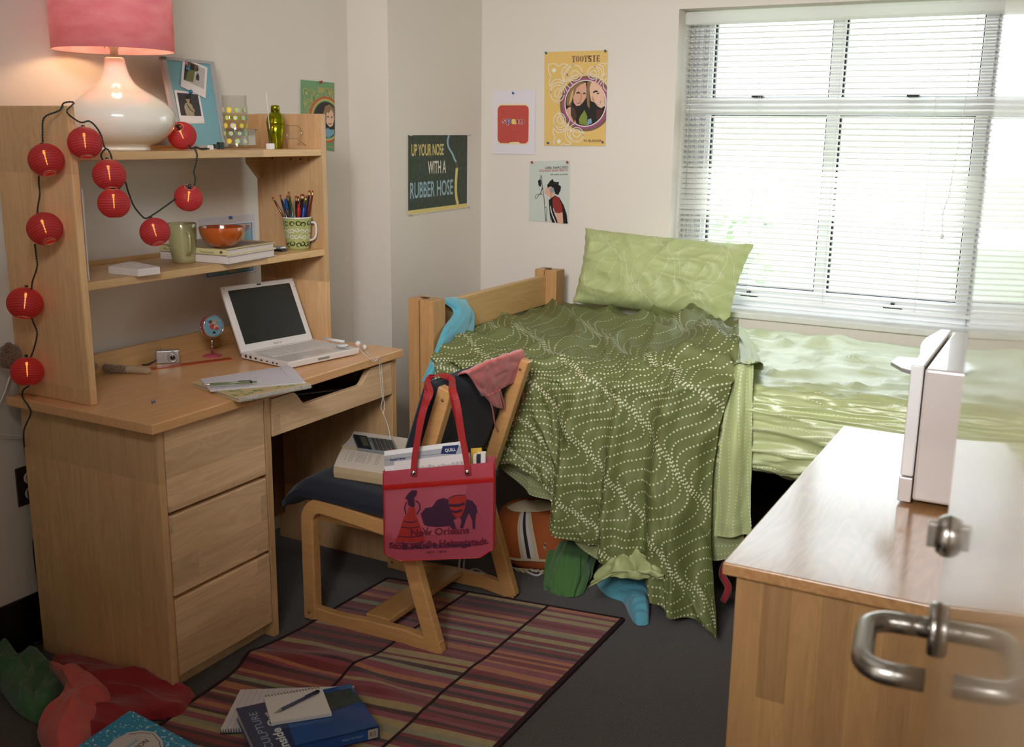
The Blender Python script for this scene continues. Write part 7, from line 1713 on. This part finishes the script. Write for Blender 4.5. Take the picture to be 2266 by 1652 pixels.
mb = MB(); obox(mb, cq, 0, 1, 0, 1, -0.011, 0, CGR); mb.build('calculator_body', ca_, bevel=0.002)
mb = MB(); obox(mb, cq, 0.0, 0.34, 0.02, 0.98, 0, 0.004, CDK); mb.build('display_panel', ca_, bevel=0.001)
mb = MB(); obox(mb, cq, 0.15, 0.29, 0.15, 0.85, 0.004, 0.0046, CLCD); mb.build('lcd', ca_)
mb = MB()
for i in range(5):
    for j in range(5):
        a = 0.43+0.105*i; b = 0.08+0.175*j
        if i == 4 and j == 0: pass
        m = CRED if j == 0 and i in (3, 4) else CKEY
        obox(mb, cq, a, a+0.082, b, b+0.135, 0, 0.0032, m)
for j in (3, 4): obox(mb, cq, 0.365, 0.405, 0.1+0.17*j, 0.1+0.17*j+0.10, 0, 0.003, CTL)
mb.build('keypad', ca_, bevel=0.0005, bseg=1)

# ------------------------------------------------------------------ red mesh tote bag
BGM = translucent('red_mesh', '#d25c70', 0.25, 0.5, alpha=0.62, weave=240); BTR = mat('red_vinyl', '#a81a18', 0.25, coat=0.3); BSTR = mat('red_webbing', '#a01d1f', 0.6, bump=0.3, bscale=500); BPR = translucent('bag_print', '#3f1c38', 0.1, 0.5, alpha=0.80); BPR2 = translucent('bag_print_red', '#a82a22', 0.1, 0.5, alpha=0.85); BPR3 = translucent('bag_print_maroon', '#6a1830', 0.1, 0.5, alpha=0.85)
hN = Vector((0.40, -0.916, 0.0)).normalized(); BP0 = Vector((1.06, 0.475, 0.4))
def GP(u, v, h=0.0): return onplane(u, v, BP0+hN*h, hN)
bTL, bTR, bBR, bBL = GP(848, 1042), GP(1093, 1022), GP(1092, 1232), GP(851, 1242)
bq = quadmap(bBL, bBR, bTR, bTL); bnn = (bBR-bBL).cross(bTL-bBL).normalized()
bag = thing('tote_bag', (bBL+bBR)/2, 'red mesh tote bag with New Orleans print hanging from the chair back', 'bag')
def front(a, b, h=0): 
    e = min(1, a/0.08, (1-a)/0.08); bot = 0.0
    bb = b
    if b < 0.2: bb = 0.2-(0.2-b)*(1 if 0.14 < a < 0.88 else (0.55+0.45*min(1, a/0.14, (1-a)/0.12)))
    return Vector(bq(a, bb, h))+bnn*(0.0015*math.sin(a*19)*max(0, b-0.75)*4)
D_ = 0.055
n1, n2 = 40, 30
Fg = [[front(i/n1, j/n2) for i in range(n1+1)] for j in range(n2+1)]; Bg = [[Vector(bq(i/n1, max(0.04, j/n2), 0))-bnn*D_ for i in range(n1+1)] for j in range(n2+1)]
mb = MB(); mb.grid(Fg, BGM); mb.build('front_panel', bag)
mb = MB(); mb.grid(Bg, BGM); mb.build('back_panel', bag)
mb = MB(); mb.grid([[Fg[j][0] for j in range(n2+1)], [Bg[j][0] for j in range(n2+1)]], BGM); mb.grid([[Fg[j][n1] for j in range(n2+1)], [Bg[j][n1] for j in range(n2+1)]], BGM); mb.grid([Fg[0], Bg[0]], BGM)
g = mb.build('gusset', bag)
mb = MB()
for k in (0, n1): mb.tube([Fg[j][k] for j in range(0, n2+1)], 0.0016, BTR, 6)
mb.tube([Fg[0][i] for i in range(n1+1)], 0.0016, BTR, 6)
Gs = [[front(i/n1, 0.795+0.055*j/2, 0.0012+0.001*(j == 1)) for i in range(n1+1)] for j in range(3)]; mb.grid(Gs, BTR)
mb.build('binding', bag)
mb = MB(); Gs = [[front(i/n1, 0.85+0.15*j/3, 0.0006) for i in range(n1+1)] for j in range(4)]; mb.grid(Gs, translucent('red_mesh_hem', '#c8505f', 0.2, 0.45, alpha=0.85)); mb.build('top_hem', bag)
for (u, v) in ((915, 1045), (1034, 1043)):
    p = GP(u, v, 0.006); MB().lathe([(0.0, 0.004), (0.002, 0.004), (0.003, 0.0025), (0.0055, 0.0025), (0.0068, 0.001), (0.0068, 0)], p+bnn*0.004, CHROME, 20, axis=bnn).build('rivet', bag)
# handles
def ribbon(pts, w_, m, side, name, parent):
    P = smoothpath(pts, 8); n = len(P); vs = []; SD = smoothpath(side, 8)
    for i, p in enumerate(P):
        t = (P[min(i+1, n-1)]-P[max(i-1, 0)]).normalized(); s_ = SD[i]; s_ = (s_-t*s_.dot(t)).normalized(); vs += [p+s_*w_/2, p-s_*w_/2]
    mb = MB(); mb.add(vs, [(2*i, 2*i+1, 2*i+3, 2*i+2) for i in range(n-1)], m, False); return mb.build(name, parent, solid=0.0022, offset=0)
sd = Vector((hN.y*-1, hN.x, 0)); sY = Vector((0.25, 1, 0)); sM = Vector((0.7, 0.9, 0))
SD1 = [sd]*4+[sM, sY, sY, sY, sM]+[sd]*4
SD2 = [sd]*3+[sM, sY, sY, sY, sM]+[sd]*3
topc = Vector((1.055, 0.575, 0.815))
ribbon([GP(915, 1052, 0.006), GP(918, 1010, 0.007), GP(926, 960, 0.010), GP(938, 905, 0.012), GP(952, 868, 0.0), Vector((1.035, 0.562, 0.812)), Vector((1.055, 0.590, 0.822)), Vector((1.085, 0.598, 0.812)), GP(1003, 862, -0.006), GP(1013, 900, 0.012), GP(1022, 960, 0.010), GP(1031, 1010, 0.007), GP(1036, 1050, 0.006)], 0.0165, BSTR, SD1, 'handle', bag)
ribbon([GP(918, 1060, -0.050), GP(922, 1000, -0.045), GP(930, 930, -0.035), GP(944, 872, -0.025), Vector((1.030, 0.572, 0.815)), Vector((1.050, 0.600, 0.824)), Vector((1.082, 0.606, 0.816)), GP(1000, 868, -0.025), GP(1016, 940, -0.052), GP(1026, 1000, -0.052), GP(1036, 1052, -0.052)], 0.0165, BSTR, SD2, 'handle', bag)
# print on the bag
mb = MB(); S = Sheet(mb, lambda a, b, h=0: front(a, b, h), 0.0005)
Bx = lambda x, y: ((x-45)/1345, 1-(y-435+ (x-45)*0.035)/1100)
pl = lambda pts, m, l=3: S.poly([Bx(*p) for p in pts], m, l); st = lambda pts, w_, m, l=4: S.stroke([Bx(*p) for p in pts], w_, m, l, asp=1.2, smooth=4)
pl([(500, 960), (560, 890), (640, 880), (700, 800), (780, 775), (850, 800), (880, 880), (960, 870), (1060, 800), (1130, 820), (1180, 880), (1195, 960), (1175, 975), (1165, 1150), (1135, 1150), (1130, 1050), (1090, 960), (1060, 1020), (1020, 1140), (980, 1140), (1000, 1050), (980, 1010), (900, 1040), (940, 1150), (890, 1150), (850, 1110), (720, 1120), (600, 1110), (540, 1090), (520, 1030)], BPR)
pl([(840, 780), (900, 750), (1040, 745), (1065, 790), (1040, 900), (1000, 990), (950, 1030), (890, 970), (845, 860)], BPR2, 4); st([(850, 860), (940, 870), (1040, 850)], 0.025, BPR, 5); st([(870, 930), (940, 945), (1010, 920)], 0.02, BPR, 5); st([(850, 780), (940, 750), (1050, 750)], 0.008, BPR, 5)
pl([(300, 980), (340, 960), (430, 960), (470, 1040), (500, 1120), (560, 1300), (180, 1290), (230, 1180), (270, 1060)], BPR2, 3)
for yy in (1040, 1110, 1220, 1300): st([(300-(yy-1000)*0.35, yy), (380, yy+15), (450+(yy-1000)*0.3, yy)], 0.008, BPR, 5)
pl([(350, 880), (430, 880), (440, 960), (330, 965)], BPR2, 4); pl([(310, 760), (360, 700), (400, 670), (460, 680), (450, 730), (420, 760), (430, 860), (400, 880), (350, 850), (340, 790)], BPR, 5); st([(330, 810), (305, 880), (320, 960)], 0.012, BPR); st([(440, 800), (480, 830), (490, 900), (450, 960)], 0.012, BPR); st([(520, 1120), (560, 1165), (590, 1120)], 0.008, BPR)
S.text('New Orleans', *Bx(375, 1225), 720/1345, 85/1100, BPR3, 6, bold=0.03, slope=0.0); S.text('Stolz auf die Heimatstadt.', *Bx(105, 1385), 1230/1345, 90/1100, BPR3, 6, bold=0.045)
S.text('Buffalo Exchange', *Bx(280, 1400), 840/1345, 70/1100, BPR, 7, bold=0.03); S.text('- EST. 1974 -', *Bx(540, 1435), 310/1345, 25/1100, BPR, 6, bold=0.01)
mb.build('printed_design', bag)
# contents
BGR = mat('folder_grey', '#a9a7ab', 0.5); QB = mat('folder_navy', '#1c2c5c', 0.4)
fq = quadmap(GP(853, 1180, -0.022), GP(1046, 1165, -0.022), GP(1030, 975, -0.022), GP(850, 998, -0.022)); mb = MB(); slab(mb, fq, PAPER, PAPER, 0.003); S = Sheet(mb, fq, 0.0003)
S.poly([(0, 0.89), (1.0, 0.885), (1.0, 0.95), (0, 0.945)], BGR, 1); S.poly([(0, 0.82), (1.0, 0.80), (1.0, 0.89), (0, 0.90)], BGR, 1); S.poly([(0.69, 0.885), (0.87, 0.865), (0.92, 0.965), (0.72, 0.975)], QB, 2); S.text('QUILL', 0.745, 0.895, 0.13, 0.045, PAPER, 3, bold=0.02); S.text('Standard Series', 0.07, 0.875, 0.19, 0.03, QB, 3, bold=0.03); S.text('# 7-40599 GREY', 0.07, 0.845, 0.13, 0.015, INKG, 3)
mb.build('document_folder', label='white and grey document folder with navy logo, at the back of the tote bag', cat='folder')
fq = quadmap(GP(868, 1190, -0.014), GP(1044, 1175, -0.014), GP(1040, 1002, -0.014), GP(872, 1022, -0.014)); mb = MB(); slab(mb, fq, mat('page_white', '#ded6d2', 0.8), PAPER, 0.003); S = Sheet(mb, fq, 0.0003); rd = random.Random(2)
for k in range(46):
    a = 0.22+0.0165*k; S.rect(a, 0.30, a+0.007, 0.905+rd.uniform(-0.02, 0.01), INKG, 1)
mb.build('printed_pages', label='bundle of printed pages in front of the folder inside the tote bag', cat='papers')
for (u0, u1, vt, h, hx_, lab, cat_) in ((1047, 1054, 1008, -0.020, '#c9c2c0', 'white booklet edge standing right of the folder in the bag', 'booklet'), (1056, 1063, 1004, -0.026, '#1d1b1f', 'black notebook edge standing in the right side of the bag', 'notebook'), (1064, 1074, 1003, -0.030, '#d5cfce', 'white booklet at the far right of the bag contents', 'booklet')):
    fq = quadmap(GP(u0, 1190, h), GP(u1, 1190, h), GP(u1, vt, h), GP(u0, vt, h)); mb = MB(); slab(mb, fq, mat('spine_'+hx_[1:], hx_, 0.6), PAPER, 0.02); mb.build(cat_, label=lab, cat=cat_)
fq = quadmap(GP(1040, 1060, -0.045), GP(1068, 1060, -0.045), GP(1066, 990, -0.045), GP(1042, 992, -0.045)); mb = MB(); slab(mb, fq, P_('#c9a23c'), P_('#c9a23c'), 0.002); mb.build('yellow_folder', label='yellow folder corner sticking up at the back of the bag', cat='folder')
fq = quadmap(GP(1000, 1190, -0.008), GP(1085, 1180, -0.008), GP(1085, 1050, -0.008), GP(1040, 1052, -0.008)); mb = MB(); slab(mb, fq, P_('#4a2c3c'), P_('#4a2c3c'), 0.006); mb.build('dark_notebook', label='dark notebook seen through the right side of the red mesh bag', cat='notebook')
